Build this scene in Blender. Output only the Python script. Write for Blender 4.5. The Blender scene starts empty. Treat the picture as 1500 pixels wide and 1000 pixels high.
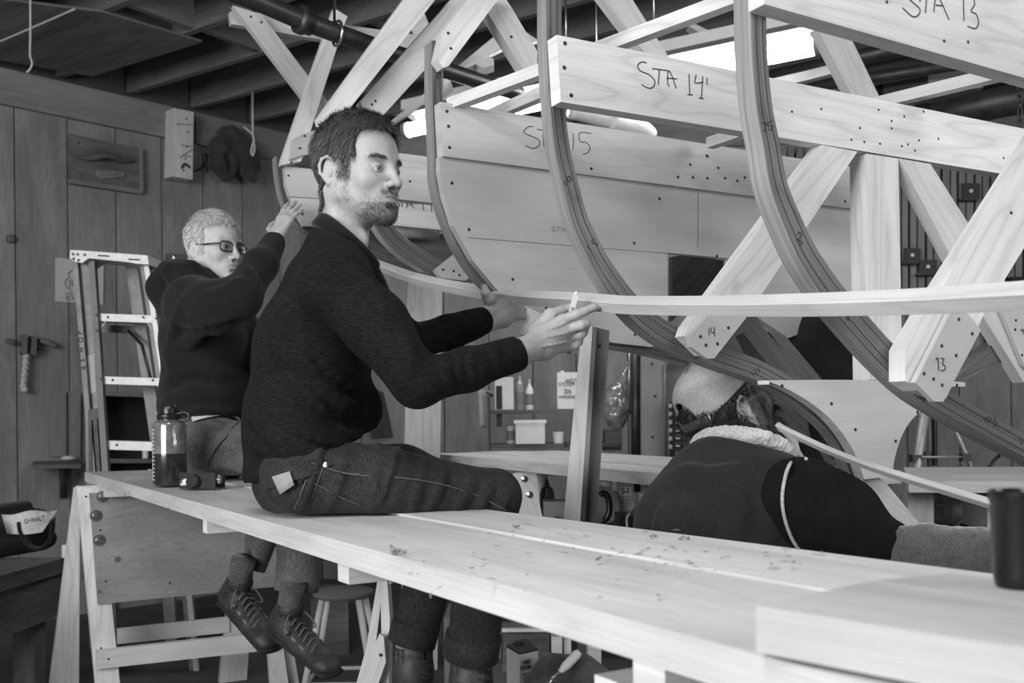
import bpy, bmesh, math, random
import numpy as np
from mathutils import Vector, Matrix

# ------------------------------------------------------------------ camera, light, exposure
SC = bpy.context.scene
COL = SC.collection
F = 1475.0; CX = 750.0; CY = 612.0; H = 1.10; ROLL = 0.0105
cs_, sn_ = math.cos(ROLL), math.sin(ROLL)
cam_d = bpy.data.cameras.new('camera'); cam = bpy.data.objects.new('camera', cam_d); COL.objects.link(cam)
cam_d.sensor_width = 36.0; cam_d.lens = 36.0 * F / 1500.0
cam_d.shift_y = (CY - 500.0) / 1500.0; cam_d.clip_start = 0.02
cam.matrix_world = Matrix(((cs_, sn_, 0, 0), (0, 0, -1, 0), (-sn_, cs_, 0, H), (0, 0, 0, 1)))
cam_d.dof.use_dof = True; cam_d.dof.focus_distance = 2.25; cam_d.dof.aperture_fstop = 5.6
SC.camera = cam
SC.view_settings.view_transform = 'Standard'; SC.view_settings.look = 'None'
SC.view_settings.gamma = 1.0; SC.view_settings.use_curve_mapping = False
SC.view_settings.exposure = 0.90
W = bpy.data.worlds.new('workshop_air'); SC.world = W; W.use_nodes = True
W.node_tree.nodes['Background'].inputs[0].default_value = (0.8, 0.8, 0.8, 1)
W.node_tree.nodes['Background'].inputs[1].default_value = 0.16

def area_light(name, loc, target, sx, sy, power):
    d = bpy.data.lights.new(name, 'AREA'); d.shape = 'RECTANGLE'; d.size = sx; d.size_y = sy; d.energy = power
    o = bpy.data.objects.new(name, d); COL.objects.link(o)
    o.location = loc; o.rotation_euler = (Vector(target) - Vector(loc)).to_track_quat('-Z', 'Y').to_euler()
    return o
# daylight of the open shop doors behind and to the left of the photographer
area_light('doorway_daylight', (-2.9, -1.8, 1.95), (0.0, 2.6, 1.1), 3.0, 2.4, 165)
# unseen area light from the right, set to brighten the beam faces
area_light('side_fill_right', (4.2, -0.6, 2.2), (0.6, 3.0, 1.0), 2.2, 1.4, 64)
# unseen overhead area lights, added for more light from above
area_light('top_fill_near', (-0.6, 0.6, 2.75), (-0.6, 0.6, 0), 1.2, 0.3, 22)
area_light('top_fill_right', (2.2, 2.2, 2.75), (2.2, 2.2, 0), 1.2, 0.3, 5)

def P(px, py, Y):
    u = (px - CX) / F; v = (CY - py) / F
    return Vector(((u * cs_ + v * sn_) * Y, Y, H + (-u * sn_ + v * cs_) * Y))
def ray(px, py):
    u = (px - CX) / F; v = (CY - py) / F
    return Vector((u * cs_ + v * sn_, 1.0, -u * sn_ + v * cs_))
CAMP = Vector((0, 0, H))
def PZ(px, py, z):
    r = ray(px, py); return CAMP + r * ((z - H) / r.z)
BB = Vector((0.8765, 0.4815, 0)).normalized()      # athwart the boat
AA = Vector((-0.4815, 0.8765, 0)).normalized()     # along the boat, away from the camera
S14 = Vector((0.093, 2.11, 0)); STEP = 0.575
def on_plane(px, py, p0, n):
    r = ray(px, py); return CAMP + r * ((Vector(p0) - CAMP).dot(n) / r.dot(n))
def S(st, px, py, off=0.0):
    """point of station plane st (13..17) seen at this pixel; off = metres towards the camera"""
    return on_plane(px, py, S14 + AA * ((st - 14) * STEP - off), AA)

# ------------------------------------------------------------------ materials
MATS = {}
def _mat(name):
    m = bpy.data.materials.new(name); m.use_nodes = True
    nt = m.node_tree; b = nt.nodes['Principled BSDF']; return m, nt, b
def N(nt, t, **k):
    n = nt.nodes.new(t)
    for a, v in k.items(): setattr(n, a, v)
    return n
def g(v): return (v, v, v, 1)
def plain(name, v, rough=0.6, metal=0.0, var=0.12, scale=30.0, bump=0.0, bscale=120.0, coat=0.0, alpha=1.0, trans=0.0, spec=0.5):
    m, nt, b = _mat(name); L = nt.links
    tc = N(nt, 'ShaderNodeTexCoord'); nz = N(nt, 'ShaderNodeTexNoise'); nz.inputs['Scale'].default_value = scale
    nz.inputs['Detail'].default_value = 4
    L.new(tc.outputs['Object'], nz.inputs['Vector'])
    r = N(nt, 'ShaderNodeValToRGB'); r.color_ramp.elements[0].position = 0.3; r.color_ramp.elements[1].position = 0.7
    r.color_ramp.elements[0].color = g(v * (1 - var)); r.color_ramp.elements[1].color = g(min(1, v * (1 + var)))
    L.new(nz.outputs['Fac'], r.inputs[0]); L.new(r.outputs[0], b.inputs['Base Color'])
    b.inputs['Roughness'].default_value = rough; b.inputs['Metallic'].default_value = metal
    b.inputs['Coat Weight'].default_value = coat; b.inputs['Alpha'].default_value = alpha
    b.inputs['Transmission Weight'].default_value = trans; b.inputs['Specular IOR Level'].default_value = spec
    if bump:
        n2 = N(nt, 'ShaderNodeTexNoise'); n2.inputs['Scale'].default_value = bscale; n2.inputs['Detail'].default_value = 3
        L.new(tc.outputs['Object'], n2.inputs['Vector'])
        bp = N(nt, 'ShaderNodeBump'); bp.inputs['Strength'].default_value = bump; bp.inputs['Distance'].default_value = 0.002
        L.new(n2.outputs['Fac'], bp.inputs['Height']); L.new(bp.outputs[0], b.inputs['Normal'])
    MATS[name] = m; return m
def wood(name, v, contrast=0.25, rings=14.0, rough=0.6, knots=0.5, pore=0.15, stretch=1.0, stain=0.0, bump=0.25, bump_d=0.0015):
    """long grained wood; the grain runs along U of the 'uv' map, in metres"""
    m, nt, b = _mat(name); L = nt.links
    uv = N(nt, 'ShaderNodeUVMap', uv_map='uv'); oi = N(nt, 'ShaderNodeObjectInfo')
    mu = N(nt, 'ShaderNodeMath', operation='MULTIPLY'); mu.inputs[1].default_value = 37.0
    L.new(oi.outputs['Random'], mu.inputs[0])
    cb = N(nt, 'ShaderNodeCombineXYZ'); L.new(mu.outputs[0], cb.inputs[0]); L.new(mu.outputs[0], cb.inputs[1]); L.new(mu.outputs[0], cb.inputs[2])
    ad = N(nt, 'ShaderNodeVectorMath', operation='ADD'); L.new(uv.outputs[0], ad.inputs[0]); L.new(cb.outputs[0], ad.inputs[1])
    # slow warp + growth rings
    mp = N(nt, 'ShaderNodeMapping'); mp.inputs['Scale'].default_value = (0.7 * stretch, 5.0, 1.0); L.new(ad.outputs[0], mp.inputs[0])
    n1 = N(nt, 'ShaderNodeTexNoise'); n1.inputs['Scale'].default_value = 1.6; n1.inputs['Detail'].default_value = 2; L.new(mp.outputs[0], n1.inputs['Vector'])
    m1 = N(nt, 'ShaderNodeMath', operation='MULTIPLY'); m1.inputs[1].default_value = rings; L.new(n1.outputs['Fac'], m1.inputs[0])
    fr = N(nt, 'ShaderNodeMath', operation='PINGPONG'); fr.inputs[1].default_value = 0.5; L.new(m1.outputs[0], fr.inputs[0])
    r1 = N(nt, 'ShaderNodeValToRGB'); e = r1.color_ramp.elements
    e[0].position = 0.0; e[0].color = g(1 - contrast); e[1].position = 0.5; e[1].color = g(1.0)
    ex = e.new(0.14); ex.color = g(1 - contrast * 0.35)
    L.new(fr.outputs[0], r1.inputs[0])
    # fine pores
    mp2 = N(nt, 'ShaderNodeMapping'); mp2.inputs['Scale'].default_value = (6.0 * stretch, 260.0, 1.0); L.new(ad.outputs[0], mp2.inputs[0])
    n2 = N(nt, 'ShaderNodeTexNoise'); n2.inputs['Scale'].default_value = 1.0; n2.inputs['Detail'].default_value = 3; L.new(mp2.outputs[0], n2.inputs['Vector'])
    r2 = N(nt, 'ShaderNodeMapRange'); r2.inputs[1].default_value = 0.3; r2.inputs[2].default_value = 0.7
    r2.inputs[3].default_value = 1 - pore; r2.inputs[4].default_value = 1 + pore * 0.4; L.new(n2.outputs['Fac'], r2.inputs[0])
    mx = N(nt, 'ShaderNodeMath', operation='MULTIPLY'); L.new(r1.outputs[0], mx.inputs[0]); L.new(r2.outputs[0], mx.inputs[1])
    # blotches
    mp3 = N(nt, 'ShaderNodeMapping'); mp3.inputs['Scale'].default_value = (1.6, 5.0, 1.0); L.new(ad.outputs[0], mp3.inputs[0])
    n3 = N(nt, 'ShaderNodeTexNoise'); n3.inputs['Scale'].default_value = 1.5; n3.inputs['Detail'].default_value = 5; L.new(mp3.outputs[0], n3.inputs['Vector'])
    r3 = N(nt, 'ShaderNodeMapRange'); r3.inputs[1].default_value = 0.32; r3.inputs[2].default_value = 0.68
    r3.inputs[3].default_value = 0.86 - stain; r3.inputs[4].default_value = 1.08; L.new(n3.outputs['Fac'], r3.inputs[0])
    mx2 = N(nt, 'ShaderNodeMath', operation='MULTIPLY'); L.new(mx.outputs[0], mx2.inputs[0]); L.new(r3.outputs[0], mx2.inputs[1])
    # knots
    mp4 = N(nt, 'ShaderNodeMapping'); mp4.inputs['Scale'].default_value = (1.6, 3.4, 1.0); L.new(ad.outputs[0], mp4.inputs[0])
    vo = N(nt, 'ShaderNodeTexVoronoi'); vo.inputs['Scale'].default_value = 1.0; L.new(mp4.outputs[0], vo.inputs['Vector'])
    r4 = N(nt, 'ShaderNodeValToRGB'); k = r4.color_ramp.elements
    k[0].position = 0.018; k[0].color = g(1 - knots); k[1].position = 0.05; k[1].color = g(1.0)
    L.new(vo.outputs['Distance'], r4.inputs[0])
    mx3 = N(nt, 'ShaderNodeMath', operation='MULTIPLY'); L.new(mx2.outputs[0], mx3.inputs[0]); L.new(r4.outputs[0], mx3.inputs[1])
    # per board tone
    r5 = N(nt, 'ShaderNodeMapRange'); r5.inputs[3].default_value = v * 0.9; r5.inputs[4].default_value = v * 1.08; L.new(oi.outputs['Random'], r5.inputs[0])
    mx4 = N(nt, 'ShaderNodeMath', operation='MULTIPLY'); mx4.use_clamp = True
    L.new(mx3.outputs[0], mx4.inputs[0]); L.new(r5.outputs[0], mx4.inputs[1])
    L.new(mx4.outputs[0], b.inputs['Base Color'])
    b.inputs['Roughness'].default_value = rough
    bp = N(nt, 'ShaderNodeBump'); bp.inputs['Strength'].default_value = bump; bp.inputs['Distance'].default_value = bump_d
    L.new(mx.outputs[0], bp.inputs['Height']); L.new(bp.outputs[0], b.inputs['Normal'])
    MATS[name] = m; return m
def fabric(name, v, weave=700.0, streak=0.2, rough=0.95, sx=(60, 60, 400), sheen=0.15, bump=0.4, var=0.25):
    m, nt, b = _mat(name); L = nt.links
    tc = N(nt, 'ShaderNodeTexCoord'); mp = N(nt, 'ShaderNodeMapping'); mp.inputs['Scale'].default_value = sx
    L.new(tc.outputs['Object'], mp.inputs[0])
    n = N(nt, 'ShaderNodeTexNoise'); n.inputs['Scale'].default_value = 1.0; n.inputs['Detail'].default_value = 4; L.new(mp.outputs[0], n.inputs['Vector'])
    n2 = N(nt, 'ShaderNodeTexNoise'); n2.inputs['Scale'].default_value = 9.0; n2.inputs['Detail'].default_value = 3; L.new(tc.outputs['Object'], n2.inputs['Vector'])
    a = N(nt, 'ShaderNodeMapRange'); a.inputs[1].default_value = .3; a.inputs[2].default_value = .72; a.inputs[3].default_value = v * (1 - streak); a.inputs[4].default_value = v * (1 + streak * 2)
    L.new(n.outputs['Fac'], a.inputs[0])
    c = N(nt, 'ShaderNodeMapRange'); c.inputs[1].default_value = .3; c.inputs[2].default_value = .7; c.inputs[3].default_value = 1 - var; c.inputs[4].default_value = 1 + var
    L.new(n2.outputs['Fac'], c.inputs[0])
    mm = N(nt, 'ShaderNodeMath', operation='MULTIPLY'); L.new(a.outputs[0], mm.inputs[0]); L.new(c.outputs[0], mm.inputs[1]); L.new(mm.outputs[0], b.inputs['Base Color'])
    n3 = N(nt, 'ShaderNodeTexNoise'); n3.inputs['Scale'].default_value = weave; L.new(tc.outputs['Object'], n3.inputs['Vector'])
    bp = N(nt, 'ShaderNodeBump'); bp.inputs['Strength'].default_value = bump; bp.inputs['Distance'].default_value = 0.001
    L.new(n3.outputs['Fac'], bp.inputs['Height']); L.new(bp.outputs[0], b.inputs['Normal'])
    b.inputs['Roughness'].default_value = rough; b.inputs['Sheen Weight'].default_value = sheen; b.inputs['Specular IOR Level'].default_value = 0.2
    MATS[name] = m; return m
def glow(name, strength, v=1.0):
    m, nt, b = _mat(name); b.inputs['Base Color'].default_value = g(0.8)
    b.inputs['Emission Color'].default_value = g(v); b.inputs['Emission Strength'].default_value = strength
    MATS[name] = m; return m

PINE = wood('new_pine', 0.70, contrast=0.20, rings=9, knots=0.35, pore=0.10, bump=0.10, bump_d=0.0006)
PINE2 = wood('planed_pine', 0.57, contrast=0.14, rings=7, knots=0.4, pore=0.10, bump=0.10, bump_d=0.0006)
LAPW = wood('lapped_plank_pine', 0.40, contrast=0.10, rings=6, knots=0.3, pore=0.12, stain=0.06, bump=0.15, bump_d=0.0006)
BENCHW = wood('bench_pine', 0.57, contrast=0.12, rings=6, knots=0.3, pore=0.12, stain=0.04, bump=0.15, bump_d=0.0006)
PLY = wood('plywood_face', 0.50, contrast=0.07, rings=4, knots=0.0, pore=0.05, stain=0.02, stretch=0.5, bump=0.05, bump_d=0.0005)
PLYW = wood('wild_grain_plywood', 0.27, contrast=0.17, rings=22, knots=0.5, pore=0.1, stain=0.1, stretch=2.5, bump=0.1, bump_d=0.0006)
RIBW = wood('laminated_rib_wood', 0.125, contrast=0.40, rings=16, knots=0.0, pore=0.40, stain=0.03, stretch=0.6, rough=0.55, bump=0.5, bump_d=0.001)
RIBE = wood('rib_edge_wood', 0.30, contrast=0.25, rings=8, knots=0.0, pore=0.3, stretch=0.6, rough=0.6, bump=0.5, bump_d=0.001)
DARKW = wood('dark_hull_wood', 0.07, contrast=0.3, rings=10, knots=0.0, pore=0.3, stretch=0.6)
WALLW = wood('old_wall_boards', 0.25, contrast=0.15, rings=12, knots=0.6, pore=0.22, stain=0.14, rough=0.75, bump=0.5)
TRIMW = wood('old_wall_trim', 0.20, contrast=0.2, rings=8, knots=0.6, pore=0.2, stain=0.05, rough=0.75)
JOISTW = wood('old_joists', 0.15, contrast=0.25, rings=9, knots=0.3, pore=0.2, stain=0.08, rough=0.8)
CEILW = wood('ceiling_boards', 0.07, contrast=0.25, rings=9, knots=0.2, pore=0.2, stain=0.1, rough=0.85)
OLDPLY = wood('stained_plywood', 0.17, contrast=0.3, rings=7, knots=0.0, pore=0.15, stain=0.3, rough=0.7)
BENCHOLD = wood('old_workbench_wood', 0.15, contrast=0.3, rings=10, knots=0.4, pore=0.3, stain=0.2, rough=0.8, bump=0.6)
INK = plain('marker_ink', 0.02, rough=0.7, var=0.0)
PENCIL = plain('pencil_lead', 0.10, rough=0.6, var=0.0)
SCREW = plain('dark_screw', 0.035, rough=0.45, metal=0.6)
STEEL = plain('bright_steel', 0.55, rough=0.3, metal=1.0, var=0.05)
ALU = plain('aluminium', 0.50, rough=0.5, metal=0.35, var=0.1, scale=60)
ALUD = plain('weathered_rail', 0.17, rough=0.5, metal=0.2, var=0.2, scale=25)
BLACKP = plain('black_plastic', 0.012, rough=0.3, var=0.1)
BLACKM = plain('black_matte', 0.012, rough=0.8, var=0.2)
BLACKPIPE = plain('black_iron_pipe', 0.03, rough=0.45, var=0.4, scale=15, metal=0.3)
WHITEP = plain('white_plastic', 0.62, rough=0.4, var=0.04)
GREYP = plain('grey_plastic', 0.22, rough=0.4, var=0.08)
MIDP = plain('mid_grey_paint', 0.16, rough=0.55, var=0.12, scale=8)
PAPER = plain('white_paper', 0.45, rough=0.9, var=0.04)
ROPE = plain('cotton_rope', 0.42, rough=0.95, var=0.25, scale=300, bump=0.8, bscale=500)
SOIL = plain('floor_concrete', 0.06, rough=0.85, var=0.35, scale=4, bump=0.4, bscale=60)
SHAVE = plain('wood_shaving', 0.16, rough=0.85, var=0.4, scale=150)
GLASS = plain('clear_bottle', 0.55, rough=0.05, trans=0.85, var=0.0)
GLASS.node_tree.nodes['Principled BSDF'].inputs['IOR'].default_value = 1.3
TUBEON = glow('lit_tube', 20.0)

# ------------------------------------------------------------------ object helpers
def mk(name, verts, faces, mat, parent=None, uvs=None, smooth=False, uvfun=None):
    me = bpy.data.meshes.new(name)
    me.from_pydata([tuple(v) for v in verts], [], [tuple(f) for f in faces])
    if uvs is not None or uvfun is not None:
        l = me.uv_layers.new(name='uv')
        if uvs is not None:
            l.data.foreach_set('uv', np.asarray(uvs, dtype=np.float32).ravel())
        else:
            buf = []
            for poly in me.polygons:
                n = poly.normal
                for vi in poly.vertices: buf += list(uvfun(me.vertices[vi].co, n))
            l.data.foreach_set('uv', np.asarray(buf, dtype=np.float32))
    if mat: me.materials.append(mat)
    if smooth: me.polygons.foreach_set('use_smooth', [True] * len(me.polygons))
    o = bpy.data.objects.new(name, me); COL.objects.link(o)
    if parent is not None: o.parent = parent
    return o
def tag(o, label=None, cat=None, group=None, kind=None):
    if label: o['label'] = label
    if cat: o['category'] = cat
    if group: o['group'] = group
    if kind: o['kind'] = kind
    return o
def thing(name, label, cat, group=None, loc=(0, 0, 0)):
    o = bpy.data.objects.new(name, None); o.empty_display_size = 0.05; COL.objects.link(o); o.location = loc
    return tag(o, label, cat, group)
def fix(o):
    """move a world-built child under its empty without shifting it"""
    return o
def boxuv(ax):
    ax = Vector(ax).normalized()
    def f(co, n):
        u = co.dot(ax); s = n.cross(ax)
        if s.length < 0.3:
            t = Vector((0, 0, 1)) if abs(ax.z) < 0.9 else Vector((1, 0, 0)); w = ax.cross(t).normalized()
            return (co.dot(w) * 0.2, co.dot(w.cross(ax)))
        s.normalize(); return (u, co.dot(s) + 3.1 * (abs(n.x) + 2 * abs(n.z)))
    return f
def adopt(o, parent):
    if parent is not None:
        o.parent = parent; o.matrix_parent_inverse = Matrix.Translation(-Vector(parent.location))
    return o
def prism(name, pts, ext, mat, parent=None, grain=None, bevel=0.0015, holes=None):
    """polygon pts (3D, coplanar) extruded by vector ext; bevelled"""
    pts = [Vector(p) for p in pts]; ext = Vector(ext)
    nrm = Vector((0, 0, 0))
    for i in range(len(pts)): nrm += (pts[i] - pts[0]).cross(pts[(i + 1) % len(pts)] - pts[0])
    if nrm.dot(ext) > 0: pts = pts[::-1]
    bm = bmesh.new()
    a = [bm.verts.new(p) for p in pts]; b = [bm.verts.new(p + ext) for p in pts]
    bm.faces.new(a)
    bm.faces.new(b[::-1])
    n = len(pts)
    for i in range(n): bm.faces.new((a[(i + 1) % n], a[i], b[i], b[(i + 1) % n]))
    if bevel: bmesh.ops.bevel(bm, geom=[e for e in bm.edges if e.calc_face_angle(0) > 0.5], offset=bevel, segments=1, affect='EDGES')
    bmesh.ops.triangulate(bm, faces=[f for f in bm.faces if len(f.verts) > 4])
    bmesh.ops.recalc_face_normals(bm, faces=bm.faces)
    me = bpy.data.meshes.new(name); bm.to_mesh(me); bm.free()
    ax = Vector(grain) if grain is not None else (pts[1] - pts[0])
    uvf = boxuv(ax); l = me.uv_layers.new(name='uv'); buf = []
    for poly in me.polygons:
        for vi in poly.vertices: buf += list(uvf(me.vertices[vi].co, poly.normal))
    l.data.foreach_set('uv', np.asarray(buf, dtype=np.float32))
    me.materials.append(mat)
    o = bpy.data.objects.new(name, me); COL.objects.link(o)
    return adopt(o, parent)
def bar(name, p0, p1, w, h, mat, parent=None, up=(0, 0, 1), bevel=0.002, cut0=0, cut1=0):
    """timber from p0 to p1 (centre line); w across, h along 'up'"""
    p0 = Vector(p0); p1 = Vector(p1); d = (p1 - p0).normalized(); up = Vector(up)
    s = d.cross(up).normalized(); u = s.cross(d).normalized()
    q = [p0 - s * w / 2 - u * h / 2, p0 + s * w / 2 - u * h / 2, p0 + s * w / 2 + u * h / 2, p0 - s * w / 2 + u * h / 2]
    return prism(name, q, p1 - p0, mat, parent, grain=d, bevel=bevel)
def box(name, c, sx, sy, sz, mat, parent=None, rz=0.0, bevel=0.002, grain=None):
    c = Vector(c); x = Vector((math.cos(rz), math.sin(rz), 0)); y = Vector((-math.sin(rz), math.cos(rz), 0)); z = Vector((0, 0, 1))
    q = [c - x * sx / 2 - y * sy / 2 - z * sz / 2, c + x * sx / 2 - y * sy / 2 - z * sz / 2, c + x * sx / 2 + y * sy / 2 - z * sz / 2, c - x * sx / 2 + y * sy / 2 - z * sz / 2]
    return prism(name, q, z * sz, mat, parent, grain=grain or x, bevel=bevel)
def frame_of(d):
    d = d.normalized(); t = Vector((0, 0, 1)) if abs(d.z) < 0.9 else Vector((1, 0, 0))
    a = d.cross(t).normalized(); return a, a.cross(d).normalized()
def tube_data(path, rad, n=10, closed=False, flat=1.0):
    path = [Vector(p) for p in path]; m = len(path); rads = rad if hasattr(rad, '__len__') else [rad] * m
    V = []; Fc = []
    a, b = frame_of(path[1] - path[0])
    for i, p in enumerate(path):
        d = (path[min(i + 1, m - 1)] - path[max(i - 1, 0)])
        if closed: d = path[(i + 1) % m] - path[i - 1]
        d.normalize(); a = (a - d * a.dot(d)).normalized(); b = d.cross(a)
        for k in range(n):
            t = 2 * math.pi * k / n
            V.append(p + (a * math.cos(t) + b * math.sin(t) * flat) * rads[i])
    rng = m if closed else m - 1
    for i in range(rng):
        j = (i + 1) % m
        for k in range(n): Fc.append((i * n + k, i * n + (k + 1) % n, j * n + (k + 1) % n, j * n + k))
    if not closed:
        Fc.append(tuple(range(n))[::-1]); Fc.append(tuple((m - 1) * n + k for k in range(n)))
    return V, Fc
def tube(name, path, rad, mat, parent=None, n=10, closed=False, flat=1.0):
    V, Fc = tube_data(path, rad, n, closed, flat)
    o = mk(name, V, Fc, mat, smooth=True)
    return adopt(o, parent)
def lathe(name, base, prof, mat, parent=None, n=24, axis=(0, 0, 1), smooth=True):
    """prof: list of (radius, height along axis)"""
    base = Vector(base); ax = Vector(axis).normalized(); a, b = frame_of(ax)
    V = []; Fc = []
    for r, h in prof:
        for k in range(n):
            t = 2 * math.pi * k / n; V.append(base + ax * h + (a * math.cos(t) + b * math.sin(t)) * max(r, 1e-5))
    for i in range(len(prof) - 1):
        for k in range(n): Fc.append((i * n + k, i * n + (k + 1) % n, (i + 1) * n + (k + 1) % n, (i + 1) * n + k))
    Fc.append(tuple(range(n))[::-1]); Fc.append(tuple((len(prof) - 1) * n + k for k in range(n)))
    o = mk(name, V, Fc, mat)
    me = o.data
    bm = bmesh.new(); bm.from_mesh(me); bmesh.ops.recalc_face_normals(bm, faces=bm.faces)
    for e in bm.edges:
        if e.calc_face_angle(0) > 0.6: e.smooth = False
    for f in bm.faces: f.smooth = smooth
    bm.to_mesh(me); bm.free()
    return adopt(o, parent)
def ribbon(name, strokes, nrm, w, mat, parent=None, lift=0.0008):
    """pen strokes lying on a surface; strokes = lists of 3D points"""
    V = []; Fc = []; nrm = Vector(nrm).normalized()
    for st in strokes:
        st = [Vector(p) + nrm * lift for p in st]
        for i in range(len(st)):
            d = (st[min(i + 1, len(st) - 1)] - st[max(i - 1, 0)]).normalized(); s = d.cross(nrm).normalized() * w / 2
            V += [st[i] - s, st[i] + s]
            if i: k = len(V); Fc.append((k - 4, k - 3, k - 1, k - 2))
    return adopt(mk(name, V, Fc, mat), parent)
def catmull(pts, n=8):
    pts = [Vector(p) for p in pts]; out = []
    for i in range(len(pts) - 1):
        a = pts[max(i - 1, 0)]; b = pts[i]; c = pts[i + 1]; d = pts[min(i + 2, len(pts) - 1)]
        for k in range(n):
            t = k / n
            out.append(0.5 * ((2 * b) + (c - a) * t + (2 * a - 5 * b + 4 * c - d) * t * t + (3 * b - a - 3 * c + d) * t ** 3))
    out.append(pts[-1]); return out
_screw_me = None
def screw(p, nrm, parent, r=0.0042, name='screw'):
    global _screw_me
    if _screw_me is None:
        V = []; Fc = []
        for rr, h in ((1.0, 0.0), (1.0, 0.15), (0.8, 0.3)):
            for k in range(10): V.append((rr * math.cos(k * .6283), rr * math.sin(k * .6283), h))
        for i in range(2):
            for k in range(10): Fc.append((i * 10 + k, i * 10 + (k + 1) % 10, (i + 1) * 10 + (k + 1) % 10, (i + 1) * 10 + k))
        Fc.append(tuple(20 + k for k in range(10)))
        _screw_me = bpy.data.meshes.new('screw'); _screw_me.from_pydata(V, [], Fc); _screw_me.materials.append(SCREW)
    o = bpy.data.objects.new(name, _screw_me); COL.objects.link(o)
    q = Vector(nrm).to_track_quat('Z', 'Y')
    o.rotation_euler = q.to_euler(); o.location = Vector(p); o.scale = (r, r, r)
    return adopt(o, parent)
def text(name, s, origin, xdir, nrm, size, mat, parent=None, align='LEFT', squash=1.0, bold=0.0):
    c = bpy.data.curves.new(name, 'FONT'); c.body = s; c.size = size; c.align_x = align; c.extrude = 0.0002; c.offset = bold
    c.materials.append(mat)
    x = Vector(xdir).normalized(); z = Vector(nrm).normalized(); y = z.cross(x).normalized()
    tmp = bpy.data.objects.new('t', c); COL.objects.link(tmp)
    me = bpy.data.meshes.new_from_object(tmp.evaluated_get(bpy.context.evaluated_depsgraph_get()))
    bpy.data.objects.remove(tmp); bpy.data.curves.remove(c)
    if not me.materials: me.materials.append(mat)
    o = bpy.data.objects.new(name, me); COL.objects.link(o)
    M = Matrix(((x.x, y.x, z.x, 0), (x.y, y.y, z.y, 0), (x.z, y.z, z.z, 0), (0, 0, 0, 1)))
    o.matrix_world = Matrix.Translation(Vector(origin) + z * 0.0012) @ M @ Matrix.Diagonal((squash, 1, 1, 1))
    if parent is not None:
        mw = o.matrix_world.copy(); o.parent = parent; o.matrix_parent_inverse = Matrix.Translation(-Vector(parent.location)); o.matrix_world = mw
    return o

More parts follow.
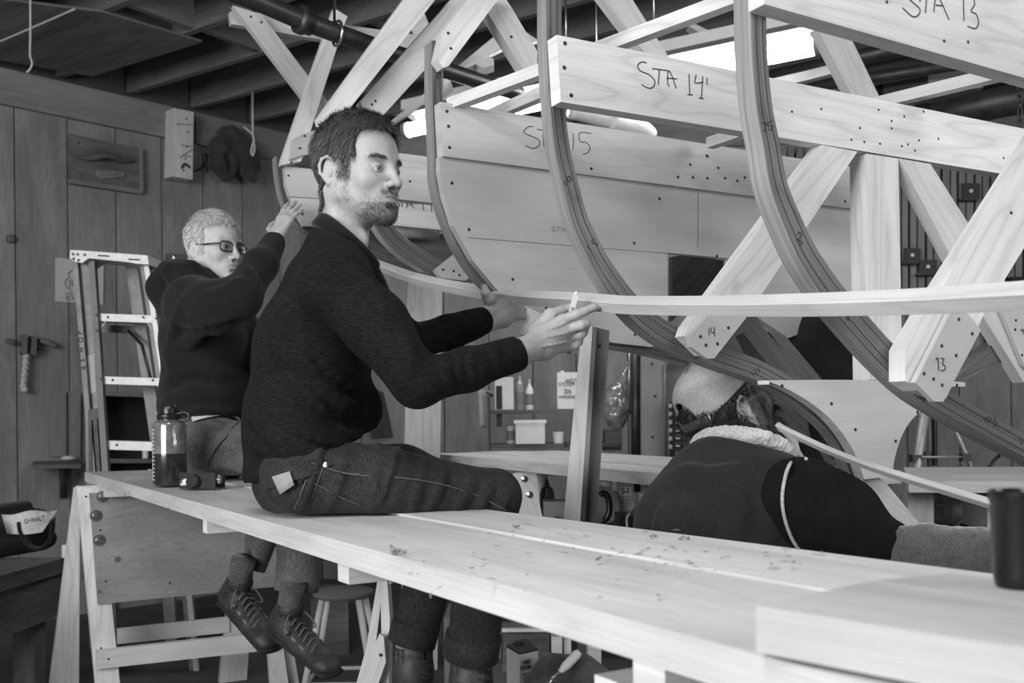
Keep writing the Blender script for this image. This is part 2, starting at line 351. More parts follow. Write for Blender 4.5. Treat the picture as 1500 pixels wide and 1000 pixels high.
# ------------------------------------------------------------------ implicit surfaces for bodies and cloth
class Sdf:
    def __init__(s, k=0.02): s.pr = []; s.k = k; s.disp = None
    def _add(s, fn, c, R, op, k): s.pr.append((fn, np.array(c, float), R, op, s.k if k is None else k)); return s
    def cap(s, a, b, ra, rb=None, op='u', k=None):
        a = np.array(a, float); b = np.array(b, float); rb = ra if rb is None else rb
        ab = b - a; L2 = max(float(ab @ ab), 1e-12)
        def fn(p):
            t = np.clip(((p - a) @ ab) / L2, 0, 1)
            d = p - a - t[:, None] * ab
            return np.sqrt((d * d).sum(1)) - (ra + (rb - ra) * t)
        return s._add(fn, (a + b) / 2, math.sqrt(L2) / 2 + max(ra, rb), op, k)
    def chain(s, pts, rads, op='u', k=None):
        for i in range(len(pts) - 1): s.cap(pts[i], pts[i + 1], rads[i], rads[i + 1], op, k)
        return s
    def ell(s, c, r, R=None, op='u', k=None):
        c = np.array(c, float); r = np.array(r, float); R = np.eye(3) if R is None else np.array(R, float)
        def fn(p):
            q = (p - c) @ R
            k0 = np.sqrt(((q / r) ** 2).sum(1)); k1 = np.sqrt(((q / (r * r)) ** 2).sum(1))
            return k0 * (k0 - 1) / np.maximum(k1, 1e-9)
        return s._add(fn, c, float(r.max()), op, k)
    def slab(s, a, b, sa, sb, side, op='u', k=None):
        """tapered capsule of elliptic section: sa=(half along side, half across) at a, sb at b"""
        a = np.array(a, float); b = np.array(b, float); ab = b - a; L2 = max(float(ab @ ab), 1e-12)
        d = ab / math.sqrt(L2); e = np.array(side, float); e = e - d * (e @ d); e /= np.linalg.norm(e); n = np.cross(d, e)
        sa = np.array(sa, float); sb = np.array(sb, float)
        def fn(p):
            t = np.clip(((p - a) @ ab) / L2, 0, 1)
            o = p - a - t[:, None] * ab
            w = sa[0] + (sb[0] - sa[0]) * t; h = sa[1] + (sb[1] - sa[1]) * t; m = (w + h) / 2 if False else np.minimum(w, h)
            x = o @ e; y = o @ n; z = o @ d
            q = np.stack([x / w, y / h, z / m], 1)
            k0 = np.sqrt((q * q).sum(1)); q2 = np.stack([x / w ** 2, y / h ** 2, z / m ** 2], 1); k1 = np.sqrt((q2 * q2).sum(1))
            return k0 * (k0 - 1) / np.maximum(k1, 1e-9)
        return s._add(fn, (a + b) / 2, math.sqrt(L2) / 2 + float(max(sa.max(), sb.max())), op, k)
    def halfspace(s, p0, n, op='s', k=0.003):
        p0 = np.array(p0, float); n = np.array(n, float); n /= np.linalg.norm(n)
        return s._add(lambda p: (p - p0) @ n, p0, 1e9, op, k)     # solid where (p-p0).n < 0
    def custom(s, fn, c, R, op='u', k=None): return s._add(fn, c, R, op, k)
    def ev(s, p, prs=None):
        d = None
        for fn, c, R, op, k in (s.pr if prs is None else prs):
            e = fn(p)
            if d is None:
                d = e if op == 'u' else np.full(len(p), 1.0)
                if op == 'u': continue
            if op == 'u':
                h = np.clip(0.5 + 0.5 * (d - e) / k, 0, 1); d = d + (e - d) * h - k * h * (1 - h)
            elif op == 's':
                e = -e; h = np.clip(0.5 - 0.5 * (d - e) / k, 0, 1); d = d + (e - d) * h + k * h * (1 - h)
            else:  # 'i' keep only inside e
                h = np.clip(0.5 - 0.5 * (d - e) / k, 0, 1); d = d + (e - d) * h + k * h * (1 - h)
        if d is None: d = np.full(len(p), 1.0)
        if s.disp is not None: d = d - s.disp(p)
        return d
    def hit(s, px, py, y0=0.5, y1=6.0, push=0.0):
        r = ray(px, py); o = np.array(CAMP); dr = np.array(r); y = y0
        for _ in range(140):
            q = (o + dr * y)[None]; d = float(s.ev(q)[0])
            if d < 0.0008: break
            y += max(d, 0.0008) * 0.7
            if y > y1: return None
        return Vector(o + dr * (y + push))
    def mesh(s, h):
        lo = np.min([c - R for f, c, R, op, k in s.pr if op == 'u' and R < 100], axis=0) - 0.03
        hi = np.max([c + R for f, c, R, op, k in s.pr if op == 'u' and R < 100], axis=0) + 0.03
        NB = 20; B = NB * h; nb = np.ceil((hi - lo) / B).astype(int)
        gx, gy, gz = np.meshgrid(*[np.arange(n) for n in nb], indexing='ij')
        cells = np.stack([gx.ravel(), gy.ravel(), gz.ravel()], 1)
        ctr = lo + (cells + 0.5) * B
        d = s.ev(ctr); keep = np.abs(d) < B * 1.25 + 0.012
        # blocks where approximate distance is unreliable: also keep when any thin primitive is near
        for f, c, R, op, k in s.pr:
            if R < 0.06: keep |= (np.linalg.norm(ctr - c, axis=1) < R + B * 0.9)
        cells = cells[keep]; ctr = ctr[keep]
        ar = np.arange(NB + 2)
        ox, oy, oz = np.meshgrid(ar, ar, ar, indexing='ij'); off = np.stack([ox.ravel(), oy.ravel(), oz.ravel()], 1)
        big = 1 << 20
        VP = []; VI = []; QF = []
        n1 = NB + 2
        for cb, cc in zip(cells, ctr):
            prs = [q for q in s.pr if q[2] > 100 or np.linalg.norm(q[1] - cc) < q[2] + B * 0.95 + q[4] * 1.5 + 0.01]
            if not prs: continue
            base = cb * NB
            p = lo + (base + off) * h
            v = s.ev(p, prs).reshape(n1, n1, n1)
            if v.min() > 0 or v.max() < 0: continue
            sg = v < 0
            # cells NB+1 per side (indices 0..NB)
            c8 = [sg[i:i + n1 - 1, j:j + n1 - 1, k:k + n1 - 1] for i in (0, 1) for j in (0, 1) for k in (0, 1)]
            tot = sum(c.astype(np.int8) for c in c8); act = (tot > 0) & (tot < 8)
            ii, jj, kk = np.nonzero(act)
            if len(ii) == 0: continue
            acc = np.zeros((len(ii), 3)); cnt = np.zeros(len(ii))
            for ax in range(3):
                for u in (0, 1):
                    for w in (0, 1):
                        o0 = [0, 0, 0]; o0[(ax + 1) % 3] = u; o0[(ax + 2) % 3] = w; o1 = list(o0); o1[ax] = 1
                        a = v[ii + o0[0], jj + o0[1], kk + o0[2]]; b = v[ii + o1[0], jj + o1[1], kk + o1[2]]
                        cr = (a < 0) != (b < 0); t = np.where(cr, a / np.where(cr, a - b, 1), 0)
                        q = np.array(o0, float)[None].repeat(len(ii), 0); q[:, ax] += t
                        acc += q * cr[:, None]; cnt += cr
            pos = acc / cnt[:, None] + np.stack([ii, jj, kk], 1)
            gi = base + np.stack([ii, jj, kk], 1)
            VP.append(lo + (base + pos) * h); VI.append((gi[:, 0] * big + gi[:, 1]) * big + gi[:, 2])
            for ax in range(3):
                o1 = [0, 0, 0]; o1[ax] = 1
                sl0 = tuple(slice(1, n1 - 1) if q != ax else slice(0, n1 - 2) for q in range(3))
                sl1 = tuple(slice(1, n1 - 1) if q != ax else slice(1, n1 - 1) for q in range(3))
                A = sg[sl0]; Bq = sg[sl1]; cr = A != Bq
                x, y, z = np.nonzero(cr)
                if len(x) == 0: continue
                st = A[x, y, z]
                e = np.stack([x, y, z], 1); add = np.array([1 if q != ax else 0 for q in range(3)]); e = e + add
                b1 = (ax + 1) % 3; b2 = (ax + 2) % 3
                quad = []
                for (du, dw) in ((0, 0), (1, 0), (1, 1), (0, 1)):
                    w_ = e.copy(); w_[:, b1] -= du; w_[:, b2] -= dw; w_ = w_ + base
                    quad.append((w_[:, 0] * big + w_[:, 1]) * big + w_[:, 2])
                qd = np.stack(quad, 1); qd[~st] = qd[~st][:, ::-1]
                QF.append(qd)
        VP = np.concatenate(VP); VI = np.concatenate(VI); QF = np.concatenate(QF)
        uid, first = np.unique(VI, return_index=True); VP = VP[first]
        QF = np.unique(QF, axis=0)
        idx = np.searchsorted(uid, QF); idx = np.clip(idx, 0, len(uid) - 1)
        ok = (uid[idx] == QF).all(1); return VP, idx[ok][:, ::-1]
def mesh_np(name, VP, QF, mat, parent=None, smooth=True):
    me = bpy.data.meshes.new(name)
    me.vertices.add(len(VP)); me.vertices.foreach_set('co', VP.astype(np.float32).ravel())
    me.loops.add(QF.size); me.loops.foreach_set('vertex_index', QF.astype(np.int32).ravel())
    me.polygons.add(len(QF)); me.polygons.foreach_set('loop_start', np.arange(0, QF.size, QF.shape[1], dtype=np.int32))
    me.polygons.foreach_set('loop_total', np.full(len(QF), QF.shape[1], dtype=np.int32)) if False else None
    me.update(calc_edges=True); me.validate()
    me.polygons.foreach_set('use_smooth', [smooth] * len(me.polygons))
    if mat: me.materials.append(mat)
    o = bpy.data.objects.new(name, me); COL.objects.link(o)
    return adopt(o, parent)
def sdf_obj(name, sdf, h, mat, parent=None):
    VP, QF = sdf.mesh(h); return mesh_np(name, VP, QF, mat, parent)
def join_np(parts):
    Vs = []; Fs = []; n = 0
    for V, Q in parts: Vs.append(V); Fs.append(Q + n); n += len(V)
    return np.concatenate(Vs), np.concatenate(Fs)
rng = np.random.default_rng(7); random.seed(7)
def lerp(a, b, t): return a + (b - a) * t
# ------------------------------------------------------------------ the room
W1 = Vector((0.6936, 0.7204, 0)).normalized(); W1N = Vector((W1.y, -W1.x, 0))       # left wall runs away to the right
def lw(px, z=0.0):
    k = ray(px, CY).x; Y = 8.04 / (0.9627 - k); return Vector((k * Y, Y, z))
CORNER = lw(470)
W2 = (Vector((3.15, 6.2, 0)) - CORNER).normalized(); W2N = Vector((W2.y, -W2.x, 0))
def onL(px, py, off=0.0): return on_plane(px, py, CORNER + W1N * off, W1N)
def onB(px, py, off=0.0): return on_plane(px, py, CORNER + W2N * off, W2N)
ZC = 3.05
fl = prism('floor', [(-7, -4, 0), (9, -4, 0), (9, 9, 0), (-7, 9, 0)], (0, 0, -0.1), SOIL, bevel=0); tag(fl, kind='structure')
# left wall: backing with vertical boards
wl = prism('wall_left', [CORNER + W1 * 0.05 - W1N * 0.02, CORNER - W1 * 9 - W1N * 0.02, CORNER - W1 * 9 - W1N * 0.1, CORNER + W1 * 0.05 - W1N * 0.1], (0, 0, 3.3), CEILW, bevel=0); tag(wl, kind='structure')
edges = [-60, 25, 102, 173, 240, 300, 358, 412, 462]
ex = [(lw(p) - CORNER).dot(W1) for p in edges]
while ex[0] > -8.5: ex.insert(0, ex[0] - 0.29)
ex.append(-0.005)
for i in range(len(ex) - 1):
    a, b = ex[i], ex[i + 1]
    if b - a < 0.02: continue
    q = [CORNER + W1 * (a + 0.004) + W1N * 0.002 * (i % 3), CORNER + W1 * (b - 0.004) + W1N * 0.002 * (i % 3)]
    prism('board', [q[0], q[1], q[1] - W1N * 0.02, q[0] - W1N * 0.02], (0, 0, 3.0), WALLW, wl, grain=(0, 0, 1), bevel=0.003)
wb = prism('wall_back', [CORNER - W2 * 0.05 - W2N * 0.02, CORNER + W2 * 9 - W2N * 0.02, CORNER + W2 * 9 - W2N * 0.1, CORNER - W2 * 0.05 - W2N * 0.1], (0, 0, 3.3), CEILW, bevel=0); tag(wb, kind='structure')
s = 0.0; i = 0
while s < 7.6:
    w_ = (0.29, 0.34, 0.25, 0.31, 0.30)[i % 5]
    q = [CORNER + W2 * (s + 0.004) + W2N * 0.002 * (i % 3), CORNER + W2 * (s + w_ - 0.004) + W2N * 0.002 * (i % 3)]
    prism('board', [q[0], q[1], q[1] - W2N * 0.02, q[0] - W2N * 0.02], (0, 0, 3.0), WALLW, wb, grain=(0, 0, 1), bevel=0.003); s += w_; i += 1
# far side walls that close the room outside the frame
for nm, a, b in (('wall_right', (8.2, -3.8), (8.2, 6.5)), ('wall_front', (-6.8, -3.9), (8.2, -3.9))):
    a = Vector((a[0], a[1], 0)); b = Vector((b[0], b[1], 0)); n = (b - a).cross(Vector((0, 0, 1))).normalized()
    o = prism(nm, [a, b, b + n * 0.1, a + n * 0.1], (0, 0, 3.3), TRIMW, bevel=0); tag(o, kind='structure')
# plate boards along the top of the left wall
tr = prism('trim_1', [CORNER - W1 * 8.5 + W1N * 0.003, onL(248, 175) * 1.0 * Vector((1, 1, 0)) + W1N * 0.003, onL(248, 175) * Vector((1, 1, 0)) + W1N * 0.035, CORNER - W1 * 8.5 + W1N * 0.035], (0, 0, 0.195), TRIMW, grain=W1); tr.location.z = 2.83
tag(tr, kind='structure')
tr = prism('trim_2', [onL(283, 175) * Vector((1, 1, 0)) + W1N * 0.003, CORNER + W1N * 0.003, CORNER + W1N * 0.035, onL(283, 175) * Vector((1, 1, 0)) + W1N * 0.035], (0, 0, 0.195), TRIMW, grain=W1); tr.location.z = 2.83
tag(tr, kind='structure')
tr = prism('trim_3', [CORNER + W2N * 0.003, CORNER + W2 * 8 + W2N * 0.003, CORNER + W2 * 8 + W2N * 0.035, CORNER + W2N * 0.035], (0, 0, 0.195), TRIMW, grain=W2); tr.location.z = 2.83
tag(tr, kind='structure')
# ceiling deck and joists
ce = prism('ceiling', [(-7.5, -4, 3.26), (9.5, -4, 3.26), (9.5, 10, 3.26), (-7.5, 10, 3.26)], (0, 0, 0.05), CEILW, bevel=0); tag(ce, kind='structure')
JD = Vector((0.832, -0.555, 0)).normalized(); JN = Vector((0.555, 0.832, 0)).normalized()
def clipline(c):
    """ends of the joist line JN.p = c inside the room"""
    p = JN * c
    tl = (CORNER - p).dot(W1N) / JD.dot(W1N)                # left wall
    t0 = tl
    tb = (CORNER - p).dot(W2N) / JD.dot(W2N) if abs(JD.dot(W2N)) > .01 else 99
    return p, t0, tb
for k in range(-7, 12):
    c = 3.74 + 0.406 * k
    p, t0, tb = clipline(c)
    a = p + JD * max(t0, tb if (p + JD * tb).x > CORNER.x else t0)
    b = a + JD * 7.5
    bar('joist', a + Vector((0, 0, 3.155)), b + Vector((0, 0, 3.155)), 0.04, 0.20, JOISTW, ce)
# solid blocking between two joists
def blocking(px, py, z=3.155):
    q = PZ(px, py, 3.06); c = q.dot(JN); k = round((c - 3.74) / 0.406 - 0.5); m = 3.74 + 0.406 * (k + 0.5)
    t = q.dot(JD); a = JN * (m - 0.183) + JD * t; b = JN * (m + 0.183) + JD * t
    bar('blocking', Vector((a.x, a.y, z)), Vector((b.x, b.y, z)), 0.04, 0.19, JOISTW, ce)
for q in ((155, 20), (285, 45), (375, 75), (560, 40)): blocking(*q)
# stained plywood sheet nailed under the joists in the left corner
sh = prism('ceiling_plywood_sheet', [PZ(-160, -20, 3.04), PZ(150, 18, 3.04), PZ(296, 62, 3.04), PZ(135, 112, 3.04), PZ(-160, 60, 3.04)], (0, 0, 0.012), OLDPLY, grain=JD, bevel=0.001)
tag(sh, 'water-stained plywood sheet nailed under the dark ceiling joists', 'plywood')
# cord strung under the plywood and two hanging strings
def cord(name, pts, r, label, mat=ROPE, cat='string'):
    o = tube(name, catmull(pts, 6), r, mat, n=6); tag(o, label, cat); return o
cord('strung_cord', [PZ(-40, 77, 2.98), PZ(30, 48, 3.0), PZ(110, 13, 3.03)], 0.005, 'thin pale cord strung across under the stained plywood sheet')
cord('hanging_string', [P(44, -40, 4.4), P(44.5, 40, 4.4), P(44, 80, 4.4), P(47, 92, 4.4), P(44, 101, 4.4), P(39, 106, 4.4)], 0.0045, 'white string with a curled end hanging near the left edge')
ls = cord('looped_string', [PZ(370, 134, 3.05) , P(370, 160, 5.75), P(370.5, 196, 5.75), P(372, 205, 5.75), P(369, 216, 5.75), P(368, 224, 5.75), P(371, 227, 5.75), P(373, 216, 5.75), P(371, 206, 5.75)], 0.0065, 'white string with a looped end hanging before the gloves')
adopt(tube('loose_end', catmull([P(371, 198, 5.75), P(366, 193, 5.75), P(360, 188, 5.75), P(357, 186, 5.75)], 4), 0.006, ROPE, n=6), ls)

# ------------------------------------------------------------------ fluorescent fixtures under the ceiling
zf = 2.55
def fixture(pa, pb, label):
    A = PZ(pa[0], pa[1], zf); B = PZ(pb[0], pb[1], zf); d = (B - A).normalized(); s_ = d.cross(Vector((0, 0, 1)))
    t = thing('ceiling_light', label, 'ceiling light', 'tube lights above the boat', (A + B) / 2)
    tb = tube('tube', [A + d * 0.02, B - d * 0.02], 0.034, TUBEON, t, n=14)
    z = Vector((0, 0, 1))
    prism('reflector', [A - s_ * 0.11 + z * .045, A - s_ * 0.05 + z * .085, A + s_ * 0.05 + z * .085, A + s_ * 0.11 + z * .045, A + s_ * 0.112 + z * .049, A + s_ * 0.05 + z * .09, A - s_ * 0.05 + z * .09, A - s_ * 0.112 + z * .049], B - A, MIDP, t, grain=d, bevel=0)
    bar('housing', A + z * .115, B + z * .115, 0.09, 0.05, WHITEP, t)
    for q in (A, B):
        lathe('end_cap', q - d * 0.012, [(0.0, 0), (0.04, 0), (0.04, 0.024), (0, 0.024)], MIDP, t, n=16, axis=d)
    for f_ in (0.2, 0.8):
        q = A.lerp(B, f_); tube('hanger', [q + z * .13, Vector((q.x, q.y, 3.2))], 0.004, STEEL, t, n=6)
    return t
PA = (596, 191); PB = (897, 128); PC = (905, 126.5); PD = (1199, 67)
fixture(PA, PB, 'lit tube light over the stern end, partly behind the frames')
fixture(PC, PD, 'lit tube light whose end shows right of the middle frame')

# ------------------------------------------------------------------ pipes under the ceiling
pt = thing('iron_pipe', 'black iron pipe with a coupling slung in front of the stern braces', 'pipe', loc=P(450, 35, 3.05))
pp = [P(230, -52, 2.80), P(360, -5, 2.95), P(429, 24, 3.03), P(486, 46, 3.10), P(570, 76, 3.30), P(700, 118, 3.75), P(760, 137, 4.0)]
tube('run', catmull(pp, 3), 0.029, BLACKPIPE, pt, n=16)
d_ = (pp[3] - pp[2]).normalized()
tube('coupling', [P(437, 27.5, 3.035), P(446, 31, 3.05), P(447, 31.5, 3.052), P(457, 35, 3.065)], [0.043, 0.043, 0.037, 0.037], BLACKPIPE, pt, n=16)
tube('hanger_ring', [P(494, 49, 3.115) + (Vector((0, 0, 1)) * math.cos(t) + d_.cross(Vector((0, 0, 1))) * math.sin(t)) * 0.037 for t in np.linspace(0, 6.28, 20)[:-1]], 0.0045, STEEL, pt, n=6, closed=True)
q_ = P(490, 33, 3.115); tube('hanger_rod', [q_, Vector((q_.x, q_.y, 3.1))], 0.005, SCREW, pt, n=6)
pv = thing('white_pipe', 'short pale plastic pipe with an elbow behind the second beam', 'pipe', loc=P(890, 175, 4.2))
tube('run', catmull([P(836, 161, 4.1), P(870, 170, 4.15), P(905, 180, 4.2)], 4), 0.035, WHITEP, pv, n=14)
tube('hanger', [P(875, 172, 4.16), PZ(875, 172, 4.16) if False else P(875, 172, 4.16) + Vector((0, 0, .9))], .004, STEEL, pv, n=6)
tube('elbow', catmull([P(893, 177, 4.18), P(915, 184, 4.22), P(935, 188, 4.25), P(950, 200, 4.3)], 4), 0.043, WHITEP, pv, n=14)
for (a, b, r, lab) in (((1130, 112), (1400, 52), 0.035, 'upper dark duct pipe behind the leaning brace at right'), ((1150, 133), (1420, 92), 0.028, 'lower thin dark duct pipe behind the leaning brace at right'), ((1330, 178), (1560, 130), 0.075, 'thick dark duct under the ceiling at the right edge')):
    o = tube('duct_pipe', [P(a[0], a[1], 5.2), P(b[0], b[1], 4.6)], r, BLACKPIPE, n=16); tag(o, lab, 'pipe')
o = prism('ceiling_vent_box', [P(1360, 95, 4.9), P(1440, 88, 4.8), P(1440, 128, 4.8), P(1360, 138, 4.9)], (0.1, 0.25, 0), MIDP, bevel=0.003); tag(o, 'dark metal box between the duct pipes at upper right', 'box')
for a, b in (((1060, 98), (1290, 40)), ((1100, 122), (1330, 66))):
    pass
# pale boards running under the joists above the boat
CB = [([(976, 74), (1090, 50), (1090, 62), (980, 84)], 'thin pale lath under the joists behind the middle frame', 4.5),
      ([(1008, 38), (1014, 33), (1060, 55), (1058, 62), (1050, 62)], 'short pale cleat under the joists left of the middle frame', 4.4),
      ([(1120, 118), (1245, 88), (1250, 100), (1150, 125)], 'grey board under the joists beneath the tube light end', 4.6),
      ([(1020, 68), (1045, 80), (1034, 84), (1018, 74)], 'small pale block under the lath beside the middle frame', 4.4)]
for pts, lab, Y in CB:
    o = prism('ceiling_batten', [P(x, y, Y) for x, y in pts], (0, 0.06, 0), PINE2, bevel=0.001); tag(o, lab, 'board')
ch = thing('chain', 'dark chain hanging under the ceiling at the right edge', 'chain', loc=P(1494, 125, 3.6))
for i in range(8):
    c = P(1494, 118 + i * 9, 3.6); a_ = Vector((1, 0, 0)) if i % 2 else Vector((0, 1, 0))
    tube('link', [c + a_ * 0.008 * math.cos(t) + Vector((0, 0, 1)) * 0.016 * math.sin(t) for t in np.linspace(0, 6.28, 13)[:-1]], 0.003, BLACKPIPE, ch, n=6, closed=True)
# ------------------------------------------------------------------ the boat: station moulds, laminated frames, braces
def sp(st, pts, off=0.0): return [S(st, x, y, off) for x, y in pts]
def plate(name, st, pts, thick, mat, parent, off=0.0, grain=None, bevel=0.0012):
    return prism(name, sp(st, pts, off), AA * thick, mat, parent, grain=grain, bevel=bevel)
def screws(st, pts, parent, off=0.0, r=0.0042):
    for x, y in pts: screw(S(st, x, y, off), -AA, parent, r)
def pen(name, st, strokes, parent, off=0.0, w=0.0022, mat=INK):
    return ribbon(name, [catmull([S(st, x, y, off) for x, y in s_], 4) if len(s_) > 2 else [S(st, x, y, off) for x, y in s_] for s_ in strokes], -AA, w, mat, parent)
def z(ox, oy, sc, strokes): return [[(ox + x / sc, oy + y / sc) for x, y in s_] for s_ in strokes]
LUM = 0.038
# --- station 15
m15 = thing('boat_mould', 'large plywood station mould marked STA 15, wide board along its top', 'mould', 'station moulds of the boat', S(15, 900, 400))
plate('top_board', 15, [(645, 149), (1258, 246), (1258, 307), (649.5, 228.5)], LUM, PINE2, m15, grain=BB)
plate('plywood_panel', 15, [(644, 229), (1256, 307), (1256, 452), (1205, 475), (1155, 495), (1118, 470), (1068, 430), (1068, 378), (978, 370), (978, 492), (968, 500), (955, 508), (900, 502), (860, 492), (830, 481), (785, 462), (752, 444), (727, 423), (692, 381), (664, 330), (650, 285), (644, 250)], 0.024, PLY, m15, off=-0.012, grain=BB)
screws(15, [(654.6, 163), (657, 185), (658.5, 216), (866, 247), (1035, 228), (1011, 241), (993, 259), (1015, 260), (1036, 261), (1062, 261), (1080, 265), (1036.5, 229), (1052, 246), (1091, 260), (1238, 295)], m15, 0, 0.0045)
screws(15, [(662, 268), (687, 336), (751, 409), (966, 291), (929, 356), (930, 490), (800, 450), (1187, 475), (1050, 375)], m15, -0.012, 0.0045)
pen('lettering', 15, z(600, 140, 3.333, [[(603, 152), (580, 152), (560, 170), (562, 185), (600, 200), (632, 220), (630, 245), (600, 258), (565, 243)], [(620, 165), (680, 172)], [(650, 168), (655, 250)],
    [(797, 185), (800, 225), (795, 265)], [(887, 185), (830, 182), (832, 225), (858, 228), (880, 250), (870, 278), (845, 285)], [(700, 180), (690, 255)], [(700, 180), (725, 255)]]), m15)
pen('pencil_line', 15, [[(686, 348), (978, 371)], [(1022, 276), (1022, 362)]], m15, off=-0.012, w=0.0014, mat=PENCIL)
pen('pencil_note', 15, z(600, 140, 3.333, [[(712, 640), (692, 648), (710, 658), (695, 663)], [(715, 645), (738, 642)], [(726, 643), (722, 664)], [(740, 662), (748, 643), (752, 662)], [(757, 662), (760, 645), (770, 648), (760, 655), (768, 663)]]), m15, off=-0.012, w=0.0012, mat=PENCIL)
plate('upper_brace', 15, [(649, 47), (690, -8), (735, -8), (657, 97), (649, 99), (640, 86)], LUM, PINE, m15, grain=S(15, 690, 0) - S(15, 649, 60))
screws(15, [(656.5, 48.5), (660.5, 71)], m15)
plate('inner_brace', 15, [(722, 6), (737, -8), (750, 12), (787, 75), (787, 104), (768, 105), (715, 20)], LUM, PINE2, m15, off=-0.05, grain=S(15, 787, 90) - S(15, 730, 0))
plate('inner_brace', 15, [(1198, 42), (1245, 52), (1292, 150), (1254, 150)], LUM, PINE2, m15, off=-0.04, grain=S(15, 1288, 142) - S(15, 1245, 52))
plate('inner_brace', 15, [(880, -8), (922, -8), (985, 92), (948, 82)], LUM, PINE2, m15, off=-0.04, grain=S(15, 980, 90) - S(15, 920, 0))
screws(15, [(749, 54), (1262, 95)], m15, -0.05)
# --- station 14
m14 = thing('boat_mould', 'station mould marked STA 14 with crossing braces and centre post', 'mould', 'station moulds of the boat', S(14, 1250, 300))
plate('cross_beam', 14, [(815.5, 51), (1530, 194.5), (1530, 264.5), (821.5, 149)], LUM, PINE, m14, grain=BB)
plate('centre_post', 14, [(1269, 225), (1316, 232), (1322, 556), (1274, 556)], 0.055, PINE, m14, off=-0.004, grain=(0, 0, 1))
plate('brace', 14, [(1203, 212), (1256, 222), (1092, 466), (1042, 522), (1032, 520), (1003, 492), (1008, 478)], 0.036, PINE, m14, off=-0.001, grain=S(14, 1230, 218) - S(14, 1050, 440))
plate('brace', 14, [(1317, 232), (1363, 240), (1535, 510), (1500, 560), (1440, 463)], 0.036, PINE2, m14, off=-0.001, grain=S(14, 1345, 240) - S(14, 1500, 500))
plate('numbered_plate', 14, [(1008, 494), (1040, 459), (1098, 459), (1046, 525), (1036, 525), (1012, 508)], 0.012, PLY, m14, off=0.012)
plate('numbered_plate', 14, [(1466, 452), (1500, 440), (1535, 470), (1535, 570), (1500, 535)], 0.012, PLY, m14, off=0.012)
screws(14, [(827.5, 63.5), (826.5, 99), (836.5, 139.5)], m14, 0, 0.0045)
screws(14, [(x, y) for x, y in [(1287, 161), (1306, 177), (1306, 188), (1324.5, 170.5), (1353, 163.5), (1259.5, 187.5), (1247, 204.5), (1266, 208), (1289, 210.5), (1321, 214), (1330, 211.5), (1340, 220.5), (1346, 205.5), (1374.5, 203), (1470, 231.5), (1160, 163.5), (1203, 159.5)]], m14, 0, 0.0032)
screws(14, [(1026, 493), (1034, 505.5), (1051, 503.5), (1067, 480)], m14, 0.012)
screws(14, [(1488, 469), (1487, 482.5), (1497, 520)], m14, 0.012)
pen('lettering', 14, z(700, 0, 3.333, [[(823, 308), (800, 303), (780, 318), (790, 345), (835, 365), (862, 395), (855, 425), (830, 430), (797, 412)],
    [(850, 335), (925, 345)], [(885, 340), (880, 415)], [(932, 425), (925, 395), (930, 345), (950, 380), (967, 433)], [(920, 382), (972, 385)],
    [(1030, 362), (1033, 460)], [(1022, 462), (1048, 464)], [(1065, 365), (1060, 405), (1100, 400)], [(1097, 372), (1090, 480)], [(1078, 478), (1102, 482)], [(1117, 380), (1119, 415)]]), m14, w=0.0024)
pen('lettering', 14, z(680, 400, 3.333, [[(1193, 270), (1195, 305)], [(1205, 263), (1205, 290), (1222, 288)], [(1218, 262), (1222, 310)]]), m14, off=0.012, w=0.0022)
pen('lettering', 14, z(1300, 400, 7.5, [[(1460, 640), (1475, 610), (1478, 650)], [(1487, 615), (1485, 640), (1500, 640)], [(1497, 612), (1492, 680)]]), m14, off=0.012, w=0.0018)
# lower centre piece with hollow sides
arc1 = [(1120, 557), (1150, 568), (1185, 588), (1215, 612), (1238, 640), (1254, 668), (1266, 702)]
arc2 = [(1309, 697), (1309, 680), (1315, 655), (1325, 630), (1342, 608), (1362, 597)]
lp = thing('keel_mould', 'plywood centre piece with hollow curved sides below the numbered frames', 'mould', 'station moulds of the boat', S(14, 1280, 620))
plate('plywood_panel', 14, [tuple(v)[:2] for v in catmull([(x_, y_, 0) for x_, y_ in arc1], 4)] + [tuple(v)[:2] for v in catmull([(x_, y_, 0) for x_, y_ in arc2], 4)] + [(1395, 566), (1414, 566), (1414, 560), (1380, 557), (1200, 556)], 0.030, PLY, lp, off=-0.002, grain=BB)
screws(14, [(1145.5, 565), (1218, 591), (1253, 629), (1344, 603.5), (1312, 646), (1277, 685.5), (1401.5, 564)], lp, -0.002, 0.0045)
plate('end_block', 14, [(1118, 557), (1127, 557), (1127, 563), (1119, 563)], 0.02, WHITEP, lp, off=0.004)
# --- station 13
m13 = thing('boat_mould', 'nearest station mould marked STA 13 with broad braces at right', 'mould', 'station moulds of the boat', S(13, 1300, 50))
plate('cross_beam', 13, [(1118, -125), (1560, 10), (1560, 131), (1120, 6)], LUM, PINE, m13, grain=BB)
plate('brace', 13, [(1362, 450), (1560, 135), (1640, 150), (1505, 355), (1442, 458), (1386, 583), (1346, 572), (1326, 558), (1326, 512)], 0.036, PINE, m13, off=-0.001, grain=S(13, 1530, 180) - S(13, 1350, 510))
plate('numbered_plate', 13, [(1341, 560), (1392, 458), (1404, 450), (1418, 460), (1437, 483), (1382, 588), (1369, 588)], 0.012, PLY, m13, off=0.012)
screws(13, [(1404.5, 467.5), (1424, 488.5), (1379.5, 506.5), (1400.5, 520.5), (1353.5, 547), (1367.5, 555), (1380, 564)], m13, 0.012, 0.0035)
screws(13, [(1383, 60), (1418, 61.5), (1481.5, 311.5), (1299, 3)], m13, 0, 0.0032)
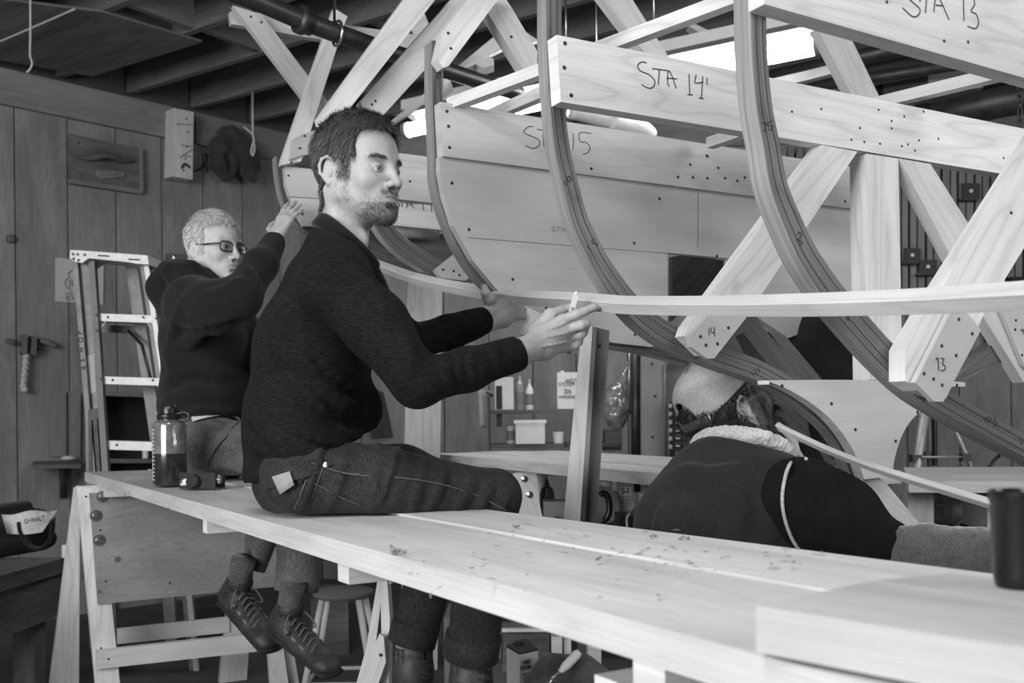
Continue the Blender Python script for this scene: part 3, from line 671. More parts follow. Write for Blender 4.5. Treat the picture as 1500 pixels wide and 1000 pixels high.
pen('lettering', 13, z(1050, 0, 3.333, [[(990, 10), (990, -25), (950, -45), (930, -15), (965, 20), (990, 45), (985, 72), (955, 82), (905, 38)], [(1000, -30), (1060, -20)], [(1025, -25), (1017, 65)], [(1058, 60), (1075, -20), (1133, 97)], [(1068, 25), (1105, 30)],
    [(1203, -35), (1205, 103)], [(1215, -10), (1245, -15), (1258, 20), (1240, 55), (1265, 70), (1277, 110), (1262, 140), (1222, 128)]]), m13, w=0.0024)
pen('lettering', 13, z(1050, 450, 3.333, [[(1068, 258), (1078, 248), (1082, 310)], [(1090, 250), (1108, 252), (1100, 275), (1115, 290), (1108, 308), (1092, 308)]]), m13, off=0.012, w=0.0022)
# --- station 16 and 17
m16 = thing('boat_mould', 'small mould beam behind the seated man\'s face', 'mould', 'station moulds of the boat', S(16, 580, 250))
plate('cross_beam', 16, [(534, 218), (690, 237), (690, 303), (534, 286)], LUM, PINE2, m16, grain=BB)
plate('upper_brace', 16, [(528, 149), (665, -5), (705, -5), (626, 98), (562, 168), (532, 162)], LUM, PINE, m16, grain=S(16, 660, 0) - S(16, 540, 150))
plate('gusset_plate', 16, [(638, 395), (676, 365), (702, 397), (681, 411), (647, 407)], 0.024, PLY, m16, off=0.02)
plate('stay', 16, [(681, 411), (702, 400), (755, 430), (745, 445), (690, 425)], 0.02, PINE2, m16, off=-0.02)
screws(16, [(649, 395), (664.5, 397), (691, 391.5), (677.5, 381), (673, 403)], m16, 0.02)
screws(16, [(600.5, 265.5), (704, 412)], m16)
screws(16, [(550, 148), (545, 153)], m16)
m17 = thing('boat_mould', 'farthest station mould marked STA 17, touched by the man with glasses', 'mould', 'station moulds of the boat', S(17, 470, 280))
plate('upper_board', 17, [(417, 244), (690, 268), (690, 302), (425, 288), (419, 270)], 0.03, PLY, m17, grain=BB)
plate('plywood_panel', 17, [(425, 289), (690, 303), (690, 341), (560, 328), (500, 332), (445, 331), (434, 312)], 0.03, PINE2, m17, off=-0.005, grain=BB)
plate('upper_brace', 17, [(489, 12), (509, 24), (503, 40), (441, 236), (411, 242), (413, 232)], 0.03, PINE, m17, off=0.032, grain=S(17, 500, 20) - S(17, 425, 240))
plate('upper_brace', 17, [(341, 8), (383, 21), (484, 154), (476, 188), (440, 138)], 0.03, PINE2, m17, off=0.0, grain=S(17, 360, 10) - S(17, 470, 160))
plate('tie_board', 17, [(337, 17), (345, 14), (660, 58), (660, 80), (471, 58), (339, 35)], 0.03, PINE2, m17, off=-0.04, grain=S(17, 640, 60) - S(17, 340, 20))
plate('gusset_plate', 17, [(428, 205), (440, 198), (462, 190), (462, 224), (440, 228), (424, 234)], 0.012, PLY, m17, off=0.045)
plate('gusset_plate', 17, [(421, 240), (460, 218), (438, 216), (432, 240)], 0.012, PLY, m17, off=0.02)
screws(17, [(367.5, 24.5), (383, 32.5), (427, 238), (439, 217), (446, 199), (422.5, 257), (443, 313.5)], m17, 0.047, 0.0045)
pen('lettering', 17, z(400, 200, 5, [[(925, 470), (905, 478), (922, 495), (925, 510), (903, 515)], [(925, 472), (955, 470)], [(943, 475), (945, 515)], [(978, 525), (985, 470), (1003, 475), (1030, 525)], [(985, 500), (1018, 502)],
    [(1090, 478), (1105, 540)], [(1135, 490), (1190, 505)], [(1160, 480), (1160, 548)]]), m17, off=-0.005 + 0.0005, w=0.0035)
plate('long_brace', 16, [(466, 172), (598, -10), (645, -10), (513, 158), (524, 200), (480, 215)], LUM, PINE, m16, off=0.06, grain=S(16, 620, 0) - S(16, 490, 170))
prism('tie_board', [P(x, y, 4.1) for x, y in ((560, 190), (575, 175), (728, 50), (760, 40), (790, 60), (744, 68), (674, 102), (600, 165))], (0, 0.03, 0), PINE2, m17)
prism('tie_block', [P(x, y, 4.05) for x, y in ((674, 103), (686, 92), (715, 83), (723, 86), (723, 95), (708, 100), (697, 94))], (0, 0.08, 0), PINE2, m17)
prism('upper_brace', [P(x, y, 4.2) for x, y in ((600, 38), (620, 15), (628, 35), (668, 140), (655, 150))], (0, 0.03, 0), PINE2, m17)
# --- laminated frames (swept rectangular sections)
def frame(label, st, path, off, wid, deep, parent=None, name='laminated_rib', mat=RIBW, edgemat=RIBE, nsub=8):
    """path in pixels on station plane; wid list = moulded width; deep = fore-and-aft thickness"""
    pts = catmull([S(st, x, y, off) for x, y in path], nsub); m = len(pts)
    ws = np.interp(np.linspace(0, 1, m), np.linspace(0, 1, len(wid)), wid)
    V = []; Fc = []; UV = []; u = 0; us = []
    for i, p in enumerate(pts):
        d = (pts[min(i + 1, m - 1)] - pts[max(i - 1, 0)]).normalized(); s_ = d.cross(AA).normalized()
        if i: u += (pts[i] - pts[i - 1]).length
        us.append(u); w = ws[i] / 2
        V += [p + s_ * w, p - s_ * w, p - s_ * w + AA * deep, p + s_ * w + AA * deep]
    mats = []
    for i in range(m - 1):
        a = i * 4; b = a + 4
        for k in range(4):
            k2 = (k + 1) % 4; Fc.append((a + k, a + k2, b + k2, b + k))
            v0, v1 = (0, ws[i]) if k % 2 == 0 else (0.5, 0.5 + deep)
            UV += [(us[i], v0), (us[i], v1), (us[i + 1], v1), (us[i + 1], v0)]; mats.append(0 if k % 2 == 0 else 1)
    Fc.append((0, 3, 2, 1)); UV += [(0, 0), (0, .04), (.04, .04), (.04, 0)]; e = (m - 1) * 4; Fc.append((e, e + 1, e + 2, e + 3)); UV += [(0, 0), (0, .04), (.04, .04), (.04, 0)]; mats += [0, 0]
    o = mk('lamination', V, Fc, mat, uvs=UV); o.data.materials.append(edgemat)
    for p_, mi in zip(o.data.polygons, mats): p_.material_index = mi
    bm = bmesh.new(); bm.from_mesh(o.data); bmesh.ops.recalc_face_normals(bm, faces=bm.faces)
    bmesh.ops.bevel(bm, geom=[e_ for e_ in bm.edges if e_.calc_face_angle(0) > 0.8], offset=0.002, segments=1, affect='EDGES'); bm.to_mesh(o.data); bm.free()
    t = thing(name, label, 'frame', 'laminated frames of the boat', pts[0]); adopt(o, t)
    # glue line of the laminations
    gl = []
    for f_ in (-0.22, 0.2):
        gl.append([pts[i] - AA * 0.0004 + (pts[min(i + 1, m - 1)] - pts[max(i - 1, 0)]).normalized().cross(AA).normalized() * ws[i] * f_ for i in range(m)])
    ribbon('glue_line', gl, -AA, 0.0012, BLACKM, t, lift=0.0003)
    return t
F14 = [(812, -40), (812, 60), (817, 155), (824, 215), (834, 260), (850, 320), (868, 360), (884, 390), (912, 430), (945, 466), (990, 496), (1050, 521), (1110, 542), (1160, 568), (1205, 604), (1238, 646), (1258, 702)]
f14 = frame('dark laminated frame crossing in front of the STA 15 mould, numbers 10 and 15', 14, F14, -0.038, [0.040, 0.040, 0.042, 0.047, 0.054, 0.054, 0.05, 0.04], 0.040)
F13 = [(1112, -40), (1113, 60), (1120, 150), (1131, 210), (1142, 270), (1163, 325), (1187, 375), (1224, 430), (1257, 470), (1302, 520), (1352, 566), (1420, 608), (1500, 652), (1580, 695)]
f13 = frame('nearest dark laminated frame sweeping to the lower right corner, numbers 7.5 to 10.5', 13, F13, -0.038, [0.034, 0.036, 0.040, 0.044, 0.050, 0.050, 0.048, 0.046], 0.045)
F15 = [(641, 60), (641, 120), (642, 160), (644, 220), (646, 270), (664, 330), (695, 388), (735, 430), (785, 462), (860, 495), (950, 512), (1010, 528)]
f15 = frame('slim dark laminated frame along the rim of the STA 15 mould', 15, F15, -0.038, [0.034, 0.034, 0.03, 0.028, 0.026, 0.026, 0.026], 0.05)
F16 = [(534, 165), (536, 230), (545, 290), (562, 330), (592, 362), (632, 388), (690, 415), (745, 436)]
f16 = frame('dark laminated frame curving below the seated man\'s chin', 16, F16, -0.038, [0.045, 0.05, 0.06, 0.06, 0.05], 0.04)
F17 = [(411, 228), (414, 262), (424, 300), (448, 330), (490, 352), (540, 372), (600, 392), (650, 402)]
f17 = frame('farthest laminated frame at the stern beside the raised hand', 17, F17, -0.03, [0.035, 0.035, 0.035, 0.04, 0.05], 0.05)
pen('lettering', 14, z(600, 140, 3.333, [[(755, 415), (762, 440)], [(775, 392), (768, 408), (778, 420), (788, 405), (775, 392)], [(868, 728), (878, 752)], [(905, 700), (890, 705), (895, 722), (912, 720), (915, 735)]]), f14, off=-0.0375, w=0.0022)
pen('lettering', 14, z(680, 400, 3.333, [[(1022, 290), (1040, 305)], [(1035, 280), (1050, 285), (1040, 298), (1056, 296)]]), f14, off=-0.0375, w=0.002)
pen('lettering', 14, z(1050, 450, 3.333, [[(165, 315), (180, 335)], [(182, 305), (192, 312), (188, 325), (200, 325)], [(205, 290), (197, 298), (208, 305), (205, 315)]]), f14, off=-0.0375, w=0.002)
pen('lettering', 13, z(1050, 0, 3.333, [[(218, 600), (240, 600), (232, 645)], [(272, 590), (252, 598), (252, 615), (272, 612), (268, 632), (250, 632)]]), f13, off=-0.0375, w=0.0018)
pen('lettering', 13, z(1050, 200, 3.333, [[(392, 480), (405, 465), (412, 490), (398, 500), (415, 520), (405, 530)], [(630, 870), (645, 900)], [(650, 868), (640, 885)]]), f13, off=-0.0375, w=0.0018)
pen('lettering', 13, z(1050, 450, 3.333, [[(895, 300), (880, 300), (880, 318), (895, 312), (895, 300), (890, 330)], [(905, 318), (907, 320)], [(928, 285), (912, 290), (915, 303), (930, 305), (925, 320)],
    [(1312, 535), (1312, 560)], [(1325, 533), (1322, 555), (1335, 560), (1338, 540), (1325, 533)], [(1347, 560), (1349, 561)], [(1368, 540), (1355, 542), (1355, 555), (1367, 560), (1362, 578), (1350, 575)], [(1480, 645), (1492, 645), (1486, 670)]]), f13, off=-0.0375, w=0.0018)
pen('lettering', 15, z(400, 0, 5, [[(1197, 580), (1203, 530)], [(1215, 530), (1205, 555), (1218, 575), (1230, 545), (1215, 530)]]), f15, off=-0.0375, w=0.0025)
pen('lettering', 15, z(400, 200, 5, [[(1160, 235), (1152, 240), (1158, 258)], [(1150, 370), (1170, 390), (1192, 392)]]), m17, off=-0.8, w=0.003)
# --- dark timbers seen through and below the frames
kt = thing('centre_timbers', 'dark crossed timbers of the keel joint behind the numbered plate', 'timber', None, S(14, 1130, 510))
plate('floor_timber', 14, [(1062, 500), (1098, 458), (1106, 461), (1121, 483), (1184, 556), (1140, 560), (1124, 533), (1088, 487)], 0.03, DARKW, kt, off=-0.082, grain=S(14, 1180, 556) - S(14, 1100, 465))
plate('hole_shade_plate', 14, [(1052, 512), (1064, 492), (1098, 464), (1128, 505), (1140, 548), (1090, 536)], 0.006, BLACKM, kt, off=-0.083)  # black plate put in as the shade inside the triangular opening
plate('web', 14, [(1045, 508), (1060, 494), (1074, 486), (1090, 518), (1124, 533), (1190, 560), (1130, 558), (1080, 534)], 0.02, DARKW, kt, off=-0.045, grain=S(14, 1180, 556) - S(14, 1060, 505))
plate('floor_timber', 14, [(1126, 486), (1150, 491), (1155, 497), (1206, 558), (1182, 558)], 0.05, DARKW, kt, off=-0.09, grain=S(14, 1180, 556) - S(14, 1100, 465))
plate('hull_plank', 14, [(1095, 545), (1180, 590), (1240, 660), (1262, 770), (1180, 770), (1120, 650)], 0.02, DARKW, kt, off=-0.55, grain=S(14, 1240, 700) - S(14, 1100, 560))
plate('light_wedge', 14, [(1176, 592), (1182, 590), (1225, 640), (1243, 672), (1228, 670)], 0.02, RIBW, kt, off=-0.53, grain=S(14, 1240, 700) - S(14, 1100, 560))
o = plate('far_side_timber', 14, [(1417, 527), (1463, 499), (1482, 498), (1493, 516), (1400, 563), (1385, 560)], 0.04, RIBW, None, off=-0.03, grain=S(14, 1482, 505) - S(14, 1400, 555)); tag(o, 'short dark timber rising right of the plate marked 13', 'timber')
o = prism('leaning_stud', [P(x, y, 2.62) for x, y in ((1236, 668), (1295, 704), (1362, 784), (1325, 784), (1268, 708))], (0.01, 0.035, 0), PINE2, grain=P(1357, 777, 2.6) - P(1268, 706, 2.6)); tag(o, 'slanting pine stud rising behind the fleece sleeve', 'stud')
ss = thing('stern_shelf', 'dark planking and boards inside the stern below the STA 17 lettering', 'planking', None, S(17, 600, 360))
plate('plank', 17, [(520, 336), (700, 345), (720, 372), (680, 412), (600, 398), (520, 365)], 0.02, DARKW, ss, off=-0.12, grain=BB)
plate('plank', 17, [(470, 334), (540, 350), (620, 396), (560, 392), (480, 360)], 0.02, DARKW, ss, off=-0.05, grain=BB)
tube('roller', [S(17, 560, 336, -0.08), S(17, 640, 342, -0.08)], 0.028, GREYP, ss, n=14)
o = tag(plate('lower_mould_piece', 15, [(985, 376), (1005, 372), (1085, 385), (1085, 470), (1060, 470), (1010, 440), (985, 470)], 0.02, BENCHOLD, None, off=-0.45), 'dark worn panel seen through the opening cut in the STA 15 mould', 'panel')
# --- rails laid along the boat on the beams
def rail(a, b, ya, yb, label, w=0.03, h=0.032):
    o = bar('rail', P(a[0], a[1], ya), P(b[0], b[1], yb), w, h, PINE); tag(o, label, 'batten', 'thin battens laid over the mould beams'); return o
rail((660, 154), (1078, -2), 2.66, 2.15, 'long pale batten sloping up from the STA 15 board to the middle frame', 0.03, 0.03)
rail((722, 168), (800, 135), 3.0, 2.7, 'short pale batten on the STA 15 board left of the second frame')
rail((1285, 152), (1520, 95), 2.75, 2.45, 'pale batten lying on the STA 14 beam at upper right', 0.032, 0.03)
rail((1040, 210), (1105, 188), 2.95, 2.8, 'short pale batten end between STA 14 and STA 15 beams', 0.03, 0.03)
# --- the long fairing batten held by the seated man
bp_ = [S(17, 500, 366), S(17, 556, 389, 0.03), S(16, 628, 413, 0.03), S(15, 745, 433, 0.03), P(840, 440, 2.30), P(885, 444, 2.17), P(930, 447, 2.09), P(1060, 448, 1.87), S(13, 1200, 446, 0.03), P(1350, 441, 1.48), P(1500, 433, 1.30), P(1600, 427, 1.19)]
BPATH = catmull(bp_, 6)
def batten(name, path, hw, hh, rot, mat, label):
    V = []; Fc = []; UV = []; u = 0; m = len(path); us = []
    for i, p in enumerate(path):
        d = (path[min(i + 1, m - 1)] - path[max(i - 1, 0)]).normalized(); s_ = d.cross(Vector((0, 0, 1))).normalized(); t = s_.cross(d)
        if i: u += (p - path[i - 1]).length
        us.append(u); r_ = rot[0] + (rot[1] - rot[0]) * i / m; c, s2 = math.cos(r_), math.sin(r_)
        a = s_ * c + t * s2; b = t * c - s_ * s2
        V += [p + a * hw + b * hh, p - a * hw + b * hh, p - a * hw - b * hh, p + a * hw - b * hh]
    for i in range(m - 1):
        a = i * 4; b = a + 4
        for k in range(4):
            Fc.append((a + k, a + (k + 1) % 4, b + (k + 1) % 4, b + k)); UV += [(us[i], .1 * k), (us[i], .1 * k + .03), (us[i + 1], .1 * k + .03), (us[i + 1], .1 * k)]
    Fc += [(0, 3, 2, 1), ((m - 1) * 4, (m - 1) * 4 + 1, (m - 1) * 4 + 2, (m - 1) * 4 + 3)]; UV += [(0, 0), (0, .02), (.02, .02), (.02, 0)] * 2
    o = mk(name, V, Fc, mat, uvs=UV); bm = bmesh.new(); bm.from_mesh(o.data); bmesh.ops.recalc_face_normals(bm, faces=bm.faces)
    bmesh.ops.bevel(bm, geom=[e_ for e_ in bm.edges if e_.calc_face_angle(0) > 0.8], offset=0.0015, segments=1, affect='EDGES'); bm.to_mesh(o.data); bm.free()
    return tag(o, label, 'batten')
batten('fairing_batten', BPATH, 0.0145, 0.0145, (1.0, 0.8), PINE2, 'long pale fairing batten bent along the frames and held by the seated man')
# thin spline held by the man in the cap
batten('thin_spline', catmull([P(1140, 625, 2.42), P(1215, 660, 2.2), P(1290, 688, 1.95), P(1400, 722, 1.7), P(1500, 752, 1.5), P(1560, 770, 1.42)], 5), 0.010, 0.0055, (0.9, 0.6), PINE2, 'thin flexible wooden strip held by the man in the cap')
# ------------------------------------------------------------------ near bench of planks
ZB = H - 0.198
A0, A1 = PZ(124, 691, ZB), PZ(971, 920, ZB); B0, B1 = PZ(217, 688.5, ZB), PZ(1195, 866, ZB); C0, C1 = PZ(338, 700.5, ZB), PZ(1400, 838, ZB)
ext = lambda a, b, t: a + (b - a) * t
PD_ = ((A1 - A0).normalized() + (B1 - B0).normalized()).normalized(); PN_ = Vector((-PD_.y, PD_.x, 0))   # along towards camera, across (away)
if PN_.dot(B0 - A0) < 0: PN_ = -PN_
T = Vector((0, 0, -0.038))
o = prism('bench_plank', [A0, ext(A0, A1, 1.35), ext(B0, B1, 1.3) - PN_ * 0.002, B0 - PN_ * 0.002], T, BENCHW, grain=PD_, bevel=0.003)
tag(o, 'near pale plank of the long bench, its bright edge facing us', 'plank', 'planks of the near bench')
nedge = (A1 - A0).normalized().cross(Vector((0, 0, 1))); nedge = nedge if nedge.y < 0 else -nedge
for kx, ky, kr in ((183, 723, .006), (188, 722, .004), (247, 745, .005), (345, 785, .006), (356, 786, .004), (631, 872, .004), (430, 812, .003)):
    lathe('knot', on_plane(kx, ky, A0 + nedge * .0003, nedge), [(0, 0), (kr, 0), (kr, .0005), (0, .0006)], BENCHOLD, o, n=12, axis=nedge)
up = Vector((0, 0, 0.004))
o = prism('bench_plank', [B0 + up + PN_ * 0.003 - PD_ * 0.02, ext(B0, B1, 1.3) + PN_ * 0.003 + up, ext(C0, C1, 1.25) + up, C0 - PD_ * 0.45 + up - PN_ * 0.02], T - up, BENCHW, grain=PD_, bevel=0.003)
tag(o, 'far pale plank of the long bench, under both seated men', 'plank', 'planks of the near bench')
ZO = ZB + 0.042
O = [PZ(1107, 887, ZO), PZ(1500, 948, ZO), PZ(1500, 884.5, ZO), PZ(1275, 851, ZO)]
e2 = lambda a, b: a + (b - a) * 1.35
o = prism('bench_plank', [O[0], e2(O[0], O[1]), e2(O[3], O[2]) - PN_ * .002, O[3] - PN_ * .002], (0, 0, -0.038), LAPW, grain=O[1] - O[0], bevel=0.003)
tag(o, 'blurred near plank lapped on top of the bench at lower right', 'plank', 'lapped planks at lower right')
o = prism('bench_plank', [O[3] + PN_ * .003, e2(O[3], O[2]) + PN_ * .003, PZ(1560, 858, ZO), PZ(1392, 839, ZO)], (0, 0, -0.037), LAPW, grain=O[1] - O[0], bevel=0.003)
tag(o, 'far plank lapped on the bench, under the dark mug', 'plank', 'lapped planks at lower right')
cn = 0
for px, py, lab in ((158, 712, 'small pine cleat under the far left end of the bench'), (253, 760, 'pine cleat under the bench in front of the plywood panel'), (449, 824, 'pine cleat under the bench above the hanging shoes'), (940, 958, 'pine cleat under the bench at the bottom edge')):
    q = PZ(px, py, ZB - 0.038); t = (q - A0).dot(PD_)
    base = A0 + PD_ * t; base.z = ZB - 0.058
    off = (q - base).dot(PN_)
    o = bar('bench_cleat', base + PN_ * (0.012), base + PN_ * 0.5, 0.04 if px < 400 else 0.05, 0.038, PINE)
    tag(o, lab, 'cleat', 'cleats under the near bench')
# ------------------------------------------------------------------ left sawhorse (in a plane across the boat)
QSH = P(143, 884, 3.72)
def SH(px, py, off=0.0): return on_plane(px, py, QSH - AA * off, AA)
def shp(name, pts, th, mat, parent, off=0.0, grain=None): return prism(name, [SH(x, y, off) for x, y in pts], AA * th, mat, parent, grain=grain)
h1 = thing('sawhorse', 'pine sawhorse with a plywood side panel and three washered bolts', 'sawhorse', 'sawhorses', SH(150, 990))
shp('side_panel', [(131, 722), (420, 716), (424, 857), (143, 885)], 0.012, PLYW, h1, 0.0, BB)
shp('leg', [(113, 714), (146, 716), (183, 1070), (146, 1070)], 0.038, PINE, h1, -0.013, (0, 0, 1))
o_ = prism('leg', [SH(109, 714, -0.055), SH(117, 714, -0.055), SH(130, 1070, -0.055) + AA * 0.35, SH(80, 1060, -0.055) + AA * 0.35], -BB * 0.0 + AA * 0.036 - BB * 0.0, PINE, h1, grain=(0, 0, 1))
shp('top_rail', [(112, 712), (430, 705), (430, 716), (112, 724)], 0.036, PINE, h1, -0.015, BB)
shp('lower_rail', [(141, 953), (376, 928), (417, 946), (404, 951), (141, 980)], 0.03, PINE2, h1, 0.012, BB)
shp('leg', [(333, 892), (368, 892), (357, 1070), (315, 1070)], 0.036, PINE2, h1, -0.30, (0, 0, 1))
shp('lower_rail', [(172, 921), (336, 903), (336, 926), (172, 943)], 0.02, PINE2, h1, -0.29, BB)
shp('leg', [(393, 948), (415, 946), (432, 1070), (402, 1070)], 0.03, PINE2, h1, -0.012, (0, 0, 1))
shp('leg', [(417, 946), (429, 948), (450, 1070), (434, 1070)], 0.03, PINE2, h1, -0.05, (0, 0, 1))
for x, y in ((150, 727), (140.5, 755), (145, 791)):
    c = SH(x, y, 0.0)
    w_ = lathe('washer', c, [(0.0, 0), (0.0215, 0), (0.0215, 0.003), (0.008, 0.0035)], STEEL, h1, n=24, axis=-AA)
    lathe('bolt', c, [(0.013, 0.003), (0.0125, 0.008), (0.008, 0.012), (0, 0.0125)], STEEL, h1, n=18, axis=-AA)
for x, y, r in ((172.5, 819, 0.011), (146, 866, 0.007)):
    lathe('knot', SH(x, y, 0.0005), [(0, 0), (r, 0), (r, 0.0006), (0, 0.0006)], BENCHOLD, h1, n=16, axis=-AA)
for x, y in ((155, 851), (159, 965), (148, 949), (126, 727), (249, 854), (147, 776)): screw(SH(x, y, 0.0 if y != 965 and y != 949 else 0.012), -AA, h1, 0.004)
# middle sawhorse half hidden under the bench
h2 = thing('sawhorse', 'old splintered sawhorse legs standing left of the dark boots', 'sawhorse', 'sawhorses', P(545, 1000, 2.9))
def pp3(name, pts, Y, th, mat, parent, grain=None, vec=(0, 1, 0)): return prism(name, [P(x, y, Y) for x, y in pts], Vector(vec) * th, mat, parent, grain=grain)
pp3('leg', [(557, 850), (567, 850), (571, 905), (569, 1080), (556, 1080), (559, 940)], 2.9, 0.08, PINE, h2, (0, 0, 1))
pp3('leg', [(553, 850), (562, 850), (551, 935), (524, 1080), (500, 1080), (536, 950)], 2.98, 0.02, PINE2, h2, (0.2, 0, 1))
pp3('brace', [(556, 928), (562, 932), (565, 970), (527, 1080), (485, 1080)], 2.86, 0.02, PINE2, h2, (0.4, 0, 1))
screw(P(557.5, 959, 2.858), (0, -1, 0), h2, 0.005)
# right sawhorse at the bottom edge under the bench
h3 = thing('sawhorse', 'sawhorse top beam and legs under the bench at the bottom edge', 'sawhorse', 'sawhorses', P(945, 1000, 1.5))
hb = PZ(960, 962, ZB - 0.079) if False else None
q = A0 + PD_ * ((PZ(940, 930, ZB - 0.04) - A0).dot(PD_)); q.z = ZB - 0.12
bar('top_beam', q - PN_ * 0.0 + PN_ * 0.015, q + PN_ * 0.62, 0.04, 0.08, PINE, h3)
for s_ in (0.10, 0.5):
    for w_ in (-1, 1):
        a = q + PN_ * s_ + PD_ * 0.03 * w_; bar('leg', a, Vector((a.x, a.y, 0)) + PD_ * 0.22 * w_, 0.09, 0.03, PINE, h3, up=PN_)
# ------------------------------------------------------------------ far bench and its prop
ZF = H - 0.165
fb = [PZ(628, 661, ZF), PZ(690, 669, ZF), PZ(954, 692, ZF), PZ(1100, 708, ZF), PZ(1180, 680, ZF), PZ(990, 670, ZF), PZ(700, 655, ZF), PZ(640, 657, ZF)]
fbn = thing('far_bench', 'long pale bench running below the boat on its far side', 'bench', loc=PZ(900, 690, ZF))
dv = (PZ(954, 692, ZF) - PZ(690, 669, ZF)); L_ = dv.normalized(); pn = Vector((-L_.y, L_.x, 0)); pn = pn if pn.y > 0 else -pn
e0 = PZ(633, 664, ZF)
for i, (w0, w1, dz) in enumerate(((0, .20, 0), (.205, .43, 0.003), (.435, .66, 0.0))):
    a = e0 + pn * w0 + Vector((0, 0, dz)); b = a + L_ * 2.3
    prism('plank', [a, b, b + pn * (w1 - w0), a + pn * (w1 - w0)], T, PINE, fbn, grain=L_, bevel=0.003)
for t in (0.75, 2.2):
    a = e0 + L_ * t; a.z = ZF - 0.058; bar('cleat', a + pn * 0.02, a + pn * 0.6, 0.05, 0.038, PINE, fbn)
for t in (0.5, 2.0):
    for s_ in (0.08, 0.55):
        a = e0 + L_ * t + pn * s_; a.z = ZF - 0.077; bar('leg', a, Vector((a.x, a.y, 0)), 0.038, 0.089, PINE2, fbn, up=L_)
# the white bolted panel of its trestle
prism('trestle_panel', [P(x, y, 3.9) for x, y in ((752, 693), (776, 690), (786, 690), (790, 735), (798, 775), (767, 775), (757, 740))], (0, 0.02, 0), PINE, fbn)
for x, y in ((768, 701), (775.5, 724)):
    lathe('bolt', P(x, y, 3.9), [(0.014, 0), (0.013, 0.006), (0, 0.012)], STEEL, fbn, n=14, axis=(0, -1, 0))
prop = thing('boat_prop', 'leaning prop of two boards, one white one dark, holding up the boat', 'prop', loc=P(850, 640, 2.6))
pa, pb = P(861, 478, 2.62), P(838, 792, 2.55)
prism('pale_board', [P(852, 478, 2.60), P(868, 478, 2.60), P(845, 840, 2.52), P(818, 840, 2.52)], Vector((0.022, 0.085, 0)), PINE, prop, grain=pb - pa)
prism('dark_board', [P(868, 478, 2.66), P(893, 484, 2.66), P(869, 840, 2.6), P(845, 840, 2.6)], (0.0, 0.038, 0), wood('prop_board', 0.13, contrast=0.3, rings=10, knots=0.5, pore=0.2), prop, grain=pb - pa)
for x, y, Y in ((829, 652, 2.56), (839, 513, 2.6)): screw(P(x, y, Y - .004), (0, -1, 0), prop, 0.005)
screw(P(878, 507, 2.655), (0, -1, 0), prop, 0.005)
pst = thing('wall_post', 'pale square stud standing behind the seated man\'s forearm', 'stud', loc=P(605, 600, 4.3))
prism('stud', [P(597, 400, 4.3), P(611, 400, 4.3), P(603, 1010, 4.3), P(586, 1010, 4.3)], (0.10, 0.12, 0), PINE, pst, grain=(0, 0, 1))
# right hand table of pine boards
ZT = H - 0.226
tb_ = thing('pine_table', 'pale pine table top behind the hollow centre piece at right', 'table', loc=PZ(1420, 705, ZT))
a = PZ(1331, 704.5, ZT); b = PZ(1600, 705, ZT); c = PZ(1590, 683, ZT); d = PZ(1324, 684, ZT)
for i in range(3):
    f0, f1 = i / 3, (i + 1) / 3 - 0.006
    prism('plank', [a.lerp(d, f0), b.lerp(c, f0), b.lerp(c, f1), a.lerp(d, f1)], T, PINE, tb_, grain=b - a, bevel=0.003)
for q in ((1345, 3.5), (1345, 4.2), (1590, 3.5)):
    g0 = PZ(q[0], 720, ZT - .05); x_ = ray(q[0], 700).x * q[1]
    bar('leg', Vector((x_, q[1], ZT - 0.038)), Vector((x_, q[1], 0)), 0.09, 0.038, PINE2, tb_, up=(0, 1, 0))
bar('apron', PZ(1335, 712, ZT - 0.06) + Vector((0, .05, 0)), PZ(1595, 712, ZT - 0.06) + Vector((0, .05, 0)), 0.03, 0.04, PINE2, tb_)
# ------------------------------------------------------------------ things on the near bench
wbt = thing('water_bottle', 'clear water bottle half full of dark liquid on the bench', 'bottle', loc=PZ(249, 711, ZB + .004))
b0 = Vector(wbt.location)
LIQ = plain('dark_liquid', 0.02, rough=0.15, var=0.0, coat=0.6)
BOT = plain('bottle_plastic', 0.20, rough=0.12, var=0.25, scale=40, coat=0.5, metal=0.35)
lathe('lower_body', b0, [(0.0, 0), (0.042, 0), (0.048, 0.006), (0.0495, 0.015), (0.0495, 0.098), (0, 0.098)], LIQ, wbt, n=36)
lathe('upper_body', b0, [(0.0495, 0.098), (0.0495, 0.178), (0.046, 0.19), (0.036, 0.197), (0.032, 0.199), (0.032, 0.205), (0, 0.205)], BOT, wbt, n=36)
lathe('cap', b0, [(0.0, 0.2), (0.036, 0.2), (0.037, 0.203), (0.037, 0.214), (0.033, 0.217), (0.027, 0.218), (0.027, 0.238), (0.024, 0.243), (0.0, 0.243)], BLACKP, wbt, n=28)
tube('strap', catmull([b0 + Vector((0.02, -.01, .214)), b0 + Vector((0.05, -.01, .222)), b0 + Vector((0.062, -.01, .212)), b0 + Vector((0.058, -.01, .198)), b0 + Vector((0.03, -.01, .2))], 5), 0.004, BLACKP, wbt, n=8)
sc = []
for i in range(14):
    zz = 0.02 + i * 0.0115
    for th0, th1 in ((-2.55, -2.28),):
        sc.append([b0 + Vector((math.cos(t) * 0.0503, math.sin(t) * 0.0503, zz)) for t in (th0, (th0 + th1) / 2, th1)])
sc.append([b0 + Vector((math.cos(-2.55) * 0.0503, math.sin(-2.55) * 0.0503, zz)) for zz in (0.02, 0.1695)])
ribbon('graduation', sc, Vector((math.cos(-2.4), math.sin(-2.4), 0)), 0.0028, WHITEP, wbt, lift=0.0)
wst = []
for i in range(9):
    zz = 0.025 + i * 0.017
    wst.append([b0 + Vector((math.cos(-2.9) * 0.0503, math.sin(-2.9) * 0.0503, zz)), b0 + Vector((math.cos(-2.9) * 0.0503, math.sin(-2.9) * 0.0503, zz + 0.012))])
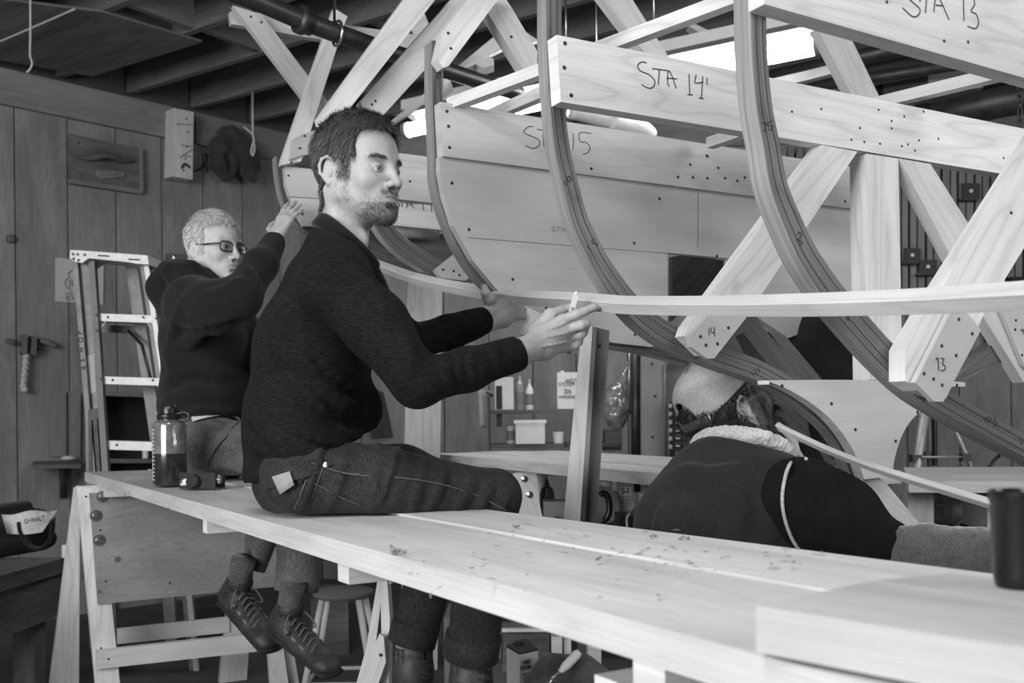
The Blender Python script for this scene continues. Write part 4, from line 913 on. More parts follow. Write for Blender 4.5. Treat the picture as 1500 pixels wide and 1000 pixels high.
ribbon('brand_mark', wst, Vector((math.cos(-2.9), math.sin(-2.9), 0)), 0.010, WHITEP, wbt, lift=0.0002)
cl = thing('block_plane', 'small black hand tool lying beside the water bottle', 'hand tool', loc=PZ(291, 716, ZB + .004))
c0 = Vector(cl.location); dx = Vector((0.98, -0.17, 0)).normalized(); dy = Vector((0.17, 0.98, 0)).normalized(); zz = Vector((0, 0, 1))
bar('side_cheek', c0 - dx * 0.058 + zz * 0.024, c0 + dx * 0.052 + zz * 0.024, 0.004, 0.046, BLACKM, cl)
bar('side_cheek', c0 - dx * 0.05 + dy * .05 + zz * 0.021, c0 + dx * 0.056 + dy * .05 + zz * 0.021, 0.004, 0.042, BLACKM, cl)
bar('sole', c0 - dx * 0.058 + dy * .025 + zz * 0.003, c0 + dx * 0.056 + dy * .025 + zz * 0.003, 0.05, 0.005, BLACKM, cl)
lathe('knob', c0 - dx * 0.012 - dy * .006 + zz * .022, [(0, -.012), (.014, -.012), (.021, 0), (.018, .012), (0, .02)], BLACKM, cl, n=18, axis=-dy + zz * .2)
lathe('brass_screw', c0 - dx * 0.042 - dy * .004 + zz * .02, [(0, -.01), (.012, -.008), (.013, .002), (.008, .006), (0, .007)], STEEL, cl, n=16, axis=-dy)
tube('lever', [c0 - dx * .05 - dy * .008 + zz * .014, c0 - dx * .03 - dy * .008 + zz * .016], 0.0045, WHITEP, cl, n=8)
lathe('end_knob', c0 + dx * .058 + dy * .01 + zz * .026, [(0, -.006), (.008, -.006), (.013, 0), (.008, .006), (0, .006)], STEEL, cl, n=14, axis=dx)
# wood shavings scattered on the planks
def curl(px, py, size, label, top=0.0, turns=1.2, seed=0):
    r_ = random.Random(seed); c = PZ(px, py, ZB + top); a0 = r_.uniform(0, 6.28); w = size * 0.5; V = []; Fc = []; n = 14
    dirv = Vector((math.cos(a0), math.sin(a0), 0)); side = Vector((-dirv.y, dirv.x, 0))
    for i in range(n):
        t = i / (n - 1); th = t * turns * 6.28; rr = size * (0.25 + 0.2 * t)
        p = c + dirv * (rr * math.sin(th) + size * (t - .5) * 1.1) + Vector((0, 0, rr * (1 - math.cos(th)) * 0.7 + 0.0015)) + side * size * 0.4 * math.sin(t * 5 + seed)
        V += [p - side * w * 0.5, p + side * w * 0.5 + Vector((0, 0, 0.001))]
        if i: k = len(V); Fc.append((k - 4, k - 3, k - 1, k - 2))
    o = mk('wood_shaving', V, Fc, SHAVE, smooth=True); return tag(o, label, 'wood shaving', 'wood shavings on the near bench')
curl(578, 812, 0.016, 'largest crumpled shaving near the middle of the bench edge', 0.0, 1.4, 3)
curl(590, 813, 0.012, 'crumpled shaving touching the largest shaving on its right', 0.0, 1.0, 8)
curl(756, 774, 0.010, 'small curled shaving in front of the seated man\'s knee', 0.004, 1.5, 5)
curl(876, 822, 0.010, 'curled shaving lying on the seam between the planks', 0.004, 1.3, 6)
curl(370, 718, 0.012, 'tiny dark shaving behind the black hand tool', 0.004, 0.9, 11)
curl(1202, 813, 0.012, 'pale curled shaving at the far plank edge below the vest', 0.004, 1.1, 12)
curl(957, 789, 0.010, 'left shaving at the far plank edge under the vest', 0.004, 0.9, 13)
curl(1002, 791, 0.012, 'ragged shaving at the far plank edge under the vest, right of another', 0.004, 1.2, 14)
rs = random.Random(4); V = []; Fc = []
for i in range(90):
    if i < 40: px, py = rs.uniform(930, 1180), rs.uniform(800, 840)
    elif i < 60: px, py = rs.uniform(700, 950), rs.uniform(775, 815)
    else: px, py = rs.uniform(560, 1000), rs.uniform(770, 880)
    c = PZ(px, py, ZB + .0052); s_ = rs.uniform(.001, .004); a_ = rs.uniform(0, 3.1); k = len(V)
    for j in range(4):
        t = a_ + j * 1.57; q = Vector((math.cos(t) * s_ * (2.2 if j % 2 else .6), math.sin(t) * s_ * (2.2 if j % 2 else .6), 0)); q.rotate(Matrix.Rotation(a_, 3, 'Z')); V.append(c + q + Vector((0, 0, rs.uniform(0, .001))))
    V.append(c + Vector((0, 0, .0018)))
    for j in range(4): Fc.append((k + j, k + (j + 1) % 4, k + 4))
o = mk('sawdust_bits', V, Fc, SHAVE); tag(o, 'fine sawdust and tiny chips scattered over the bench planks', 'sawdust', kind='stuff')
# dark mug at the right edge
mg = thing('mug', 'dark enamel mug standing on the planks at the right edge', 'mug', loc=PZ(1497, 860, ZO))
m0 = Vector(mg.location)
s_ = ray(1500, 800).x - ray(1450, 800).x; R_ = s_ * m0.y * 0.86
MUGM = plain('dark_enamel', 0.006, rough=0.3, var=0.3, scale=20, coat=0.1, spec=.3)
lathe('body', m0, [(0, 0.0), (R_ * .8, 0), (R_ * .86, .004), (R_ * .9, .012), (R_ * .97, .075), (R_ * 1.05, .080), (R_ * 1.06, .085), (R_ * .98, .087), (R_ * .9, .075), (R_ * .8, .01), (0, .008)], MUGM, mg, n=40)
tube('handle', catmull([m0 + Vector((R_ * .95, 0, .07)), m0 + Vector((R_ * 1.5, 0, .072)), m0 + Vector((R_ * 1.6, 0, .04)), m0 + Vector((R_ * .95, 0, .015))], 5), .005, MUGM, mg, n=8)
o = lathe('mug_spoon', m0 + Vector((R_ * .5, -R_ * .3, .086)), [(0, 0), (.005, 0), (.005, .006), (0, .006)], STEEL, mg, n=10)
o.name = 'rivet'
# ------------------------------------------------------------------ step ladder by the left wall
ld = thing('step_ladder', 'weathered step ladder with pale treads standing by the left wall', 'ladder', loc=P(170, 690, 4.45))
LY = 4.45
def q4(name, pts, Y, th, mat, parent, grain=None): return prism(name, [P(x, y, Y) for x, y in pts], (0, th, 0), mat, parent, grain=grain, bevel=0.0015)
q4('rear_rail', [(183, 386), (200, 386), (246, 700), (262, 1010), (246, 1010), (228, 700)], LY + 0.18, 0.03, ALUD, ld, (0, 0, 1))
q4('rear_rail', [(122, 386), (134, 386), (140, 700), (146, 1010), (132, 1010), (126, 700)], LY + 0.45, 0.03, ALUD, ld, (0, 0, 1))
fr_ = q4('front_rail', [(107, 378), (137, 382), (158, 700), (174, 1010), (152, 1010), (133, 700)], LY, 0.03, ALUD, ld, (0, 0, 1))
q4('rail_flange', [(106, 378), (113, 378), (140, 700), (157, 1010), (150, 1010), (132, 700)], LY - 0.025, 0.03, ALUD, fr_ and ld, (0, 0, 1))
q4('rail_flange', [(129, 380), (138, 382), (159, 700), (176, 1010), (168, 1010), (150, 700)], LY - 0.028, 0.03, MIDP, ld, (0, 0, 1))
q4('front_rail', [(205, 385), (216, 385), (262, 700), (292, 1010), (280, 1010), (250, 700)], LY, 0.05, ALUD, ld, (0, 0, 1))
q4('rail_flange', [(210, 385), (217, 385), (264, 700), (294, 1010), (286, 1010), (257, 700)], LY - 0.012, 0.012, ALU, ld, (0, 0, 1))
for y0, y1, x0, x1, dep in ((459, 470, 142, 226, 0.09), (551, 562, 149, 240, 0.09), (645, 658, 155, 254, 0.09), (742, 756, 160, 268, .09), (842, 856, 165, 276, .09)):
    a = P(x0, (y0 + y1) / 2, LY); b = P(x1, (y0 + y1) / 2 + 3, LY); h_ = (y1 - y0) * LY / F
    a.y += 0.04; b.y += 0.04; t_ = bar('tread', a, b, dep, h_, ALU, ld)
    for x in (x0 + 16, x1 - 16): screw(P(x, (y0 + y1) / 2, LY - .006), (0, -1, 0), ld, 0.006)
for (a, b) in (((146, 483), (155, 471)), ((215, 471), (226, 486))):
    tube('tread_brace', [P(a[0], a[1], LY), P(b[0], b[1], LY)], 0.005, ALU, ld, n=6)
q4('rear_crossbar', [(144, 475), (213, 478), (215, 490), (145, 486)], LY + 0.2, 0.01, ALUD, ld)
tube('spreader', [P(188, 484, LY + .15), P(208, 505, LY + .1), P(222, 560, LY + .02)], 0.008, BLACKPIPE, ld, n=6)
cp = q4('top_cap', [(103, 366), (123, 367), (216, 374), (218, 387), (200, 386), (190, 384), (130, 378), (120, 385), (110, 383), (102, 378)], LY - 0.06, 0.17, ALU, ld, (1, 0, 0))
for x0, x1, y in ((143, 160, 374.5), (188, 205, 380)):
    q4('slot', [(x0, y - 1.5), (x1, y - .5), (x1, y + 1.5), (x0, y + .5)], LY - 0.0615, 0.002, BLACKM, ld)
for x, y in ((107, 372), (114, 372.5), (124, 373), (108, 379), (115, 381)): screw(P(x, y, LY - .061), (0, -1, 0), ld, 0.006)
for i, (x, y) in enumerate(((141, 461), (142, 484), (148, 555), (229, 466), (233, 489))): screw(P(x, y, LY - .03 if x < 200 else LY - .013), (0, -1, 0), ld, 0.006)
q4('label', [(127, 521), (138, 518), (141, 574), (130, 578)], LY - 0.002, 0.001, PAPER, ld)
q4('tie_cord', [(129, 600), (143, 598), (145, 612), (134, 615), (135, 690), (130, 690)], LY - 0.03, 0.012, BLACKPIPE, ld)
q4('tie_cord', [(136, 615), (142, 612), (147, 690), (142, 690)], LY - 0.03, 0.012, BLACKPIPE, ld)
for ch_, x, y in (('A', 121, 543), ('S', 119, 531), ('H', 117.5, 517), ('O', 116.8, 503), ('P', 115.5, 491)):
    text('lettering', ch_, P(x + 4.5, y - 1, LY - 0.028), (0.05, 0, 1) if ch_ != 'A' else (0.05, 0, 1), (0, -1, 0), 0.030, INK, ld)
# ------------------------------------------------------------------ on the left wall
def wp(name, pts, th, mat, parent=None, off=0.0, grain=None): return prism(name, [onL(x, y, off + th) for x, y in pts], -W1N * th, mat, parent, grain=grain)
pl = thing('wooden_plaque', 'square wooden board with a worn hollow hung high on the left wall', 'board', loc=onL(155, 240))
wp('board', [(103, 196), (207, 218), (208, 281), (103, 265)], 0.03, OLDPLY, pl, 0.012, W1)
wp('edge_strip', [(204, 217), (209, 218), (210, 282), (205, 281)], 0.034, TRIMW, pl, 0.012, (0, 0, 1))
wp('edge_strip', [(103, 262), (208, 278), (208, 284), (103, 268)], 0.032, TRIMW, pl, 0.012, W1)
hp = [onL(112, 229, .052), onL(128, 232, .06), onL(145, 229, .085), onL(160, 228, .085), (onL(180, 235, .07)), onL(196, 235, .05)]
tube('handle', catmull(hp, 5), [0.008 + 0.012 * math.sin(i / 25 * 3.14) for i in range(26)], BENCHOLD, pl, n=10)
wp('name_strip', [(141, 249), (183, 252), (183, 258), (148, 262), (141, 257)], 0.012, TRIMW, pl, 0.042, W1)
ribbon('lettering', [[onL(x, y, .056) for x, y in st_] for st_ in (((148, 252), (149, 256)), ((151, 253), (153, 255), (151, 256.5)), ((155, 253), (157, 256)), ((160, 251), (163, 254), (160, 257)), ((166, 254), (168, 257), (170, 254)), ((173, 252), (173, 257)), ((176, 253), (179, 256)))], W1N, 0.003, INK, pl)
screw(onL(116, 209.5, .043), W1N, pl, 0.006)
bk2 = thing('cleat_block', 'upright wooden block with marks fixed high on the wall beside the gloves', 'block', loc=onL(270, 240))
wp('block', [(254, 158), (284, 164), (282, 263), (252, 258)], 0.10, PINE2, bk2, 0.03, (0, 0, 1))
MARKS = z(0, 0, 3.745, [[(968, 680), (1060, 685)], [(990, 795), (1055, 805)], [(985, 865), (1055, 820)], [(1000, 850), (1055, 862)]])
ribbon('marks', [[onL(x, y, .132) for x, y in st_] for st_ in MARKS], W1N, 0.004, INK, bk2)
for x, y in ((275.5, 193), (274, 215), (272, 232), (269, 250), (273, 174)): screw(onL(x, y, .131), W1N, bk2, 0.006)
o = tube('wire_hook', catmull([onL(266, 247, .135), onL(270, 240, .14), onL(276, 243, .14), onL(282, 250, .1), onL(297, 246, .05), onL(303, 232, .03), onL(300, 224, .03)], 6), 0.006, BLACKPIPE, n=6); tag(o, 'thin bent wire curling right from the marked wooden block', 'wire')
# gloves hanging on the wall
gv = Sdf(0.03)
def gl(st, rads, off=0.09):
    gv.chain([onL(x, y, off) for x, y in st], rads)
gl([(333, 196), (322, 215), (322, 240), (330, 258)], [0.045, 0.06, 0.065, 0.04]); gl([(333, 196), (345, 205), (338, 240), (336, 256)], [0.045, 0.05, 0.045, 0.035])
gvb = Sdf(0.025)
gvb.chain([onL(x, y, .12) for x, y in ((340, 192), (350, 208), (358, 228), (364, 250), (370, 262))], [0.04, 0.05, 0.055, 0.05, 0.03])
gvb.chain([onL(x, y, .12) for x, y in ((352, 198), (368, 225), (376, 245))], [0.035, 0.045, 0.03])
gvb.cap(onL(364, 248, .17), onL(374, 262, .17), 0.022, 0.022, 's')
gv.cap(onL(333, 230, .14), onL(340, 250, .14), 0.022, 0.02, 's')
GLV = fabric('glove_cloth', 0.035, streak=0.2)
o = sdf_obj('work_glove', gv, 0.012, GLV); tag(o, 'left of the two dark gloves hanging high on the wall', 'glove', 'gloves on the wall')
o = sdf_obj('work_glove', gvb, 0.012, GLV); tag(o, 'right of the two dark gloves, folded and hanging lower', 'glove', 'gloves on the wall')
# paper sheet with lettering
pa_ = thing('paper_sheet', 'white paper sheet pinned to the wall behind the ladder', 'paper', loc=onL(115, 410))
wp('sheet', [(81, 377), (152, 385), (151, 446), (81, 441)], 0.002, PAPER, pa_, 0.008)
DD = z(0, 200, 3.333, [[(355, 650), (335, 668), (338, 690), (322, 700), (318, 715), (325, 735), (345, 745)], [(340, 700), (343, 735)], [(350, 695), (355, 730)], [(330, 790), (322, 770), (330, 762), (343, 768), (335, 782), (345, 795), (330, 800), (325, 785)], [(350, 770), (360, 800)], [(348, 752), (352, 765)]])
ribbon('lettering', [[onL(x, y, .0105) for x, y in st_] for st_ in DD], W1N, 0.005, INK, pa_)
br_ = thing('wall_bracket', 'dark bracket strip on the wall behind the grey-haired man', 'bracket', loc=onL(265, 382))
wp('strip', [(246, 371), (284, 372), (284, 391), (246, 390)], 0.03, BENCHOLD, br_, 0.01)
for x in (256, 281): lathe('bolt', onL(x, 377, .041), [(0, 0), (.017, 0), (.017, .004), (.008, .006), (.008, .012), (0, .012)], STEEL, br_, n=16, axis=W1N)
# wooden hand screw clamp with a rope tassel
kc = thing('hand_screw_clamp', 'dark wooden hand screw clamp hanging on the left wall', 'clamp', loc=onL(44, 505))
wp('jaw', [(34, 489), (41, 490), (40, 519), (33, 517)], 0.06, BENCHOLD, kc, 0.02, (0, 0, 1)); wp('jaw', [(48, 492), (54, 493), (53, 521), (46, 519)], 0.06, BENCHOLD, kc, 0.02, (0, 0, 1))
tube('screw_rod', [onL(20, 501, .06), onL(36, 506, .06), onL(58, 512, .06)], 0.007, BLACKPIPE, kc, n=8); tube('screw_rod', [onL(40, 495, .05), onL(60, 499, .05)], 0.007, BLACKPIPE, kc, n=8)
tube('handle', [onL(8, 498.5, .06), onL(12, 499, .06), onL(20, 501.5, .06), onL(24, 503, .06)], [0.008, 0.015, 0.014, 0.007], BENCHOLD, kc, n=10)
tube('handle', [onL(58, 498, .05), onL(63, 499.5, .05), onL(78, 505, .05), onL(84, 508, .05)], [0.007, 0.014, 0.016, 0.01], BENCHOLD, kc, n=10)
rp = thing('rope_tassel', 'pale frayed rope end hanging from the wooden clamp', 'rope', loc=onL(38, 545))
for k in range(2):
    tube('strand', [onL(39 - i * .25 + 2.2 * math.sin(i * .9 + k * 3.14), 518 + i * 2.5, .05 + .008 * math.cos(i * .9 + k * 3.14)) for i in range(21)], 0.011, ROPE, rp, n=7)
tube('frayed_end', [onL(35, 565, .05), onL(36, 570, .05), onL(34, 574, .05)], [0.013, 0.022, 0.018], ROPE, rp, n=8)
o = lathe('wall_hook', onL(15, 350, 0.004), [(0, 0), (.025, 0), (.022, .02), (.012, .03), (0, .03)], BENCHOLD, n=14, axis=W1N); tag(o, 'round dark peg on the left wall above the clamp', 'peg')
# small shelf with bracket
sh_ = thing('small_shelf', 'small dark shelf with a bracket low on the left wall', 'shelf', loc=onL(90, 676))
prism('board', [onL(50, 675, 0.0), onL(118, 674, 0.0), onL(118, 680, .22), onL(46, 680, .22)], (0, 0, -0.022), BENCHOLD, sh_)
prism('bracket', [onL(87, 680, .005), onL(94, 680, .15), onL(91, 730, .02), onL(87, 730, .005)], W1 * 0.03, BLACKPIPE, sh_)
lathe('pinecone_bit', onL(100, 672, .12), [(0, 0), (.04, 0), (.03, .015), (0, .02)], PINE2, sh_, n=10)
sh_.children[-1].name = 'lid'
for (pts, lab) in ((((75, 573), (97, 574), (97, 668), (75, 668)), 'left of two short pale battens behind the small shelf'), (((101, 575), (118, 575), (118, 672), (103, 672)), 'right of two short pale battens behind the small shelf')):
    o = wp('wall_batten', pts, 0.02, TRIMW, None, 0.004, (0, 0, 1)); tag(o, lab, 'batten', 'short wall battens')
cb = thing('open_cabinet', 'low dark open cabinet on the wall behind the ladder treads', 'cabinet', loc=onL(190, 620))
wp('top_board', [(150, 572), (246, 576), (246, 583), (150, 579)], 0.20, TRIMW, cb, 0.004)
wp('back', [(150, 580), (246, 584), (246, 700), (150, 700)], 0.01, BLACKM, cb, 0.004)
wp('side', [(150, 580), (154, 580), (154, 700), (150, 700)], 0.18, BENCHOLD, cb, 0.004)
wp('shelf', [(150, 672), (246, 672), (246, 678), (150, 678)], 0.18, BENCHOLD, cb, 0.004)
o = lathe('jar', onL(213, 671, .12), [(0, 0), (.018, 0), (.018, .045), (.012, .05), (0, .05)], WHITEP, n=14); tag(o, 'tiny pale jar on the cabinet shelf behind the bottle', 'jar')
# ------------------------------------------------------------------ old workbench at the left edge with the tool bag
wk = thing('old_workbench', 'scarred old wooden workbench at the lower left edge', 'workbench', loc=P(40, 860, 4.2))
ZW = P(60, 828, 4.0).z
wa = PZ(98, 816, ZW); wd = (PZ(-10, 846, ZW) - wa); wd.z = 0; wd.normalize(); wn = Vector((wd.y, -wd.x, 0)); wn = wn if wn.y > 0 else -wn
for i in range(3):
    a = wa + wn * (i * .2) + Vector((0, 0, 0)); prism('top_plank', [a, a + wd * 2.5, a + wd * 2.5 + wn * .197, a + wn * .197], (0, 0, -0.06), BENCHOLD, wk, grain=wd, bevel=0.004)
prism('apron', [wa + Vector((0, 0, -.06)) + wn * .02, wa + wd * 2.5 + Vector((0, 0, -.06)) + wn * .02, wa + wd * 2.5 + Vector((0, 0, -.24)) + wn * .02, wa + Vector((0, 0, -.24)) + wn * .02], wn * 0.04, BENCHOLD, wk, grain=wd)
for t in (0.12, 2.2): bar('leg', wa + wd * t + wn * .1 + Vector((0, 0, -.06)), (wa + wd * t + wn * .1) * Vector((1, 1, 0)), .09, .09, BENCHOLD, wk, up=wd)
bg = thing('tool_bag', 'black tool bag with a pale band, its name printed on the front', 'bag', 'bags', PZ(30, 800, ZW))
fr0 = PZ(-20, 822, ZW); fr1 = PZ(88, 803, ZW); bx = (fr1 - fr0); bx.z = 0; bl = bx.length; bx.normalize(); bn = Vector((-bx.y, bx.x, 0)); bn = bn if bn.y > 0 else -bn
def bagp(u, w, h): return fr0 + bx * (u * bl) + bn * w + Vector((0, 0, h))
bs = Sdf(0.04)
bh = (822 - 742) * fr0.y / F
bs.slab(bagp(.12, .10, .05), bagp(.9, .10, .05), (.11, .06), (.11, .06), bn); bs.slab(bagp(.05, .10, bh * .55), bagp(.90, .10, bh * .6), (.10, .05), (.085, .05), bn); bs.slab(bagp(.02, .10, bh - .03), bagp(.75, .10, bh - .02), (.05, .025), (.04, .02), bn)
bagm = fabric('bag_black', 0.012, streak=.3); bago = sdf_obj('body', bs, 0.008, bagm, bg)
bandm = fabric('bag_band', 0.42, streak=.1, sx=(80, 80, 80))
hq = [bs.hit(x_, 775, 2.5) for x_ in (8, 30, 60)]; hq = [q.y for q in hq if q is not None]; YB = min(hq) if hq else fr0.y
def on_bag(px, py, push=0.004):
    q = bs.hit(px, py, 2.5); y_ = YB - push - .006 if q is None else min(max(q.y - push, YB - push - .012), YB + .035)
    return P(px, py, y_)
gridp = []
nx, ny = 14, 5
for j in range(ny):
    for i in range(nx):
        t = i / (nx - 1); s_ = j / (ny - 1)
        xt, yt = lerp(2, 84, t), lerp(753, 746, t) + 2 * math.sin(t * 9)
        xb, yb = lerp(10, 62, t), lerp(781, 779, t) + 2.5 * math.sin(t * 3.1)
        gridp.append(on_bag(lerp(xt, xb, s_), lerp(yt, yb, s_), 0.006))
mk('band', gridp, [(j * nx + i, j * nx + i + 1, (j + 1) * nx + i + 1, (j + 1) * nx + i) for j in range(ny - 1) for i in range(nx - 1)], bandm, smooth=True); adopt(bpy.data.objects['band'], bg)
q = P(36.5, 767, YB - .035); text('lettering', 'DeWALT', q, P(64, 762.5, YB - .035) - q, (-.05, -1, .05), 0.027, INK, bg, squash=.80, bold=.0008)
for sgn, (xa, xb) in enumerate((((27), (42)), ((74), (68)))):
    pass
tube('handle', catmull([on_bag(28, 764, .01), on_bag(31, 780, .012), on_bag(42, 797, .014), on_bag(57, 803, .016), on_bag(70, 795, .014), on_bag(76, 780, .012), on_bag(77, 762, .01)], 6), 0.021, bagm, bg, n=8, flat=.3)
cu = lathe('tape_roll', PZ(97, 817, ZW) + Vector((-.0, .03, 0)), [(0, 0), (.028, 0), (.03, .004), (.03, .05), (.026, .053), (.016, .053), (.016, .02), (0, .02)], WHITEP, n=20); tag(cu, 'small white roll on the workbench corner beside the sawhorse', 'roll')
# ------------------------------------------------------------------ stool, boxes under the bench
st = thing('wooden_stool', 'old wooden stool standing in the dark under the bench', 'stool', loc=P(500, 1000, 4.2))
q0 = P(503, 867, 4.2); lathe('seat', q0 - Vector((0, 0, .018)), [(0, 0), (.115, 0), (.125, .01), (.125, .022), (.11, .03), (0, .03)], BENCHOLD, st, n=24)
fz = Vector((0, 0, 0))
for dx_, dy_ in ((-.075, -.075), (.075, -.075), (-.075, .075), (.075, .075)):
    tube('leg', [q0 + Vector((dx_, dy_, -.02)), Vector((q0.x + dx_ * 1.9, q0.y + dy_ * 1.9, 0))], .014, PINE2, st, n=10)
for zz_ in (.33, .55):
    m = 1 + .9 * zz_ / q0.z
    for a, b in (((-.075, -.075), (.075, -.075)), ((.075, -.075), (.075, .075)), ((-.075, .075), (.075, .075)), ((-.075, -.075), (-.075, .075))):
        tube('rung', [Vector((q0.x + a[0] * m, q0.y + a[1] * m, q0.z - zz_ - .02)), Vector((q0.x + b[0] * m, q0.y + b[1] * m, q0.z - zz_ - .02))], .009, PINE2, st, n=8)
def boxy(name, x0, y0, x1, y1, Y, dep, mat, label, cat, group=None, parent=None):
    a = P(x0, y0, Y); b = P(x1, y1, Y); c = (a + b) / 2 + Vector((0, dep / 2, 0))
    o = box(name, c, abs(b.x - a.x), dep, abs(a.z - b.z), mat, parent)
    return tag(o, label, cat, group) if parent is None else o
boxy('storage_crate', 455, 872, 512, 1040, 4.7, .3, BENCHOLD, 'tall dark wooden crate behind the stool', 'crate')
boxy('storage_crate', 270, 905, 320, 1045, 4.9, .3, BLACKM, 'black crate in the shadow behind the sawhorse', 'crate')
boxy('cardboard_box', 650, 905, 735, 1060, 3.7, .3, MIDP, 'grey box behind the seated man\'s boots', 'box')
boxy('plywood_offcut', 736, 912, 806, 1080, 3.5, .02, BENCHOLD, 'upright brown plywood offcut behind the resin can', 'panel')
boxy('plywood_offcut', 735, 921, 800, 925, 3.45, .02, PINE, 'thin pale strip leaning above the resin can', 'strip')
boxy('pine_offcut', 808, 932, 825, 1080, 3.4, .05, PINE, 'pale upright offcut right of the resin can', 'offcut', 'upright offcuts')
boxy('pine_offcut', 826, 936, 838, 1080, 3.42, .05, PINE2, 'grey upright offcut between two pale ones under the bench', 'offcut', 'upright offcuts')
boxy('pine_offcut', 861, 945, 882, 1080, 3.4, .05, PINE, 'narrow pale offcut at the bottom near the brush handle', 'offcut', 'upright offcuts')
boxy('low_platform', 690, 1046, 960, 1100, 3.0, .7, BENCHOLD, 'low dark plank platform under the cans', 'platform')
rc_ = thing('resin_can', 'rectangular resin can lettered 205 under the bench', 'can', loc=P(765, 1045, 3.05))
cm = plain('can_paint', 0.36, rough=.45, var=.06)
a = P(762, 955, 3.05); 
cz0, cz1 = P(760, 1046, 3.05).z, P(760, 953, 3.05).z
pB = [P(761, 960, 3.0) * Vector((1, 1, 0)), P(788, 953, 3.05) * Vector((1, 1, 0))]; lx = P(742, 955, 3.1) * Vector((1, 1, 0)); rx = P(770, 950, 3.2) * Vector((1, 1, 0))
q_ = [pB[0], pB[1], rx, lx]
prism('body', [v + Vector((0, 0, cz0)) for v in q_], (0, 0, cz1 - cz0), cm, rc_, bevel=.004)
prism('top_rim', [v + Vector((0, 0, cz1)) for v in q_], (0, 0, .006), BLACKM, rc_, bevel=.001)
lathe('spout_cap', (q_[0] + q_[2]) / 2 + Vector((-.01, 0, cz1)), [(0, 0), (.014, 0), (.014, .018), (0, .018)], BLACKP, rc_, n=14)
fd = (pB[1] - pB[0]).normalized(); fn = Vector((fd.y, -fd.x, 0)); fn = fn if fn.y < 0 else -fn
for s__, xx, zz_, sz in (('WEST', .022, -.032, .017), ('SYSTEM', .006, -.048, .017), ('205', .02, -.075, .024)):
    text('lettering', s__, pB[0] + fd * xx * .6 + Vector((0, 0, cz1 + zz_)), fd, fn, sz, INK, rc_, squash=.7, bold=.0004)
bd = thing('paint_brush', 'pale handled brush leaning at the bottom edge', 'brush', loc=P(830, 975, 2.9))
tube('handle', [P(849, 954, 2.9), P(845, 958, 2.9), P(828, 976, 2.86), P(820, 984, 2.85)], [.009, .014, .013, .006], PINE, bd, n=10)
tube('ferrule', [P(820, 984, 2.85), P(795, 1008, 2.8)], [.005, .005], STEEL, bd, n=8)
gs = Sdf(.03); gs.chain([P(786, 1000, 2.95), P(810, 985, 2.95), P(850, 985, 2.95), P(890, 1002, 2.95)], [.04, .05, .05, .04])
o = sdf_obj('cloth_rag', gs, .01, fabric('rag_cloth', .06)); tag(o, 'dark crumpled rag at the bottom edge beside the brush', 'rag')
# ------------------------------------------------------------------ back wall: shelves and bottles
YS = 5.15
sa = thing('wall_shelf', 'upper dark shelf on the far wall carrying glue bottles', 'shelf', 'wall shelves', P(780, 602, YS))
box('board', P(812, 602.5, YS) + Vector((0, .12, 0)), .66, .26, .02, BENCHOLD, sa); 
for x in (727, 893): boxy('bracket', x, 606, x + 8, 625, YS + .1, .12, BENCHOLD, '', '', None, sa)
sb = thing('wall_shelf', 'lower dark shelf on the far wall with a white lidded box', 'shelf', 'wall shelves', P(780, 652, YS))
box('board', P(812, 652.5, YS) + Vector((0, .12, 0)), .66, .26, .02, BENCHOLD, sb)
def zat(py, Y=YS): return P(780, py, Y).z
zs1 = P(780, 602.5, YS).z + .01; zs2 = P(780, 652.5, YS).z + .01
def item(px, zbase, Y=YS + .05): r_ = ray(px, 600); return Vector((r_.x * Y, Y, zbase))
def m_(n): return n * (YS + .05) / F
jt = thing('squat_can', 'white can with a black label at the left end of the upper shelf', 'can', loc=item(739, zs1))
box('body', item(739, zs1) + Vector((0, 0, m_(24))), m_(27), .07, m_(47), WHITEP, jt, bevel=.006); box('label', item(731.5, zs1) + Vector((0, -.0355, m_(18))), m_(9), .002, m_(34), BLACKP, jt, bevel=0)
text('lettering', 'GLUE', item(735, zs1) + Vector((.03, -.036, m_(32))), (1, 0, 0), (0, -1, 0), .012, INK, jt) if False else None
def bottle(px, r, h, mat, label, nz=True):
    t = thing('glue_bottle', label, 'bottle', 'glue bottles on the shelf', item(px, zs1)); b = item(px, zs1)
    r = m_(r); h = m_(h)
    lathe('body', b, [(0, 0), (r * .95, 0), (r, .005), (r, h * .62), (r * .8, h * .7), (r * .45, h * .76), (0, h * .76)], mat, t, n=20)
    lathe('nozzle', b, [(r * .5, h * .74), (r * .5, h * .8), (r * .2, h * .84), (r * .12, h), (0, h)], WHITEP, t, n=14)
    lathe('label_band', b, [(r * 1.01, h * .15), (r * 1.015, h * .16), (r * 1.015, h * .5), (r * 1.01, h * .51)], MIDP, t, n=20)
bottle(762, 6.8, 50, GREYP, 'left glue bottle with a pointed nozzle on the upper shelf'); bottle(776, 6.0, 45, WHITEP, 'right glue bottle with a blunt tip on the upper shelf')
jc = thing('hardener_can', 'tall white hardener can on the shelf partly behind the prop', 'can', loc=item(836, zs1))
b = item(836, zs1); box('body', b + Vector((0, 0, m_(27))), m_(40), .10, m_(53), WHITEP, jc, bevel=.006); lathe('cap', b + Vector((-m_(12), 0, m_(53))), [(0, 0), (.012, 0), (.012, .012), (0, .012)], WHITEP, jc, n=14)
for s__, dx_, dz_, sz in (('WEST', -m_(9), m_(38), .030), ('SYSTEM', -m_(18), m_(33), .030), ('206', -m_(11), m_(22.5), .034), ('HARDENER', -m_(18), m_(15.5), .024)):
    text('lettering', s__, b + Vector((dx_, -.052, dz_)), (1, 0, 0), (0, -1, 0), sz, INK, jc, squash=.8, bold=.0)
